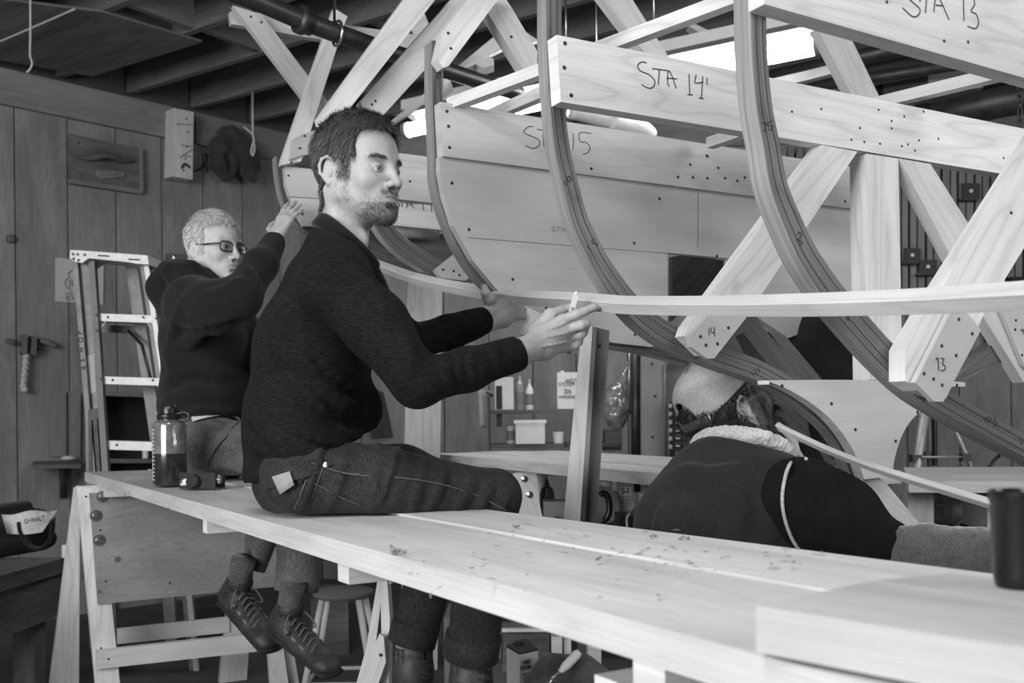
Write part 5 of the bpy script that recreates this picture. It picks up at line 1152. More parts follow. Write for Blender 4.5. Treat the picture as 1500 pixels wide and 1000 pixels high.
t = thing('small_canister', 'small pale canister left of the white box on the lower shelf', 'canister', loc=item(748, zs2)); lathe('body', item(748, zs2), [(0, 0), (m_(6), 0), (m_(6), m_(24)), (m_(5), m_(26)), (0, m_(26))], WHITEP, t, n=18); lathe('label_band', item(748, zs2), [(m_(6.1), m_(5)), (m_(6.15), m_(6)), (m_(6.15), m_(18)), (m_(6.1), m_(19))], GREYP, t, n=18)
t = thing('lidded_box', 'white plastic box with a lid on the lower shelf', 'box', loc=item(776, zs2)); box('body', item(776, zs2) + Vector((0.0, .0, m_(15))), m_(42), .16, m_(30), WHITEP, t, bevel=.004); box('lid', item(776, zs2) + Vector((0, 0, m_(32))), m_(47), .18, m_(5), WHITEP, t, bevel=.004)
t = lathe('white_cup', item(817.5, zs2), [(0, 0), (m_(7), 0), (m_(8.3), m_(15)), (m_(8.6), m_(16.5)), (m_(7.8), m_(16.5)), (m_(7), m_(3)), (0, m_(3))], WHITEP, n=20); tag(t, 'small white cup right of the lidded box on the lower shelf', 'cup')
hc = thing('bar_clamp', 'small metal clamp hanging on the wall left of the shelves', 'clamp', loc=P(709, 598, 5.4))
bar('bar', P(704, 575, 5.5), P(706, 624, 5.5), .02, .012, STEEL, hc, up=(0, 1, 0)); bar('bar', P(714, 577, 5.5), P(715, 624, 5.5), .012, .008, ALUD, hc, up=(0, 1, 0)); bar('head', P(701, 573, 5.48), P(718, 576, 5.48), .03, .03, STEEL, hc); bar('foot', P(705, 625, 5.48), P(716, 625, 5.48), .02, .02, ALUD, hc); tube('thumb_screw', [P(712, 574, 5.47), P(722, 580, 5.47)], .008, BLACKPIPE, hc, n=8)
# plastic bag, pipe, panel
pbag = Sdf(.04)
for (x, y, r) in ((916, 548, .022), (918, 530, .012), (905, 575, .05), (898, 590, .065), (912, 590, .05), (900, 610, .05), (915, 562, .035)): pbag.cap(P(x, y, 5.0), P(x + 4, y + 6, 5.0), r, r * .9)
pbag.disp = lambda p: 0.006 * np.sin(p[:, 0] * 90 + 3 * np.sin(p[:, 2] * 70)) * np.sin(p[:, 2] * 60 + 2 * np.sin(p[:, 0] * 50))
BAGM = plain('clear_plastic_film', 0.16, rough=.12, var=.3, scale=25, coat=.8, spec=.9)
o = sdf_obj('plastic_bag', pbag, .011, BAGM); tag(o, 'crinkled clear plastic bag hanging right of the prop', 'plastic bag')
boxy('open_box', 887, 630, 911, 660, 5.2, .2, BENCHOLD, 'dark open box on the lower shelf behind the prop', 'box')
vp_ = tube('vertical_pipe', [P(932, 480, 4.9), P(932, 720, 4.9)], .026, BLACKPIPE, n=16); tag(vp_, 'dark vertical pipe left of the grey panel', 'pipe')
o = tube('thin_rod', [P(921.5, 500, 4.85), P(921.5, 600, 4.85)], .003, STEEL, n=6); tag(o, 'thin rod hanging beside the dark vertical pipe', 'rod')
ep = thing('panel_cabinet', 'grey painted cabinet front with a recessed opening behind the capped man', 'cabinet', loc=P(990, 600, 4.8))
for nm, pts in (('stile', [(939, 500), (974, 500), (976, 760), (940, 760)]), ('rail_top', [(974, 500), (1180, 500), (1180, 532), (974, 530)]), ('stile', [(1150, 530), (1180, 530), (1180, 760), (1150, 760)])):
    prism(nm, [P(x, y, 4.8) for x, y in pts], (0, .04, 0), MIDP, ep)
ep.children[1].name = 'top_rail'
prism('back', [P(x, y, 4.92) for x, y in ((970, 525), (1180, 525), (1180, 760), (970, 760))], (0, .02, 0), MIDP, ep)
tube('trim_bead', [P(975, 700, 4.79), P(974, 536, 4.79), P(977, 531, 4.79), P(1150, 531, 4.79)], .007, ALUD, ep, n=8)
for x, y in ((955, 533), (956, 640), (960, 580)): screw(P(x, y, 4.798), (0, -1, 0), ep, .007)
og = thing('drawer_rack', 'narrow black rack of small drawers behind the capped man', 'rack', loc=P(994, 630, 4.7))
prism('case', [P(x, y, 4.7) for x, y in ((985, 588), (1008, 588), (1010, 690), (986, 690))], (0, .1, 0), BLACKP, og)
for i in range(9):
    y = 592 + i * 11; prism('drawer', [P(x, yy, 4.69) for x, yy in ((988, y), (998, y), (998, y + 8), (988, y + 8))], (0, .02, 0), BLACKPIPE, og); prism('drawer', [P(x, yy, 4.69) for x, yy in ((999.5, y), (1008, y), (1008, y + 8), (999.5, y + 8))], (0, .02, 0), BLACKPIPE, og)
    tube('pull', [P(990, y + 6, 4.685), P(996, y + 6, 4.685)], .003, ALU, og, n=5)
for i in range(6):
    y = 591 + i * 12; prism('label', [P(x, yy, 4.72) for x, yy in ((980, y), (985, y), (985, y + 6), (980, y + 6))], (0, .004, 0), PAPER, og)
# back counter and the goods on it
ct = thing('back_counter', 'dark cluttered counter along the far wall below the shelves', 'counter', loc=P(850, 775, 4.3))
ZK = P(850, 771, 4.0).z
box('top', Vector((.60, 4.45, ZK - .02)), 1.25, .9, .04, BENCHOLD, ct)
for x in (-.25, .8): box('leg', Vector((x + .3, 4.3, (ZK - .04) / 2)), .08, .08, ZK - .04, BENCHOLD, ct)
def it2(px, Y=4.15): return Vector((ray(px, 700).x * Y, Y, ZK))
m4 = lambda n, Y=4.15: n * Y / F
t = thing('white_funnel', 'white plastic funnel standing behind the prop foot', 'funnel', loc=it2(790)); lathe('cone', it2(790, 4.2), [(0, 0), (m4(6), 0), (m4(7), m4(40)), (m4(8), m4(52)), (m4(15), m4(78)), (m4(16), m4(81)), (m4(14), m4(81)), (0, m4(60))], WHITEP, t, n=22)
t = thing('dark_bottle', 'dark squeeze bottle in front of the white funnel', 'bottle', loc=it2(800)); lathe('body', it2(801, 4.0), [(0, 0), (m4(10), 0), (m4(10.5), m4(45)), (m4(8), m4(55)), (m4(4), m4(57)), (m4(4), m4(60)), (m4(2), m4(66)), (0, m4(70))], plain('dark_bottle_plastic', .05, rough=.3), t, n=20)
t = thing('control_box', 'pale square box with black knobs beside the prop', 'box', loc=it2(810)); box('body', it2(811, 4.0) + Vector((0, -.12, m4(22))), m4(32), .12, m4(38), GREYP, t, bevel=.004)
for (dx_, dz_) in ((-4, 16), (3, 18), (6, 12), (-1, 9)): lathe('knob', it2(811, 3.8) + Vector((m4(dx_), -.01, m4(dz_))), [(0, 0), (.012, 0), (.011, .02), (0, .022)], BLACKP, t, n=12, axis=(0, -1, 0))
t = tube('black_hose', [P(884 + 9 * math.cos(a_), 742 + 20 * math.sin(a_), 3.9) for a_ in np.linspace(-2.2, 1.8, 20)], .013, BLACKP, n=10); tag(t, 'curved black hose loop right of the prop', 'hose')
t = thing('machine_housing', 'pale grey machine housing behind the black hose', 'machine', loc=it2(895)); lathe('drum', P(880, 738, 4.1), [(0, 0), (.07, 0), (.075, .01), (.075, .06), (0, .07)], GREYP, t, n=24, axis=(0, -1, 0)); box('body', P(895, 742, 4.15), .10, .15, .12, GREYP, t, bevel=.01)
t = thing('white_jar', 'short white jar on the counter just right of the prop', 'jar', loc=it2(888)); lathe('body', P(888, 722, 4.2), [(0, 0), (.026, 0), (.026, .05), (0, .05)], WHITEP, t, n=18); lathe('lid', P(888, 702, 4.2), [(0, 0), (.028, 0), (.028, .018), (0, .02)], GREYP, t, n=18)
t = thing('solvent_can', 'flat pale can lettered S-1 on the counter', 'can', loc=it2(916)); q = P(916, 731, 4.0); box('body', q, m4(22), .05, m4(48), plain('solvent_label', .33, var=.05), t, bevel=.003); box('dark_cap', q + Vector((0, 0, m4(25))), m4(16), .03, m4(4), BLACKM, t, bevel=.002)
prism('label_panel', [q + Vector((-m4(8), -.0255, m4(6))), q + Vector((m4(8), -.0255, m4(6))), q + Vector((m4(8), -.0255, m4(18))), q + Vector((-m4(8), -.0255, m4(18)))], (0, -.001, 0), WHITEP, t, bevel=0)
text('lettering', 'S-1', q + Vector((-m4(7), -.0265, m4(8.5))), (1, 0, 0), (0, -1, 0), .034, INK, t, squash=.8, bold=.0012)
for i_ in range(4): prism('text_line', [q + Vector((-m4(6), -.0255, -m4(i_ * 4))), q + Vector((m4(6 - i_), -.0255, -m4(i_ * 4))), q + Vector((m4(6 - i_), -.0255, -m4(i_ * 4 + 1.2))), q + Vector((-m4(6), -.0255, -m4(i_ * 4 + 1.2)))], (0, -.0005, 0), MIDP, t, bevel=0)
t = thing('pouch', 'upright pale pouch half hidden behind the vest', 'pouch', loc=it2(945)); ps = Sdf(.02); ps.slab(P(948, 712, 3.9), P(942, 748, 3.9), (.022, .012), (.034, .022), (1, 0, 0)); sdf_obj('body', ps, .006, GREYP, t); prism('label', [P(x, y, 3.87) for x, y in ((936, 722), (946, 721), (947, 733), (936, 734))], (0, .001, 0), WHITEP, t, bevel=0)
boxy('black_case', 908, 756, 950, 774, 3.7, .2, BLACKP, 'low black case on the counter beside the vest', 'case')
cord('extension_cord', [P(935, 740, 3.75), P(930, 745, 3.6), P(922, 752, 3.5), P(918, 762, 3.5), P(920, 778, 3.5)], .0045, 'thin white cord drooping from the pouch to the counter', WHITEP, 'cord')
# ------------------------------------------------------------------ right side: slatted rack, tripod, grinder
rk = thing('slat_rack', 'rack of narrow upright strips on the far wall at right', 'rack', loc=onB(1380, 330, .1))
back = prism('backing', [onB(1140, 225, .03), onB(1560, 215, .03), onB(1560, 452, .03), (onB(1140, 452, .03))], -W2N * .015, BLACKM, rk, bevel=0)
SL = wood('rack_strips', 0.20, contrast=.2, rings=6, knots=.2, pore=.15)
x = 1144.0; i = 0
while x < 1555:
    w_ = 8.2 + (i % 3) * .8; prism('slat', [onB(x, 215, .12), onB(x + w_, 215, .12), onB(x + w_, 450 - (i % 4) * 3, .12), onB(x, 450 - (i % 4) * 3, .12)], -W2N * (.04 if i % 2 else .03), SL, rk, grain=(0, 0, 1)); x += w_ + (3.6 if i % 2 else 2.2); i += 1
BM = plain('black_bracket', .012, rough=.5)
for (x0, y0, x1, y1, lab) in ((1410, 268, 1435, 291, 'black bracket with a bright bolt high on the slat rack'), (1325, 363, 1348, 384, 'left of two lower black brackets on the slat rack'), (1347, 380, 1372, 401, 'right of two lower black brackets on the slat rack')):
    t = thing('rack_bracket', lab, 'bracket', 'black brackets on the slat rack', onB((x0 + x1) / 2, (y0 + y1) / 2, .15))
    prism('plate', [onB(x0, y0, .15), onB(x1, y0, .15), onB(x1, y1, .15), onB(x0, y1, .15)], -W2N * .02, BM, t); prism('lip', [onB(x0 - 4, y1 - 1, .19), onB(x1 - 2, y1 - 1, .19), onB(x1 - 2, y1 + 2, .19), onB(x0 - 4, y1 + 2, .19)], -W2N * .05, BM, t)
    lathe('bolt', onB((x0 + x1) / 2, (y0 + y1) / 2, .152), [(0, 0), (.011, 0), (.011, .004), (0, .005)], WHITEP, t, n=12, axis=W2N)
boxy('black_block', 1482, 405, 1500, 425, 5.0, .1, BLACKM, 'dark block on the wall behind the batten at the right edge', 'block')
o = tag(prism('lath_stub', [onB(x_, y_, .06) for x_, y_ in ((1440, 463), (1447, 463), (1447, 530), (1449, 530), (1449, 478), (1452, 478), (1452, 476), (1440, 476))], -W2N * .03, BLACKPIPE), 'small dark hook on the wall right of the plate marked 13', 'hook')
tp = thing('camera_tripod', 'silver tripod standing behind the right hand table', 'tripod', loc=P(1370, 660, 4.3))
TY = 4.35; TT = P(1368, 560, TY)
tube('leg', [P(1361, 560, TY - .02), P(1345, 668, TY - .1), P(1335, 760, TY - .17)], [.02, .018, .013], ALU, tp, n=10); tube('leg', [P(1362, 560, TY + .1), P(1362, 668, TY + .1), P(1362, 760, TY + .15)], [.014, .013, .011], ALUD, tp, n=10); tube('leg', [P(1368, 560, TY), P(1418, 672, TY + .02), P(1450, 760, TY + .05)], [.009, .009, .008], ALU, tp, n=10)
tube('strut', [P(1347, 669, TY - .1), P(1414, 669, TY + .02)], .005, ALU, tp, n=6)
for x, y, yy in ((1344, 672, -.1), (1363, 667, .1), (1417, 670, .02)): boxy('clamp', x - 7, y - 6, x + 7, y + 5, TY + yy - .02, .04, BLACKP, '', '', None, tp)
lathe('centre_column', P(1368, 580, TY), [(0, -.3), (.012, -.3), (.012, .15), (.03, .16), (.03, .2), (0, .2)], BLACKP, tp, n=14)
gr = thing('bench_grinder', 'silver motor of a bench grinder under the right hand table', 'grinder', loc=P(1370, 760, 4.1))
lathe('motor', P(1328, 748, 4.0), [(0, 0), (.05, .005), (.075, .03), (.08, .06), (.08, .2), (.07, .24), (0, .25)], ALU, gr, n=26, axis=(1, .1, 0))
prism('badge', [P(x_, y_, 3.915) for x_, y_ in ((1337, 722), (1352, 722), (1352, 735), (1337, 735))], (0, .01, 0), BLACKM, gr)
prism('switch', [P(x_, y_, 3.9) for x_, y_ in ((1326, 720), (1334, 720), (1334, 740), (1326, 740))], (0, .01, 0), WHITEP, gr)
tube('guard', [P(1405 + 14 * math.cos(a_), 745 + 26 * math.sin(a_), 4.0) for a_ in np.linspace(0, 6.28, 24)[:-1]], .03, BLACKP, gr, n=10, closed=True)
prism('tool_rest', [P(x_, y_, 3.9) for x_, y_ in ((1383, 722), (1394, 722), (1394, 756), (1386, 757), (1384, 742), (1376, 742), (1376, 738), (1384, 738))], (0, .02, 0), ALU, gr)
c2 = thing('right_counter', 'dark lower shelf under the right hand table', 'shelf', loc=P(1420, 785, 4.0)); ZR = P(1400, 782, 4.0).z
box('top', Vector((2.0, 4.3, ZR - .02)), 1.3, .9, .04, BENCHOLD, c2); 
for xx in (1.5, 2.5): box('leg', Vector((xx, 4.4, (ZR - .04) / 2)), .06, .06, ZR - .04, BENCHOLD, c2)
for k_, pts in enumerate((((1400, 775), (1425, 758), (1440, 745), (1448, 735)), ((1395, 780), (1430, 770), (1455, 762)), ((1415, 782), (1440, 775), (1450, 778)))):
    cord('power_cord', [P(x_, y_, 3.9) for x_, y_ in pts], .007, ('upper', 'middle', 'lower')[k_] + ' dark power cord tangled beside the grinder', BLACKP, 'cord')
cord('wall_cable', [P(1448, 686, 4.3), P(1455, 675, 4.6), P(1463, 668, 4.7), P(1466, 662, 4.7)], .009, 'black cable rising behind the right hand table', BLACKP, 'cable')
boxy('clear_tray', 1400, 776, 1440, 786, 3.7, .1, GREYP, 'shallow clear tray beside the fleece sleeve', 'tray')
boxy('router_case', 1446, 727, 1500, 775, 3.6, .2, WHITEP, 'pale machine case with a dark top under the right hand table', 'case')
boxy('router_table', 1450, 718, 1500, 726, 3.6, .2, BLACKP, 'black machine top on the pale case at right', 'machine')
# dark jacket hanging beyond the keel joint
jk = Sdf(.04); jk.cap(P(1215, 500, 3.35), P(1215, 590, 3.35), .17, .2); jk.cap(P(1180, 490, 3.3), P(1160, 560, 3.3), .08, .09); jk.cap(P(1245, 500, 3.3), P(1262, 580, 3.3), .07, .09)
jk.disp = lambda p: .008 * np.sin(p[:, 0] * 45 + 2 * np.sin(p[:, 2] * 20))
o = sdf_obj('dark_jacket', jk, .015, fabric('jacket_cloth', .016)); tag(o, 'black cloth jacket seen beyond the keel joint', 'jacket')
o = prism('hung_cloth', [onB(x_, y_, .04) for x_, y_ in ((533, 560), (560, 575), (574, 640), (545, 642), (530, 600))], -W2N * .03, fabric('hung_cloth_dark', .05)); tag(o, 'dark cloth hanging on the wall behind the seated man\'s belly', 'cloth')
pc = thing('notched_block', 'pale plywood piece with a curved notch between the two hands', 'wood piece', loc=P(780, 470, 2.75))
plt = [(752, 463), (759, 451), (765, 447), (775, 450), (795, 461), (800, 470), (790, 490), (763, 489), (757, 480), (752, 472), (762, 468), (768, 461), (768, 455), (763, 452), (758, 457), (759, 462)]
prism('piece', [P(x_, y_, 2.75) for x_, y_ in ((759, 451), (764, 446), (796, 460), (800, 470), (790, 490), (763, 489), (752, 474), (763, 468), (768, 459), (764, 452), (759, 458))], (0, .012, 0), PINE, pc)
# ------------------------------------------------------------------ people: implicit bodies, heads, hands, hair
def skin_mat(name, v):
    m, nt, b = _mat(name); L = nt.links
    at = N(nt, 'ShaderNodeAttribute', attribute_name='tone'); tc = N(nt, 'ShaderNodeTexCoord')
    nz = N(nt, 'ShaderNodeTexNoise'); nz.inputs['Scale'].default_value = 45; nz.inputs['Detail'].default_value = 4; L.new(tc.outputs['Object'], nz.inputs['Vector'])
    r = N(nt, 'ShaderNodeMapRange'); r.inputs[1].default_value = .3; r.inputs[2].default_value = .7; r.inputs[3].default_value = v * .93; r.inputs[4].default_value = v * 1.05
    L.new(nz.outputs['Fac'], r.inputs[0]); mm = N(nt, 'ShaderNodeMath', operation='MULTIPLY'); L.new(at.outputs['Fac'], mm.inputs[0]); L.new(r.outputs[0], mm.inputs[1]); L.new(mm.outputs[0], b.inputs['Base Color'])
    b.inputs['Roughness'].default_value = .52; b.inputs['Specular IOR Level'].default_value = .35
    b.inputs['Subsurface Weight'].default_value = .08; b.inputs['Subsurface Radius'].default_value = (.01, .01, .01)
    n2 = N(nt, 'ShaderNodeTexNoise'); n2.inputs['Scale'].default_value = 700; L.new(tc.outputs['Object'], n2.inputs['Vector'])
    bp = N(nt, 'ShaderNodeBump'); bp.inputs['Strength'].default_value = .25; bp.inputs['Distance'].default_value = .0006; L.new(n2.outputs['Fac'], bp.inputs['Height']); L.new(bp.outputs[0], b.inputs['Normal'])
    MATS[name] = m; return m
SKIN = skin_mat('skin', 0.33); SKIN2 = skin_mat('pale_skin', 0.50); SKIN3 = skin_mat('capped_man_skin', 0.36)  # skin base tones: seated man, grey-haired man, man in the cap
def hair_mat(name, v, rough=.45):
    m, nt, b = _mat(name); g_ = N(nt, 'ShaderNodeNewGeometry')
    r = N(nt, 'ShaderNodeMapRange'); r.inputs[3].default_value = v * .6; r.inputs[4].default_value = v * 1.5; nt.links.new(g_.outputs['Random Per Island'], r.inputs[0]); nt.links.new(r.outputs[0], b.inputs['Base Color'])
    b.inputs['Roughness'].default_value = rough; b.inputs['Specular IOR Level'].default_value = .4; MATS[name] = m; return m
HAIRD = hair_mat('dark_hair', .075); HAIRG = hair_mat('grey_hair', .62); HAIRB = hair_mat('brown_dark_hair', .028); BEARD = hair_mat('beard_hair', .06); BEARDG = hair_mat('greying_beard', .10)
EYEW = plain('eye_white', .42, rough=.15, var=.03); IRIS = plain('iris', .05, rough=.1, var=.2)

def waves(seed, n, lo, hi, amp):
    r_ = np.random.default_rng(seed); K = r_.normal(size=(n, 3)); K /= np.linalg.norm(K, axis=1)[:, None]; K *= r_.uniform(lo, hi, n)[:, None]; ph = r_.uniform(0, 6.28, n)
    return lambda p: amp * np.sin(p @ K.T + ph).sum(1) / math.sqrt(n)
def basis(fwd, up=(0, 0, 1)):
    f = np.array(fwd, float); f /= np.linalg.norm(f); u = np.array(up, float); l = np.cross(u, f); l /= np.linalg.norm(l); u = np.cross(f, l)
    return np.stack([f, l, u], 1)        # local (x fwd, y left, z up) -> world
def rotx(a): return np.array(((1, 0, 0), (0, math.cos(a), -math.sin(a)), (0, math.sin(a), math.cos(a))))
def roty(a): return np.array(((math.cos(a), 0, math.sin(a)), (0, 1, 0), (-math.sin(a), 0, math.cos(a))))
def head_sdf(neck, nr=.056, wide=1.0, jaw=1.0, chin=0.0):
    s = Sdf(.018)
    s.ell((-.008, 0, .048), (.098, .075 * wide, .089))
    s.ell((.030, 0, .035), (.064, .064 * wide, .075), k=.02)
    s.ell((.040, 0, -.020), (.050, .055 * wide, .060), k=.025)
    for y in (-1, 1):
        s.cap((.004, y * .056 * wide * jaw, -.040), (.070, y * .014, -.086 - chin), .017, .016, k=.03)
        s.cap((.008, y * .062 * wide, -.005), (.004, y * .056 * wide * jaw, -.045), .014, .016, k=.03)
        s.ell((.060, y * .041 * wide, -.014), (.019, .019, .018), k=.028)          # cheek bone
    s.ell((.030, 0, -.066), (.052, .040, .026), k=.03)
    s.ell((.084, 0, -.088 - chin), (.015, .019, .014), k=.018)                    # chin
    s.ell((.080, 0, -.052), (.019, .028, .024), k=.02)                            # mouth mound
    for y in (-1, 1):
        s.cap((.090, y * .010, .033), (.073, y * .047, .034), .0085, .007, k=.012)   # brow
        s.ell((.0985, y * .031, .010), (.016, .0185, .0125), op='s', k=.014)        # eye socket
        s.ell((.0745, y * .0315, .011), (.0128, .0128, .0128), k=.003)             # lid mass
        # upper and lower lids
        s.chain([(.0815, y * .0205, .0085), (.0880, y * .026, .0138), (.0885, y * .033, .0145), (.0850, y * .0385, .0125), (.0785, y * .0435, .0080)], [.0016, .0028, .0031, .0028, .0018], k=.003)
        s.chain([(.0815, y * .0205, .0080), (.0870, y * .027, .0050), (.0870, y * .034, .0046), (.0785, y * .0435, .0080)], [.0014, .0018, .0018, .0014], k=.003)
    s.cap((.092, 0, .022), (.1105, 0, -.016), .0080, .0085, k=.013)                # nose bridge
    s.ell((.1135, 0, -.0230), (.0100, .0100, .0085), k=.011)                      # nose tip
    for y in (-1, 1):
        s.ell((.1035, y * .0125, -.0245), (.0105, .0065, .0075), k=.006)
        s.ell((.1070, y * .0065, -.0305), (.0050, .0028, .0035), op='s', k=.003)
    s.cap((.098, 0, -.0330), (.0985, 0, -.0410), .0035, .0035, op='s', k=.006)     # philtrum
    s.chain([(.0850, -.0235, -.0525), (.0965, -.010, -.0470), (.0985, 0, -.0478), (.0965, .010, -.0470), (.0850, .0235, -.0525)], [.0028, .0042, .0040, .0042, .0028], k=.005)
    s.chain([(.0850, -.0215, -.0545), (.0950, -.009, -.0600), (.0960, 0, -.0605), (.0950, .009, -.0600), (.0850, .0215, -.0545)], [.0028, .0052, .0056, .0052, .0028], k=.005)
    s.chain([(.0880, -.0245, -.0530), (.1010, -.010, -.0532), (.1030, 0, -.0535), (.1010, .010, -.0532), (.0880, .0245, -.0530)], [.0010, .0012, .0012, .0012, .0010], op='s', k=.003)
    s.cap((.0970, -.010, -.0705), (.0970, .010, -.0705), .0040, .0040, op='s', k=.009)
    for y in (-1, 1):                                                              # ears
        yb = y * .0765 * wide
        R_ = rotx(-y * .22) @ np.array(((1, 0, 0), (0, 1, 0), (0, 0, 1.)))
        Re = np.array(((math.cos(.35), y * math.sin(.35), 0), (-y * math.sin(.35), math.cos(.35), 0), (0, 0, 1)))
        s.ell((-.010, yb, .004), (.0185, .0070, .0300), R=Re, k=.006)
        c = np.array((-.012, yb + y * .006, .005))
        rim = [(.012, -.004, .010), (.010, -.001, .022), (-.002, .002, .029), (-.015, .005, .024), (-.021, .006, .010), (-.019, .005, -.006), (-.010, .001, -.018), (.000, -.003, -.027), (.006, -.005, -.022)]
        s.chain([(c[0] + a, c[1] + y * b, c[2] + d) for a, b, d in rim], [.0028, .0030, .0032, .0034, .0034, .0032, .0032, .0050, .0040], k=.003)
        s.ell((c[0] + .002, c[1] + y * .0055, c[2] - .001), (.0070, .0035, .0105), op='s', k=.004)
        s.cap((c[0] + .009, c[1] - y * .001, c[2] - .004), (c[0] + .006, c[1], c[2] - .012), .0035, .0030, k=.003)
    neck = np.array(neck, float)
    s.slab((-.022, 0, -.035), neck, (nr * .95, nr), (nr * 1.05, nr * 1.02), (0, 1, 0), k=.028)
    d = neck - np.array((0, 0, -.05))
    for y in (-1, 1): s.cap((-.028, y * .060, -.035), neck + np.array((.030, y * .012, 0)), .012, .011, k=.022)  # neck tendons
    s.ell(np.array((.040, 0, -.100)) * .5 + neck * .5 + np.array((.02, 0, 0)), (.014, .012, .016), k=.02)
    return s
def tone_attr(o, tone):
    a = o.data.attributes.new('tone', 'FLOAT', 'POINT'); a.data.foreach_set('value', tone.astype(np.float32))
def head_tone(p, beard=0.0):
    t = np.ones(len(p)); x, y, zc = p[:, 0], np.abs(p[:, 1]), p[:, 2]
    lip = np.exp(-(((zc + .0535) / .0085) ** 2)) * np.exp(-((y / .022) ** 4)) * (x > .075); t -= .26 * lip
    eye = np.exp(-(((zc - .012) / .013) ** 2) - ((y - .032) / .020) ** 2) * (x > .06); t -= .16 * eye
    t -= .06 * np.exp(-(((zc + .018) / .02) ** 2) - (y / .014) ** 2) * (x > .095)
    if beard:
        b = np.clip((-.040 - zc + .25 * np.clip(x - .03, -1, .05)) / .02, 0, 1) * np.clip((x + .002) / .02, 0, 1) * (1 - np.clip((-.105 - zc) / .02, 0, 1))
        mu = np.exp(-(((zc + .0385) / .007) ** 2)) * (x > .085) * (y < .028); t -= beard * np.clip(b * np.clip((x - .0) / .06, .3, 1) + mu, 0, 1) * (1 - lip)
    return t
class Head:
    def __init__(s, origin, R, scale, neck_world, **k):
        s.o = np.array(origin, float); s.R = R; s.sc = scale
        nl = (np.array(neck_world, float) - s.o) @ R / scale
        s.sdf = head_sdf(nl, **k)
    def w(s, p): return np.asarray(p, float) * s.sc @ s.R.T + s.o
    def l(s, p): return (np.asarray(p, float) - s.o) @ s.R / s.sc
    def mesh(s, h=.0019):
        V, Q = s.sdf.mesh(h); s.LV = V; return s.w(V), Q
def normals_of(sdf, P_, e=.001):
    g_ = np.stack([sdf.ev(P_ + np.eye(3)[i] * e) - sdf.ev(P_ - np.eye(3)[i] * e) for i in range(3)], 1); return g_ / np.maximum(np.linalg.norm(g_, axis=1), 1e-9)[:, None]
def strands(name, hd, LV, maskf, count, lenf, dirf, width, mat, parent, seed=1, lift=0.0, curl_=0.0, seg=4, stick=.35, clump=0.0):
    """hair built as thin tapering ribbons rooted on the head surface (local space)"""
    r_ = np.random.default_rng(seed); pr = np.clip(maskf(LV), 0, 1)
    idx = r_.choice(len(LV), size=count, p=pr / pr.sum()); P0 = LV[idx] + r_.normal(size=(count, 3)) * .0012
    Nn = normals_of(hd.sdf, P0); Ln = lenf(P0) * r_.uniform(.7, 1.15, count); D = dirf(P0, Nn)
    if clump:
        cw = waves(seed + 5, 7, 120, 260, 1.0); cw2 = waves(seed + 6, 7, 120, 260, 1.0); D = D + clump * (np.stack([cw(P0), cw2(P0), cw(P0[:, ::-1])], 1))
    D = D + r_.normal(size=D.shape) * .12
    D /= np.linalg.norm(D, axis=1)[:, None]
    V = np.zeros((count, seg + 1, 2, 3)); p = P0 + Nn * lift; d = D * (1 - stick) + Nn * stick * 1.4; d /= np.linalg.norm(d, axis=1)[:, None]
    side = np.cross(d, Nn + r_.normal(size=Nn.shape) * .5); side /= np.maximum(np.linalg.norm(side, axis=1), 1e-6)[:, None]
    cdir = r_.normal(size=D.shape)
    for k in range(seg + 1):
        w = width * (1 - .8 * (k / seg) ** 1.5) * .5
        V[:, k, 0] = p - side * w; V[:, k, 1] = p + side * w
        p = p + d * (Ln / seg)[:, None]; t = (k + 1) / seg
        d = d * .62 + D * .38 + curl_ * cdir * .3; d -= Nn * np.clip((d * Nn).sum(1) - .35 * (1 - t), 0, 1)[:, None]; d /= np.linalg.norm(d, axis=1)[:, None]
    Wv = hd.w(V.reshape(-1, 3)); base = (np.arange(count) * (seg + 1) * 2)[:, None, None]; k = np.arange(seg)[None, :, None] * 2
    Q = (base + k + np.array((0, 1, 3, 2))[None, None, :]).reshape(-1, 4)
    o = mesh_np(name, Wv, Q, mat, parent, smooth=False); o['kind'] = 'stuff'; return o
def eyes(hd, parent, gaze=(1, 0, 0), closed=0.0):
    for y in (-1, 1):
        c = np.array((.0776, y * .0315, .0096)); n = 18; V = []; Fc = []
        g_ = np.array(gaze, float); g_ /= np.linalg.norm(g_); b = basis(g_, (0, 0, 1))
        prof = [(math.sin(a) * .0122, math.cos(a) * .0122) for a in np.linspace(0.02, 3.1, 12)]
        for r, h in prof:
            for k in range(n): V.append(hd.w(c + b @ np.array((h, r * math.cos(k * 6.2832 / n), r * math.sin(k * 6.2832 / n)))))
        for i in range(11):
            for k in range(n): Fc.append((i * n + k, (i + 1) * n + k, (i + 1) * n + (k + 1) % n, i * n + (k + 1) % n))
        e = mk('eye', V, Fc, EYEW, smooth=True); adopt(e, parent)
        V = []; Fc = []; m = 16
        for rr, hh in ((.0060, .01085), (.0050, .0115), (.0001, .0127)):
            for k in range(m): V.append(hd.w(c + b @ np.array((hh, rr * math.cos(k * 6.2832 / m), rr * math.sin(k * 6.2832 / m)))))
        for i in range(2):
            for k in range(m): Fc.append((i * m + k, (i + 1) * m + k, (i + 1) * m + (k + 1) % m, i * m + (k + 1) % m))
        ir = mk('iris', V, Fc, IRIS, smooth=True); ir.parent = e
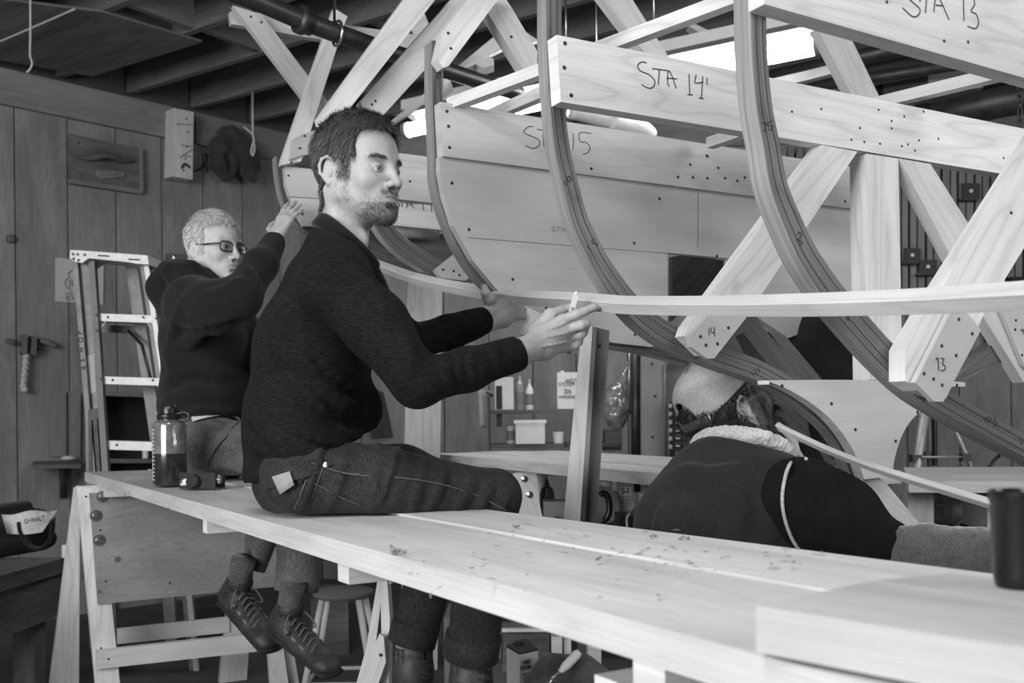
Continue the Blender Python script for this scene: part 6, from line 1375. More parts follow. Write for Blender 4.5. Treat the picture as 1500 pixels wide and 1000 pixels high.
def seam(name, sdf, px, w, mat, parent, y0=.5, lift=.0012):
    """a stitched line or strap lying on a cloth surface"""
    pts = []
    for (x, y) in px:
        q = sdf.hit(x, y, y0)
        if q is not None: pts.append(q)
    if len(pts) < 2: return None
    pts = catmull(pts, 5); V = []; Fc = []
    for i, p in enumerate(pts):
        n_ = np.array([float(sdf.ev(np.array([p]) + np.eye(3)[j][None] * .002)[0] - sdf.ev(np.array([p]) - np.eye(3)[j][None] * .002)[0]) for j in range(3)]); n_ = Vector(n_).normalized()
        d = (pts[min(i + 1, len(pts) - 1)] - pts[max(i - 1, 0)]).normalized(); s_ = d.cross(n_).normalized() * w / 2; q = p + n_ * lift
        V += [q - s_, q + s_]
        if i: k = len(V); Fc.append((k - 4, k - 3, k - 1, k - 2))
    return adopt(mk(name, V, Fc, mat, smooth=True), parent)
def patch(name, sdf, quad, mat, parent, n=6, y0=.5, lift=.002):
    V = []; a, b, c, d = [np.array(q, float) for q in quad]
    for j in range(n):
        for i in range(n):
            s_, t = i / (n - 1), j / (n - 1); q = (a * (1 - s_) + b * s_) * (1 - t) + (d * (1 - s_) + c * s_) * t; h = sdf.hit(q[0], q[1], y0)
            if h is None: return None
            V.append(h - (h - CAMP).normalized() * lift)
    o = mk(name, V, [(j * n + i, j * n + i + 1, (j + 1) * n + i + 1, (j + 1) * n + i) for j in range(n - 1) for i in range(n - 1)], mat, smooth=True)
    return adopt(o, parent)
def folds(sdf, lines, y0=.5, sign=1):
    """ridges (sign 1) or creases (sign -1) traced on the cloth: (pixels, radius, height)"""
    todo = []
    for px, r, hgt in lines:
        pts = [sdf.hit(x, y, y0) for x, y in px]; pts = [p for p in pts if p is not None]
        if len(pts) < 2: continue
        pts = catmull(pts, 3); vd = [(p - CAMP).normalized() for p in pts]
        m = len(pts)
        if sign > 0: todo.append(([p + v * (r - hgt) for p, v in zip(pts, vd)], [r * (.45 + .55 * math.sin(math.pi * (i + .5) / m)) for i in range(m)], r))
        else: todo.append(([p - v * (r - hgt) for p, v in zip(pts, vd)], [r * (.6 + .4 * math.sin(math.pi * (i + .5) / m)) for i in range(m)], r))
    for pts, rr, r in todo: sdf.chain(pts, rr, 'u' if sign > 0 else 's', k=r * 1.1)
def cut_end(sdf, end, d, R_=.07, L_=.12, hollow=None):
    end = np.array(end, float); d = np.array(d, float); d /= np.linalg.norm(d)
    def fn(p):
        q = p - end; a = q @ d; rad = np.sqrt(np.maximum((q * q).sum(1) - a * a, 0)); return np.maximum(np.maximum(-a, a - L_), rad - R_)
    sdf.custom(fn, end + d * L_ / 2, max(R_, L_), 's', .003)
    if hollow: sdf.cap(end - d * .03, end + d * .05, hollow, hollow, 's', .002)
def fk_hand(s, wrist, d, n, side, curl, spread=.12, thumb=None, size=1.0, wr=(.028, .019), palm_k=.014):
    """wrist pos, d towards fingers, n out of the back of the hand, side = direction of the thumb; curl = [(mcp,pip,dip)]*4 index..little"""
    w = np.array(wrist, float); d = np.array(d, float); d /= np.linalg.norm(d); n = np.array(n, float); n -= d * (n @ d); n /= np.linalg.norm(n); t = np.array(side, float); t -= d * (t @ d) + n * (t @ n); t /= np.linalg.norm(t)
    z_ = size; k0 = palm_k
    s.slab(w - d * .06 * z_, w, (wr[0] * z_, wr[1] * z_), (wr[0] * z_ * .98, wr[1] * z_), t, k=.01)
    for i, off in enumerate((.026, .009, -.008, -.024)):
        b = w + d * (.088 - .006 * abs(i - 1)) * z_ + t * off * z_
        s.cap(w + d * .012 * z_ + t * off * .6 * z_, b, .0135 * z_, .0112 * z_, k=k0)
        a = 0; q = b; dd = d * math.cos(spread * (1.2 - i)) + t * math.sin(spread * (1.2 - i)) ; L3 = np.array((.042, .026, .021)) * (1, 1.08, 1.0, .8)[i] * z_; rr = np.array((.0098, .0088, .0080, .0068)) * (1, 1.02, .96, .86)[i] * z_
        for j in range(3):
            a += curl[i][j]; v = dd * math.cos(a) - n * math.sin(a); e = q + v * L3[j]; s.cap(q, e, rr[j], rr[j + 1], k=.0035 if j else .006); q = e
    tb = w + d * .022 * z_ + t * .026 * z_ - n * .004
    s.cap(w + d * .005 * z_ + t * .012 * z_, tb, .015 * z_, .015 * z_, k=.014)
    for (v, L_, r0, r1) in thumb or [((.55, .75, -.3), .042, .0135, .0105), ((.8, .45, -.4), .032, .0105, .0095), ((.9, .2, -.45), .024, .0095, .0075)]:
        v = d * v[0] + t * v[1] + n * v[2]; v /= np.linalg.norm(v); e = tb + v * L_ * z_; s.cap(tb, e, r0 * z_, r1 * z_, k=.006); tb = e

# ================================================================== the seated man in front
man = thing('person', 'seated dark-haired man in a dark sweater pointing along the long batten', 'person', 'people in the workshop', PZ(450, 752, ZB))
fw = Vector((.93, .36, 0)).normalized(); rt = Vector((.36, -.93, 0)).normalized()
SW = Sdf(.035)
pel, wst_, chs, upc, nkb = P(436, 698, 2.17), P(441, 620, 2.17), P(459, 505, 2.17), P(482, 428, 2.16), P(497, 368, 2.15)
SW.slab(pel, wst_, (.165, .120), (.160, .120), rt); SW.slab(wst_, chs, (.160, .120), (.175, .118), rt); SW.slab(chs, upc, (.175, .118), (.175, .098), rt); SW.slab(upc, nkb, (.165, .088), (.085, .060), rt)
rs_, re_, rm_, rw_ = P(489, 418, 1.985), P(613, 560, 1.93), P(684, 541, 2.00), P(757.5, 517, 2.08)
SW.chain([nkb, P(489, 392, 2.05), rs_], [.055, .058, .066], k=.04)
SW.chain([rs_, P(550, 478, 1.955), re_], [.068, .060, .048], k=.03); SW.chain([re_, rm_, rw_], [.046, .041, .0335], k=.02)
ls_, le_, lw_ = P(512, 415, 2.33), P(598, 503, 2.43), P(711, 468.5, 2.64)
SW.chain([nkb, ls_], [.055, .060], k=.04); SW.chain([ls_, le_], [.062, .048], k=.025); SW.chain([le_, P(655, 487, 2.53), lw_], [.048, .041, .0345], k=.02)
SW.cap(P(520, 600, 2.2), P(505, 640, 2.2), .06, .05, k=.05)
folds(SW, [([(655, 522), (650, 545), (656, 568)], .012, .004), ([(672, 520), (668, 540), (675, 560)], .010, .003), ([(590, 500), (600, 530), (596, 560)], .015, .004),
           ([(440, 505), (470, 540), (520, 575)], .016, .006), ([(430, 560), (470, 600), (525, 612)], .016, .009), ([(400, 600), (450, 640), (505, 650)], .015, .009), ([(470, 560), (500, 590), (530, 590)], .013, .009),
           ([(365, 600), (400, 640), (440, 665)], .016, .008), ([(372, 650), (420, 668), (480, 656)], .014, .007), ([(510, 395), (540, 420), (560, 460)], .012, .003),
           ([(560, 500), (585, 530), (590, 565)], .013, .004), ([(690, 520), (686, 540), (692, 558)], .009, .003), ([(725, 505), (722, 525), (730, 545)], .008, .0025), ([(490, 620), (515, 640), (528, 632)], .012, .006), ([(497, 588), (520, 604), (533, 600)], .010, .005),
           ([(665, 478), (660, 492), (666, 508)], .009, .003), ([(385, 420), (410, 470), (420, 520)], .02, .003)])
folds(SW, [([(455, 520), (490, 560), (528, 582)], .008, .004), ([(440, 575), (480, 612), (524, 622)], .008, .004), ([(415, 618), (455, 652), (500, 660)], .007, .003), ([(474, 585), (505, 612), (530, 616)], .007, .004)], sign=-1)
SW.halfspace(P(440, 690, 2.17), tuple(Vector((-.30, -.12, -.95))), 's', .01) if False else None
hemn = np.array((rt.cross(P(525, 640, 2.17) - P(352, 706, 2.17)).normalized())); hemn = hemn if hemn[2] > 0 else -hemn
SW.halfspace(P(440, 673, 2.17), hemn, 's', .006)
cut_end(SW, rw_, rw_ - rm_, );  cut_end(SW, lw_, lw_ - P(655, 487, 2.53))
SW.disp = lambda p, w1=waves(3, 8, 18, 38, .0022), w2=waves(4, 8, 60, 110, .0007): w1(p) + w2(p)
SWM = fabric('heather_sweater', .0040, streak=.85, sx=(70, 70, 520), sheen=.0, bump=.5, weave=900)
# collar
cc = np.array(P(507, 358, 2.14)); f2 = np.array((.93, .20, 0.)) * .060 + np.array((0, 0, -.050)); r2 = np.array((.20, -.97, 0)) * .060
rn_ = np.cross(f2, r2); rn_ = rn_ / np.linalg.norm(rn_); rn_ = rn_ if rn_[2] > 0 else -rn_
ring = [cc + f2 * math.sin(a_) + r2 * math.cos(a_) for a_ in np.linspace(0, 6.283, 40)[:-1]]
cut_end(SW, cc - rn_ * .004, rn_, .105, .12, hollow=.053); sdf_obj('sweater', SW, .0055, SWM, man)
COLM = fabric('collar_knit', .003, streak=.1, sx=(300, 300, 60))
V, Fc = tube_data([Vector(q) for q in ring], .0085, 10, True); V = [v + Vector(rn_) * (.009 if (v - Vector(ring[i // 10])).dot(Vector(rn_)) > 0 else -.010) for i, v in enumerate(V)]
adopt(mk('collar', V, Fc, COLM, smooth=True), man)
adopt(tube('placket', catmull([Vector(cc + f2 * .98 + r2 * .25), Vector(cc + f2 * 1.1 + r2 * .2 + np.array((.012, 0, -.03))), Vector(cc + f2 * 1.15 + r2 * .15 + np.array((.02, .0, -.06)))], 4), .011, COLM, n=8), man)
# head
phi = math.radians(57); HB = basis((math.sin(phi), -math.cos(phi), -.03)); HB = HB @ roty(.0) 
hd = Head(P(524, 262, 2.15), HB, .965, nkb + Vector((0, 0, -.02)), nr=.054, wide=.97, chin=-.002)
HV, HQ = hd.mesh(.0018)
hs = Sdf(.01)                                                     # right hand pointing, world space
Pn = lambda x, y, Y=2.25: P(x, y, Y - .11)
rwd = (rw_ - rm_).normalized()
hs.slab(rw_ - rwd * .08, rw_ + rwd * .005, (.030, .023), (.027, .020), (0, 0, 1), k=.01)
hs.chain([rw_, Pn(790, 492), Pn(822, 469, 2.26)], [.022, .018, .0125], k=.016); hs.chain([rw_, Pn(798, 499), Pn(835, 480, 2.27)], [.021, .017, .0125], k=.016); hs.chain([rw_, Pn(798, 508), Pn(836, 493, 2.29)], [.021, .017, .012], k=.016); hs.chain([rw_, Pn(796, 515), Pn(831, 507, 2.30)], [.019, .015, .0115], k=.016)
hs.chain([Pn(785, 486, 2.27), Pn(806, 460, 2.28)], [.017, .013], k=.014)
hs.chain([Pn(806, 460, 2.28), Pn(822, 455, 2.29), Pn(836, 450, 2.30)], [.0125, .0105, .0085], k=.005)                      # thumb
hs.chain([Pn(824, 468, 2.26), Pn(845, 460, 2.255), Pn(856, 456, 2.26)], [.0118, .0100, .0098], k=.005); hs.chain([Pn(856, 456, 2.26), Pn(870, 450, 2.27)], [.0096, .0088], k=.003); hs.chain([Pn(870, 450, 2.27), Pn(883, 447.5, 2.28)], [.0088, .0075], k=.003)   # index
hs.chain([Pn(835, 480, 2.27), Pn(852, 476, 2.255), Pn(858, 474, 2.26)], [.0115, .0105, .0100], k=.004); hs.chain([Pn(858, 475, 2.26), Pn(855, 487, 2.28), Pn(846, 488, 2.30)], [.0100, .0088, .0078], k=.003)                                       # middle
hs.chain([Pn(836, 493, 2.29), Pn(850, 490, 2.28)], [.0110, .0100], k=.004); hs.chain([Pn(850, 490, 2.28), Pn(848, 501, 2.295), Pn(840, 502, 2.31)], [.0098, .0085, .0075], k=.003)
hs.chain([Pn(831, 507, 2.30), Pn(842, 505, 2.295)], [.0105, .0092], k=.004); hs.chain([Pn(842, 505, 2.295), Pn(840, 514, 2.31), Pn(833, 514, 2.32)], [.0090, .0078, .0068], k=.003)
folds(hs, [([(795, 485), (815, 478), (828, 473)], .0030, .0008), ([(795, 495), (818, 490), (832, 487)], .0028, .0008), ([(792, 508), (815, 504), (830, 500)], .0028, .0007)])
hl = Sdf(.01)                                                     # left hand under the batten
lwd = (lw_ - P(655, 487, 2.53)).normalized()
hl.slab(lw_ - lwd * .08, lw_ + lwd * .01, (.030, .024), (.029, .022), (0, 0, 1), k=.01)
QY = lambda x, y, Y: P(x, y, Y)
hl.chain([lw_, QY(731, 456, 2.66), QY(740, 447, 2.67)], [.026, .026, .020], k=.02); hl.chain([lw_, QY(737, 466, 2.68), QY(750, 458, 2.70)], [.026, .022, .018], k=.02)
hl.chain([QY(722, 450, 2.66), QY(716, 437, 2.625), QY(711, 428, 2.605)], [.019, .0145, .0125], k=.012); hl.chain([QY(711, 428, 2.605), QY(709.5, 421, 2.62)], [.0115, .0095], k=.004)   # thumb over the batten
for i, (x, y, Y) in enumerate(((742, 446, 2.69), (749, 451, 2.70), (755, 456, 2.71), (758, 461, 2.71))):
    hl.chain([QY(x - 6, y + 3, Y - .01), QY(x + 8, y + 2, Y + .02)], [.0115, .0100], k=.005); hl.chain([QY(x + 8, y + 2, Y + .02), QY(x + 9, y - 8, Y + .045), QY(x + 3, y - 14, Y + .06)], [.0098, .0086, .0075], k=.003)
core = Sdf(.03); core.slab(pel, wst_, (.13, .085), (.125, .08), rt); core.slab(wst_, upc, (.125, .08), (.13, .07), rt); core.chain([nkb, rs_, re_, rm_, rw_], [.045, .04, .034, .028, .024]); core.chain([nkb, ls_, le_, lw_], [.045, .04, .034, .024]); core.cap(upc, nkb, .07, .05)
Vs = join_np([(HV, HQ), hs.mesh(.0019), hl.mesh(.0024), core.mesh(.012)])
sk = mesh_np('body', Vs[0], Vs[1], SKIN, man); tn = np.ones(len(Vs[0])); tn[:len(HV)] = head_tone(hd.LV, .22)
tone_attr(sk, tn)
eyes(hd, man, gaze=(1, -.05, -.10))
# finger nail and pencil
pc_ = thing('pencil', 'short flat carpenter pencil standing in the pointing hand', 'pencil', loc=P(838, 455, 2.16))
bar('shaft', P(843.5, 431, 2.152), P(834, 468, 2.152), .012, .006, plain('pencil_paint', .42, rough=.5), pc_, up=(0, 1, 0)); tube('tip', [P(843.3, 432, 2.152), P(844.3, 426.5, 2.152)], [.0055, .0018], PINE, pc_, n=8)
text('lettering', 'B', P(837.5, 455, 2.146), (.95, 0, .25), (0, -1, 0), .010, INK, pc_)
# hair, brows and beard
def scalp(p, front=.090, temple=.030):
    x, y, zc = p[:, 0], np.abs(p[:, 1]), p[:, 2]
    A_ = (x < temple) & (zc > .030 + .0 * x); B_ = (zc > front - .25 * np.clip(.06 - x, 0, .05)); C_ = (x < -.028) & (zc > -.076 + .25 * (x + .1)); D_ = (x > .012) & (x < min(temple, .036)) & (zc > -.012) & (y > .04)
    ear = (y > .0740) & (x > -.045) & (x < .012) & (zc < .040)
    return ((A_ | B_ | C_ | D_) & ~ear).astype(float)
def hair_cap(name, hd, mat, parent, thick, h=.0032, front=.090, temple=.030, seed=9, amp=.0018):
    s = Sdf(.02); s.ell((-.010, 0, .050 + thick * .3), (.099 + thick * .5, .0765 + thick * .45, .090 + thick * .75)); s.ell((.028, 0, .050), (.067 + thick * .2, .066 + thick * .3, .070 + thick * .6), k=.02)
    s.slab((-.045, 0, .01), (-.052, 0, -.040), (.050, .040), (.040, .030), (0, 1, 0), k=.02)
    def reg(p):
        x, y, zc = p[:, 0], np.abs(p[:, 1]), p[:, 2]
        A_ = np.maximum(x - temple, .032 + .008 * (y > .066) * (x < .012) - zc); B_ = (front - .25 * np.clip(.06 - x, 0, .05)) - zc; C_ = np.maximum(x + .030 + .014 * (y > .066) * (zc < .038), -.074 + .25 * (x + .1) - zc); D_ = np.maximum(np.maximum(x - min(temple, .034), .014 - x), -.008 - zc)
        return np.minimum(np.minimum(A_, B_), np.minimum(C_, D_))
    s.custom(reg, (0, 0, 0), 1e9, 'i', .006); s.disp = waves(seed, 10, 120, 420, amp)
    V, Q = s.mesh(h); o = mesh_np(name, hd.w(V), Q, mat, parent); return o
hair_cap('hair', hd, plain('hair_base', .028, rough=.7, var=.5, scale=200, bump=1.0, bscale=700), man, .012, front=.094, temple=.050)
def comb(p, n):
    x, y, zc = p[:, 0], p[:, 1], p[:, 2]; top = np.clip((zc - .08) / .04, 0, 1)
    down = np.stack([-.25 + 0 * x, y * 0, -1 + 0 * x], 1); fwd_ = np.stack([.55 + 0 * x, -.65 + 3 * y, .1 + 0 * x], 1)
    d = down * (1 - top)[:, None] + fwd_ * top[:, None]; return d - n * (d * n).sum(1)[:, None]
strands('hair_strands', hd, hd.LV, lambda p: scalp(p, .094, .048), 13000, lambda p: .016 + .020 * np.clip((p[:, 2] - .03) / .07, 0, 1), comb, .0011, HAIRD, man, 2, lift=.004, clump=.16, stick=.42)
strands('eyebrow', hd, hd.LV, lambda p: np.exp(-((np.abs(p[:, 1]) - .032) / .016) ** 4 - ((p[:, 2] - .0325 + .12 * np.abs(np.abs(p[:, 1]) - .034)) / .0026) ** 2) * (p[:, 0] > .05), 620, lambda p: .008 + 0 * p[:, 0], lambda p, n: np.stack([-.2 + 0 * p[:, 0], np.sign(p[:, 1]), .25 + 0 * p[:, 0]], 1), .0007, HAIRD, man, 3, stick=.2)
def beardm(p, side=.35):
    x, y, zc = p[:, 0], np.abs(p[:, 1]), p[:, 2]
    j = np.clip((-.048 - zc + .22 * np.clip(x - .03, -1, .05)) / .012, 0, 1) * (x > -.002) * (zc > -.118); lip = np.exp(-(((zc + .054) / .010) ** 4)) * (x > .078) * (y < .026)
    dens = np.clip(.07 + ((x - .045) / .04) * (zc < -.062) + .3 * (zc < -.085), .07, 1); mu = np.exp(-(((zc + .0395) / .0045) ** 2)) * (x > .085) * (y < .027)
    sb = (x > .006) * (x < .03) * (y > .045) * (zc < .0) * (zc > -.06) * side * .5
    return (j * dens * (1 - lip) + mu * .9 + sb) * (zc > -.112)
strands('beard', hd, hd.LV, beardm, 2900, lambda p: .005 + .005 * np.clip((p[:, 0] - .03) / .05, 0, 1), lambda p, n: np.stack([.35 + 0 * p[:, 0], 0 * p[:, 1], -1 + 0 * p[:, 0]], 1) + n * .35, .0006, BEARD, man, 4, stick=.35)
# jeans
JE = Sdf(.03)
rh, rk = P(440, 694, 2.07), P(727, 726, 2.21); lh, lk = P(452, 692, 2.32), P(700, 722, 2.50)
JE.slab(P(441, 700, 2.18), P(443, 665, 2.18), (.150, .098), (.140, .098), rt); JE.chain([rh, P(560, 706, 2.11), rk], [.082, .073, .053], k=.03); JE.chain([lh, P(590, 700, 2.4), lk], [.082, .074, .056], k=.03)
JE.chain([rk, P(712, 800, 2.30), P(691, 955, 2.36)], [.053, .062, .060], k=.02); JE.chain([lk, P(640, 800, 2.54), P(606, 935, 2.56)], [.056, .062, .056], k=.02)
JE.cap(P(700, 720, 2.3), P(715, 724, 2.27), .05, .05, k=.05)
JE.chain([P(424, 704, 2.14), P(436, 716, 2.14)], [.072, .066], k=.03)
folds(JE, [([(470, 655), (455, 700), (440, 742)], .011, .009), ([(505, 650), (498, 700), (480, 745)], .010, .007), ([(555, 650), (550, 700), (545, 745)], .011, .007), ([(585, 655), (575, 690), (555, 735)], .010, .007), ([(620, 672), (610, 715), (600, 748)], .010, .005), ([(650, 690), (640, 720), (620, 748)], .009, .005),
           ([(690, 700), (676, 730), (665, 750)], .009, .005), ([(718, 706), (704, 735), (696, 755)], .009, .005), ([(745, 722), (735, 740), (728, 755)], .008, .005), ([(405, 725), (430, 700), (480, 668)], .010, .007), ([(420, 740), (445, 712), (500, 680)], .009, .006), ([(520, 660), (560, 672), (600, 668)], .012, .007)])
folds(JE, [([(480, 655), (468, 700), (452, 742)], .006, .003), ([(590, 662), (580, 700), (566, 740)], .006, .003), ([(664, 695), (652, 725), (640, 750)], .006, .0025), ([(706, 705), (694, 735), (684, 752)], .005, .0025), ([(730, 714), (720, 738), (712, 753)], .005, .0025)], sign=-1)
JE.halfspace((0, 0, ZB + .004 - .0), (0, 0, 1), 's', .006) if False else None
def seatcut(p):   # flattened where it rests on the planks, only above the bench
    a = (p - np.array(C0)) @ np.array(PN_); return np.maximum(p[:, 2] - (ZB + .005), a - .0)
JE.custom(seatcut, np.array(P(560, 800, 2.1)), 1e9, 's', .006)
cut_end(JE, P(691, 955, 2.36), P(691, 955, 2.36) - P(712, 800, 2.30), .09, .09); cut_end(JE, P(606, 935, 2.56), P(606, 935, 2.56) - P(640, 800, 2.54), .09, .09)
JE.disp = waves(11, 8, 22, 50, .0015)
JM = fabric('dark_denim', .017, streak=.5, sx=(500, 500, 90), sheen=.03, var=.35)
sdf_obj('jeans', JE, .0055, JM, man)
THR = plain('thread', .07, rough=.8, var=.3, scale=400)
for px in ([(448, 745), (465, 705), (480, 665)], [(500, 693), (540, 697), (590, 700), (650, 710), (700, 726), (740, 746)], [(449, 702), (470, 712), (500, 728), (527, 738)], [(449, 702), (441, 722), (432, 744)], [(456, 678), (500, 692), (528, 694)]): seam('stitching', JE, px, .0020, THR, man, lift=.0025)
patch('leather_patch', JE, [(398, 698), (424, 690), (431, 710), (410, 724)], plain('patch_leather', .22, rough=.7), man, lift=.012)
seam('belt_loop', JE, [(431, 684), (438, 700), (444, 706)], .012, JM, man, lift=.005); seam('waistband', JE, [(388, 706), (430, 694), (478, 676), (520, 652)], .030, JM, man, lift=.004)
h_ = JE.hit(477, 681); lathe('rivet', h_, [(0, 0), (.006, 0), (.006, .003), (0, .004)], STEEL, man, n=14, axis=(0, -1, .2))
for (bx_, by_, bY, up_, r_) in ((691, 948, 2.36, (712, 800, 2.30), .066), (606, 928, 2.56, (640, 800, 2.54), .062)):
    e_ = P(bx_, by_, bY); d_ = (e_ - P(*up_)).normalized(); tube('trouser_cuff', [e_ - d_ * .035, e_ - d_ * .034, e_ + d_ * .022, e_ + d_ * .024], [r_ * .97, r_, r_ * 1.01, r_ * .9], JM, man, n=26)
BTM = plain('boot_leather', .030, rough=.55, var=.35, scale=25, bump=.4)
for (bx_, by_, bY) in ((690, 1000, 2.37), (606, 985, 2.57)):
    b = Sdf(.02); a_ = P(bx_, by_ - 40, bY); an = P(bx_ - 2, by_ + 40, bY); b.chain([a_, P(bx_, by_, bY), an], [.050, .048, .045]); b.slab(an + Vector((-.02, -.0, -.02)), an + Vector((.15, .03, -.04)), (.042, .030), (.044, .024), (-.2, 1, 0)); cut_end(b, a_, (0, 0, 1), .08, .1, hollow=.043)
    bo = sdf_obj('boot', b, .006, BTM, man)
    for i in range(4): tube('lace', [P(bx_ + 10, by_ - 18 + i * 12, bY - .048), P(bx_ + 28, by_ - 14 + i * 12, bY - .036)], .003, BLACKM, None, n=5).parent = bo
    tube('sock', [P(bx_, by_ - 62, bY), P(bx_, by_ - 30, bY)], [.046, .047], fabric('wool_sock', .16), man, n=20)
# ================================================================== the grey-haired man with glasses
gm = thing('person', 'grey-haired man with black glasses and dark hoodie raising a hand to the stern', 'person', 'people in the workshop', PZ(300, 697, ZB))
YG = 3.42
HO = Sdf(.04); rt2 = Vector((-.10, -.99, 0)).normalized()
g_pel, g_wst, g_chs, g_upc, g_nk = P(303, 632, YG), P(300, 590, YG), P(300, 500, YG), P(298, 448, YG), P(308, 412, YG)
HO.slab(g_pel, g_wst, (.18, .145), (.18, .145), rt2); HO.slab(g_wst, g_chs, (.18, .15), (.19, .130), rt2); HO.slab(g_chs, g_upc, (.19, .130), (.185, .105), rt2); HO.slab(g_upc, g_nk, (.17, .10), (.09, .07), rt2)
gs_, ge_, gw_ = P(284, 446, YG - .17), P(352, 436, YG - .27), P(402, 352, YG - .02)
HO.chain([g_upc, gs_], [.08, .080], k=.05); HO.chain([gs_, P(315, 450, YG - .25), ge_], [.085, .078, .064], k=.04); HO.chain([ge_, P(382, 388, YG - .15), gw_], [.060, .052, .040], k=.03)
HO.chain([P(330, 450, YG + .17), P(380, 520, YG + .1), P(420, 560, YG - .05)], [.075, .06, .045], k=.04)
HO.chain([P(246, 395, YG + .05), P(243, 420, YG + .03), P(250, 452, YG)], [.035, .055, .040], k=.04); HO.chain([P(252, 398, YG - .08), P(280, 396, YG - .11), P(305, 412, YG - .1)], [.035, .030, .030], k=.03); HO.chain([P(252, 392, YG + .1), P(290, 392, YG + .12)], [.03, .03], k=.03)
folds(HO, [([(245, 555), (280, 540), (330, 548)], .018, .008), ([(242, 520), (270, 505), (300, 480)], .018, .008), ([(240, 585), (280, 575), (330, 582)], .018, .008), ([(265, 470), (300, 475), (345, 462)], .016, .008), ([(300, 430), (330, 425), (350, 410)], .014, .006), ([(248, 500), (262, 460), (275, 430)], .014, .005), ([(365, 395), (375, 412), (370, 425)], .013, .006), ([(382, 372), (392, 384), (390, 396)], .011, .004), ([(245, 535), (265, 525), (290, 528)], .014, .006), ([(245, 605), (290, 598), (340, 606)], .016, .006)])
folds(HO, [([(245, 568), (290, 556), (340, 566)], .010, .005), ([(262, 480), (305, 486), (350, 470)], .010, .006), ([(250, 600), (300, 590), (340, 596)], .009, .004), ([(238, 400), (246, 420), (262, 436)], .009, .005)], sign=-1)
HO.halfspace(P(300, 612, YG), (0, 0, 1), 's', .02); cut_end(HO, gw_, gw_ - P(382, 388, YG - .15), .08, .12)
HO.disp = waves(21, 8, 14, 30, .004)
HOM = fabric('black_hoodie', .0105, streak=.15, sx=(200, 200, 200), sheen=.08)
sdf_obj('hoodie', HO, .009, HOM, gm)
ph2 = math.radians(60); HB2 = basis((math.sin(ph2), -math.cos(ph2), -.02))
h2_ = Head(P(313, 370, YG), HB2, .985, g_nk + Vector((0, 0, -.03)), nr=.058, wide=1.0)
HV2, HQ2 = h2_.mesh(.0026)
hg = Sdf(.01); gd = (gw_ - P(382, 388, YG - .15)).normalized()
fk_hand(hg, gw_ + gd * .03, (P(425, 305, YG + .05) - gw_), (-.35, -.85, .25), (-.75, .0, .55), [(.1, .12, .1), (.12, .12, .1), (.15, .15, .1), (.2, .2, .15)], spread=.09, size=.98, thumb=[((.5, .7, -.2), .040, .0135, .011), ((.85, .35, -.3), .030, .011, .0095), ((.95, .1, -.3), .022, .0095, .0075)])
c2_ = Sdf(.03); c2_.slab(g_pel, g_upc, (.13, .09), (.14, .07), rt2); c2_.chain([g_nk, gs_, ge_, gw_], [.05, .045, .04, .026]); c2_.cap(g_upc, g_nk, .07, .05)
Vs = join_np([(HV2, HQ2), hg.mesh(.0028), c2_.mesh(.016)]); sk = mesh_np('body', Vs[0], Vs[1], SKIN2, gm); tn = np.ones(len(Vs[0])); tn[:len(HV2)] = head_tone(h2_.LV, .04); tone_attr(sk, tn)
eyes(h2_, gm, gaze=(1, .1, -.05))
hair_cap('hair', h2_, plain('grey_hair_base', .42, rough=.7, var=.25, scale=200, bump=1, bscale=600), gm, .008, h=.004, front=.086)
def comb2(p, n):
    x, y, zc = p[:, 0], p[:, 1], p[:, 2]; top = np.clip((zc - .08) / .04, 0, 1); down = np.stack([-.5 + 0 * x, 0 * y, -1 + 0 * x], 1); f_ = np.stack([.9 + 0 * x, -.3 + 0 * x, .35 + 0 * x], 1)
    d = down * (1 - top)[:, None] + f_ * top[:, None]; return d - n * (d * n).sum(1)[:, None] * .8
strands('hair_strands', h2_, h2_.LV, lambda p: scalp(p, .086), 6000, lambda p: .014 + .016 * np.clip((p[:, 2] - .04) / .06, 0, 1), comb2, .0015, HAIRG, gm, 12, lift=.003, clump=.12, stick=.4)
strands('eyebrow', h2_, h2_.LV, lambda p: np.exp(-((np.abs(p[:, 1]) - .032) / .016) ** 4 - ((p[:, 2] - .034) / .004) ** 2) * (p[:, 0] > .05), 250, lambda p: .008 + 0 * p[:, 0], lambda p, n: np.stack([-.2 + 0 * p[:, 0], np.sign(p[:, 1]), .25 + 0 * p[:, 0]], 1), .0009, HAIRG, gm, 13, stick=.2)
gl_ = thing('eyeglasses', 'black rectangular glasses worn by the grey-haired man', 'glasses', loc=Vector(h2_.w((.095, 0, .012))))
LENS = plain('lens_glass', .8, rough=.02, trans=1.0, var=0)
for y in (-1, 1):
    rim = []
    for a_ in np.linspace(0, 6.283, 25)[:-1]:
        c_, s__ = math.cos(a_), math.sin(a_); q_ = 3.2; rr = (abs(c_) ** q_ + abs(s__) ** q_) ** (-1 / q_); rim.append(Vector(h2_.w((.1005 - abs(.034 * y + .0245 * c_ * rr) * .14, y * .0335 + .0255 * c_ * rr, .010 + .0165 * s__ * rr))))
    adopt(tube('rim', rim, .0024, BLACKP, n=8, closed=True), gl_)
    mk('lens', rim + [sum(rim, Vector()) / len(rim)], [(i, (i + 1) % 24, 24) for i in range(24)], LENS); adopt(bpy.context.scene.objects[-1] if False else [o for o in COL.objects if o.name.startswith('lens') and o.parent is None][0], gl_)
    adopt(tube('temple', [Vector(h2_.w(q)) for q in ((.0935, y * .060, .016), (.088, y * .070, .017), (.03, y * .076, .016), (-.008, y * .0795, .018), (-.028, y * .078, .004))], .0025, BLACKP, n=8), gl_)
adopt(tube('bridge', [Vector(h2_.w(q)) for q in ((.0985, -.009, .016), (.101, 0, .018), (.0985, .009, .016))], .002, BLACKP, n=8), gl_)
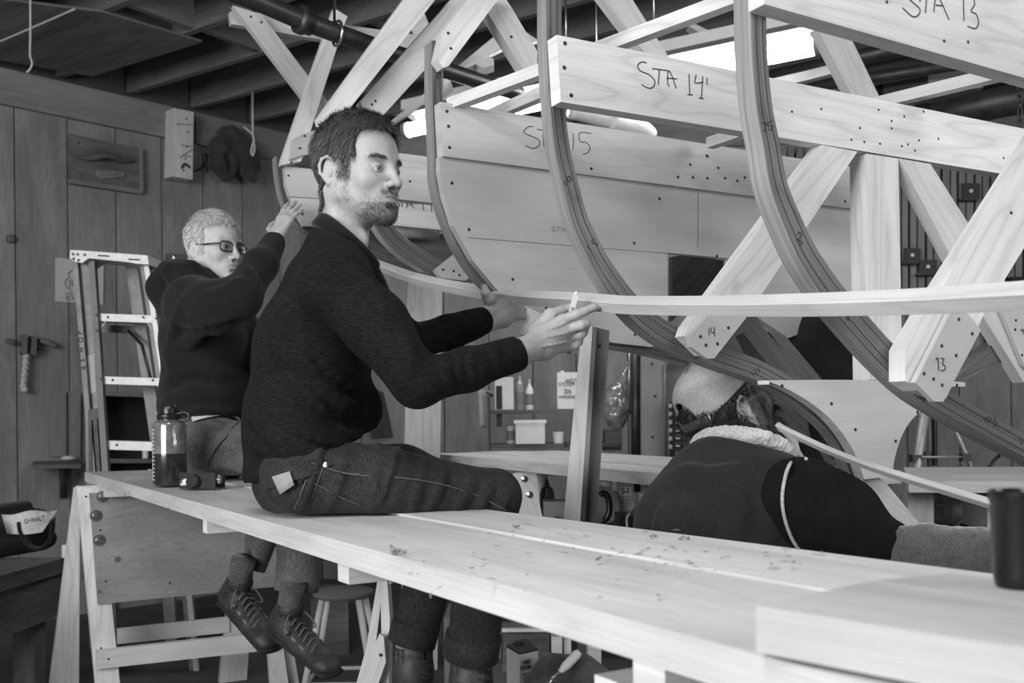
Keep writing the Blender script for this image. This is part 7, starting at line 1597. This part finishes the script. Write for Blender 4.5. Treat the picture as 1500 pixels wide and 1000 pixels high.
# trousers and hiking shoes
TR = Sdf(.035); TRM = fabric('grey_work_trousers', .085, streak=.3, sx=(300, 300, 80), sheen=.1, var=.3)
TR.slab(P(303, 662, YG), P(303, 635, YG), (.175, .135), (.17, .13), rt2); fwd2 = Vector((.97, -.22, 0)).normalized()
gh1, gk1 = P(306, 655, YG - .12), P(306, 655, YG - .12) + fwd2 * .40 + Vector((0, 0, -.01)); gh2, gk2 = P(306, 655, YG + .14), P(306, 655, YG + .14) + fwd2 * .38
TR.chain([gh1, gk1], [.095, .072], k=.04); TR.chain([gh2, gk2], [.095, .072], k=.04)
an1, an2 = P(434, 866, 3.12), P(364, 832, 3.30)
TR.chain([gk1, P(442, 790, 3.14), an1], [.070, .072, .068], k=.03); TR.chain([gk2, P(388, 765, 3.32), an2], [.070, .062, .055], k=.03)
folds(TR, [([(265, 640), (285, 665), (290, 695)], .014, .006), ([(290, 625), (320, 640), (350, 632)], .014, .006), ([(300, 660), (330, 650), (355, 655)], .014, .006), ([(255, 660), (262, 680), (275, 698)], .012, .005), ([(300, 690), (330, 680), (360, 690)], .012, .006)])
TR.custom(lambda p: np.maximum(p[:, 2] - (ZB + .005), (p - np.array(C0)) @ np.array(PN_)), np.array(P(300, 720, 3.4)), 1e9, 's', .006)
cut_end(TR, an1, an1 - P(442, 790, 3.14), .1, .1, hollow=.048); cut_end(TR, an2, an2 - P(388, 765, 3.32), .1, .1, hollow=.036)
sdf_obj('trousers', TR, .008, TRM, gm)
seam('strap', TR, [(343, 618), (325, 640), (305, 662), (298, 682)], .030, TRM, gm, lift=.006); seam('shirt_hem', TR, [(283, 617), (305, 612), (330, 610), (346, 614)], .022, WHITEP, gm, lift=.012)
for px in ([(278, 640), (288, 660), (281, 692)], [(318, 685), (345, 692), (362, 698)], [(300, 610), (330, 622), (352, 648)]): seam('stitching', TR, px, .004, THR, gm)
SH1 = plain('shoe_leather', .030, rough=.6, var=.5, scale=25, bump=.5, bscale=150); SOLE = plain('shoe_sole', .012, rough=.8); LACE = plain('shoe_lace', .12, rough=.9); SOCK = fabric('grey_sock', .075, streak=.3)
def shoe(ank, toe, label):
    f_ = (toe - ank).normalized(); up_ = Vector((0.25, -.35, .9)); up_ = (up_ - f_ * up_.dot(f_)).normalized(); sd = f_.cross(up_)
    b = Sdf(.02); heel = ank - f_ * .045 - up_ * .065
    b.slab(heel, heel + f_ * .25, (.040, .032), (.042, .026), sd); b.slab(heel + f_ * .05 + up_ * .02, heel + f_ * .16 + up_ * .0, (.038, .045), (.040, .036), sd); b.cap(heel + f_ * .02 + up_ * .03, ank + up_ * .015, .042, .043)
    b.slab(heel + f_ * .26, heel + f_ * .275, (.040, .024), (.036, .02), sd)
    cut_end(b, ank + up_ * .035, up_, .08, .1, hollow=.036)
    folds(b, [], 1)
    o = sdf_obj('shoe', b, .005, SH1, gm)
    s2 = Sdf(.01); s2.slab(heel - up_ * .024 - f_ * .005, heel + f_ * .285 - up_ * .020, (.043, .012), (.043, .012), sd); so = sdf_obj('sole', s2, .006, SOLE, None); so.parent = o; so.matrix_parent_inverse = Matrix.Identity(4)
    for i in range(6):
        c_ = heel + f_ * (.085 + i * .022) + up_ * (.060 - i * .0065); l_ = tube('lace', catmull([c_ - sd * .026 - up_ * .008, c_ + up_ * .004, c_ + sd * .026 + f_ * .014 - up_ * .008], 3), .0032, LACE, None, n=6); l_.parent = o
    for sgn in (-1, 1):
        c_ = heel + f_ * .082 + up_ * .066; l_ = tube('lace', catmull([c_, c_ + sd * .03 * sgn + up_ * .01, c_ + sd * .055 * sgn - up_ * .03 + f_ * .03, c_ + sd * .03 * sgn - up_ * .03 + f_ * .02], 5), .0028, LACE, None, n=6); l_.parent = o
    for i in range(3):
        for sgn in (-1, 1):
            c_ = heel + f_ * (.08 + i * .04) + sd * .037 * sgn + up_ * (.03 - i * .006); e_ = bar('eyelet_tab', c_, c_ + f_ * .022, .004, .008, GREYP, None, up=up_); e_.parent = o
    tube('sock', [ank + up_ * .10, ank + up_ * .05, ank + up_ * .0], [.040, .038, .04], SOCK, gm, n=20)
shoe(P(424, 896, 3.08), P(486, 945, 2.94), ''); shoe(P(350, 858, 3.26), P(398, 912, 3.12), '')

# ================================================================== the man in the cap under the hull
cmn = thing('person', 'bearded man in a pale cap and dark vest crouching under the hull', 'person', 'people in the workshop', P(1070, 1040, 2.3))
VE = Sdf(.04); sv = Vector((.82, -.57, 0)).normalized()
c_lo, c_md, c_up, c_nk = P(1062, 880, 2.22), P(1068, 770, 2.24), P(1083, 710, 2.32), P(1082, 662, 2.48)
VE.slab(c_lo, c_md, (.215, .15), (.215, .15), sv); VE.slab(c_md, c_up, (.215, .15), (.185, .125), sv); VE.slab(c_up, c_nk, (.17, .11), (.085, .065), sv)
VE.chain([c_up, P(1150, 712, 2.14)], [.09, .065], k=.05)
VE.disp = waves(31, 8, 12, 26, .004)
folds(VE, [([(1030, 740), (1035, 770), (1030, 795)], .016, .005), ([(985, 730), (975, 760), (972, 785)], .016, .005), ([(1080, 700), (1085, 750), (1075, 790)], .018, .005), ([(1120, 700), (1130, 740), (1128, 790)], .016, .004), ([(1000, 690), (1040, 700), (1080, 690)], .02, .004)])
ah, ahn = P(1168, 742, 2.12), Vector((.86, -.42, .25)).normalized()
VE.cap(ah + ahn * .06, ah + ahn * .09, .085, .10, 's', .01)
e1_ = np.array((1., .10, -.25)); e1_ /= np.linalg.norm(e1_); e2_ = np.array((-.30, -.75, .45)); e2_ -= e1_ * (e1_ @ e2_); e2_ /= np.linalg.norm(e2_); cn_ = np.cross(e1_, e2_); cn_ = -cn_ if cn_[2] < 0 else cn_
ccen = np.array(P(1090, 662, 2.48)); cut_end(VE, P(1070, 642, 2.25), (.38, .15, .92), .28, .25)
VM = fabric('vest_cloth', .014, streak=.15, sx=(200, 200, 200), sheen=.05, var=.2)
sdf_obj('vest', VE, .0075, VM, cmn)
SL_ = Sdf(.04); a1, a2, a3 = P(1175, 735, 2.10), P(1268, 800, 2.02), P(1305, 800, 1.97)
SL_.chain([P(1110, 740, 2.2), a1], [.09, .085], k=.04); SL_.chain([a1, P(1225, 765, 2.05), a2], [.095, .085, .068], k=.04); SL_.chain([a2, a3], [.065, .052], k=.03)
SL_.chain([P(1170, 690, 2.55), P(1205, 735, 2.5), P(1172, 700, 2.48)], [.07, .055, .04], k=.03); SL_.cap(P(1060, 1000, 2.25), P(1060, 860, 2.25), .17, .17)
folds(SL_, [([(1180, 690), (1200, 740), (1195, 800)], .018, .008), ([(1215, 720), (1235, 760), (1225, 805)], .018, .008), ([(1250, 745), (1270, 770), (1262, 810)], .014, .006), ([(1290, 768), (1296, 790), (1290, 815)], .011, .005)])
SL_.disp = waves(33, 8, 16, 34, .004)
sdf_obj('sleeves', SL_, .009, fabric('black_sleeve', .0035, streak=.1, sx=(200, 200, 200), sheen=.0), cmn)
FL = Sdf(.02); FL.chain([P(1302, 803, 1.97), P(1360, 804, 1.93), P(1500, 812, 1.78)], [.047, .045, .046]); FL.disp = waves(35, 12, 120, 400, .0014)
cut_end(FL, P(1500, 812, 1.78), (1, -.3, 0), .08, .1); sdf_obj('fleece_cuff', FL, .005, fabric('fleece', .075, streak=.3, sx=(300, 300, 300), sheen=.4, bump=1.0, weave=400), cmn)
yw = math.radians(110); fh = Vector((math.sin(yw), -math.cos(yw), .44)).normalized(); upv = Vector((0, 0, 1)); HB3 = basis(tuple(fh))
h3_ = Head(P(1070, 598, 2.60), HB3, 1.12, c_nk, nr=.058)
HV3, HQ3 = h3_.mesh(.0022)
hc_ = Sdf(.01); fk_hand(hc_, P(1530, 814, 1.76), (1, -.35, .0), (-.2, -.6, .7), (0, .6, .6), [(.5, .8, .5)] * 4, size=1.0)
hc2 = Sdf(.01); fk_hand(hc2, P(1170, 690, 2.48), (-.7, -.2, .6), (.3, -.9, .1), (.3, .2, .9), [(1.0, 1.1, .7)] * 4, size=1.0)
c3 = Sdf(.03); c3.chain([c_nk, c_up, c_md, c_lo], [.055, .09, .11, .11]); c3.chain([c_up, a1, a2, a3, P(1530, 814, 1.76)], [.06, .05, .04, .035, .022]); c3.chain([c_up, P(1195, 720, 2.5), P(1170, 690, 2.48)], [.05, .035, .025])
Vs = join_np([(HV3, HQ3), hc_.mesh(.004), hc2.mesh(.003), c3.mesh(.016)]); sk = mesh_np('body', Vs[0], Vs[1], SKIN3, cmn); tn = np.ones(len(Vs[0])); tn[:len(HV3)] = head_tone(h3_.LV, .5); tone_attr(sk, tn)
eyes(h3_, cmn)
# long dark hair at the nape and a grown beard
strands('hair_strands', h3_, h3_.LV, lambda p: ((p[:, 2] < .05) & (p[:, 2] > -.07) & (p[:, 0] < .030) & ~((p[:, 0] > -.03) & (p[:, 2] < .028)) | ((p[:, 0] < -.032) & (p[:, 2] > -.08) & (p[:, 2] < .05))).astype(float), 8000, lambda p: np.where(p[:, 0] > -.03, .014, np.where(p[:, 0] > -.05, .035, .060)), lambda p, n: np.stack([-.45 + 0 * p[:, 0], .2 * p[:, 1], -1 + 0 * p[:, 0]], 1) + n * .12, .0013, HAIRB, cmn, 22, lift=.003, clump=.35, curl_=.6, stick=.45, seg=5)
hb3 = Sdf(.02); hb3.ell((-.030, 0, .010), (.084, .078, .06)); hb3.cap((-.060, 0, -.02), (-.075, 0, -.085), .050, .035); hb3.disp = waves(40, 10, 90, 260, .0035)
hb3.custom(lambda p: np.maximum(p[:, 0] + .024, -p[:, 2] * 0 - 1), (0, 0, 0), 1e9, 'i', .006)
V, Q = hb3.mesh(.004); mesh_np('hair', h3_.w(V), Q, MATS['hair_base'], cmn)
strands('beard', h3_, h3_.LV, lambda p: (beardm(p, 1.6) + ((p[:, 0] > .0) & (p[:, 0] < .045) & (np.abs(p[:, 1]) > .035) & (p[:, 2] < .015) & (p[:, 2] > -.06)) * .8), 8000, lambda p: .014 + .016 * np.clip(p[:, 0] / .07, 0, 1), lambda p, n: np.stack([.25 + 0 * p[:, 0], 0 * p[:, 1], -1 + 0 * p[:, 0]], 1) + n * .35, .0010, BEARDG, cmn, 23, clump=.2, stick=.45, curl_=.2)
# sherpa collar
SC_ = Sdf(.012); a_f = np.array((.78, .55, -.55)); a_f /= np.linalg.norm(a_f); a_s = np.array((.55, -.78, .05)); a_s /= np.linalg.norm(a_s)
cring = [ccen + e1_ * .114 * math.cos(t) + e2_ * .090 * math.sin(t) for t in np.linspace(0, 6.283, 31)]
SC_.chain(cring, [.0170] * 31); SC_.disp = waves(41, 14, 250, 600, .0016)
sdf_obj('fleece_collar', SC_, .0028, fabric('sherpa', .36, streak=.3, sx=(350, 350, 350), sheen=.4, bump=1.0, weave=420), cmn)
pip = [min([q for q in (VE.hit(x, y), SL_.hit(x, y)) if q is not None] or [P(x, y, 2.1)], key=lambda q: q.y) for x, y in ((1181, 672), (1170, 668), (1158, 678), (1150, 700), (1146, 730), (1150, 760), (1161, 790), (1176, 812))]; pip = [p - (p - CAMP).normalized() * .006 for p in pip]
adopt(tube('piping', catmull(pip, 4), .0038, fabric('piping', .30), n=8), cmn)
# the cap
cpn = thing('cap', 'pale baseball cap with a buckled strap worn by the bearded man', 'cap', loc=Vector(h3_.w((0, 0, .08))))
CA = Sdf(.02); CA.ell((-.014, 0, .048), (.112, .088, .087)); CA.ell((.02, 0, .06), (.085, .080, .080), k=.03)
CA.custom(lambda p: (.054 + .34 * p[:, 0]) - p[:, 2] - .012 * np.cos(p[:, 1] * 20), (0, 0, 0), 1e9, 'i', .004)
CA.ell((-.012, 0, .046), (.105, .082, .086), op='s', k=.004)
CA.ell((-.125, 0, .028), (.05, .036, .036), op='s', k=.006)
CA.disp = waves(44, 8, 30, 70, .0012)
CAPM = fabric('cap_cotton', .36, streak=.12, sx=(200, 200, 200), sheen=.1)
V, Q = CA.mesh(.003); mesh_np('crown', h3_.w(V), Q, CAPM, cpn)
BR = Sdf(.01); BR.slab((.075, 0, .042), (.140, 0, .036), (.075, .003), (.055, .003), (0, 1, 0)); V, Q = BR.mesh(.0035); mesh_np('brim', h3_.w(V), Q, CAPM, cpn)
def st(a, z_): return (-.012 - .116 * math.cos(a), .0915 * math.sin(a), z_)
stp = [st(a, .006 + .014 * abs(a)) for a in np.linspace(-.75, .75, 13)]
V = []; Fc = []
for i, q in enumerate(stp):
    q = np.array(q); V += [h3_.w(q + np.array((0, 0, -.009))), h3_.w(q + np.array((0, 0, .009)))]
    if i: k = len(V); Fc.append((k - 4, k - 3, k - 1, k - 2))
o = mk('strap', V, Fc, fabric('strap_cloth', .075), smooth=True); so = o.modifiers.new('s', 'SOLIDIFY'); so.thickness = .003; adopt(o, cpn)
q = np.array(st(-.72, .016)); bk_ = [h3_.w(q + np.array((dx_, dy_, dz_))) for dx_, dy_, dz_ in ((0, .006, -.012), (.004, -.006, -.012), (.004, -.006, .013), (0, .006, .013))]
adopt(tube('buckle', [Vector(b_) for b_ in bk_], .0016, STEEL, n=6, closed=True), cpn)
for xx, yy, zz_ in ((-.10, -.03, .09),): lathe('eyelet', Vector(h3_.w((xx, yy, zz_))), [(0, 0), (.004, 0), (.003, .001), (0, .001)], THR, cpn, n=12, axis=Vector(HB3 @ np.array((-.8, -.3, .5))))
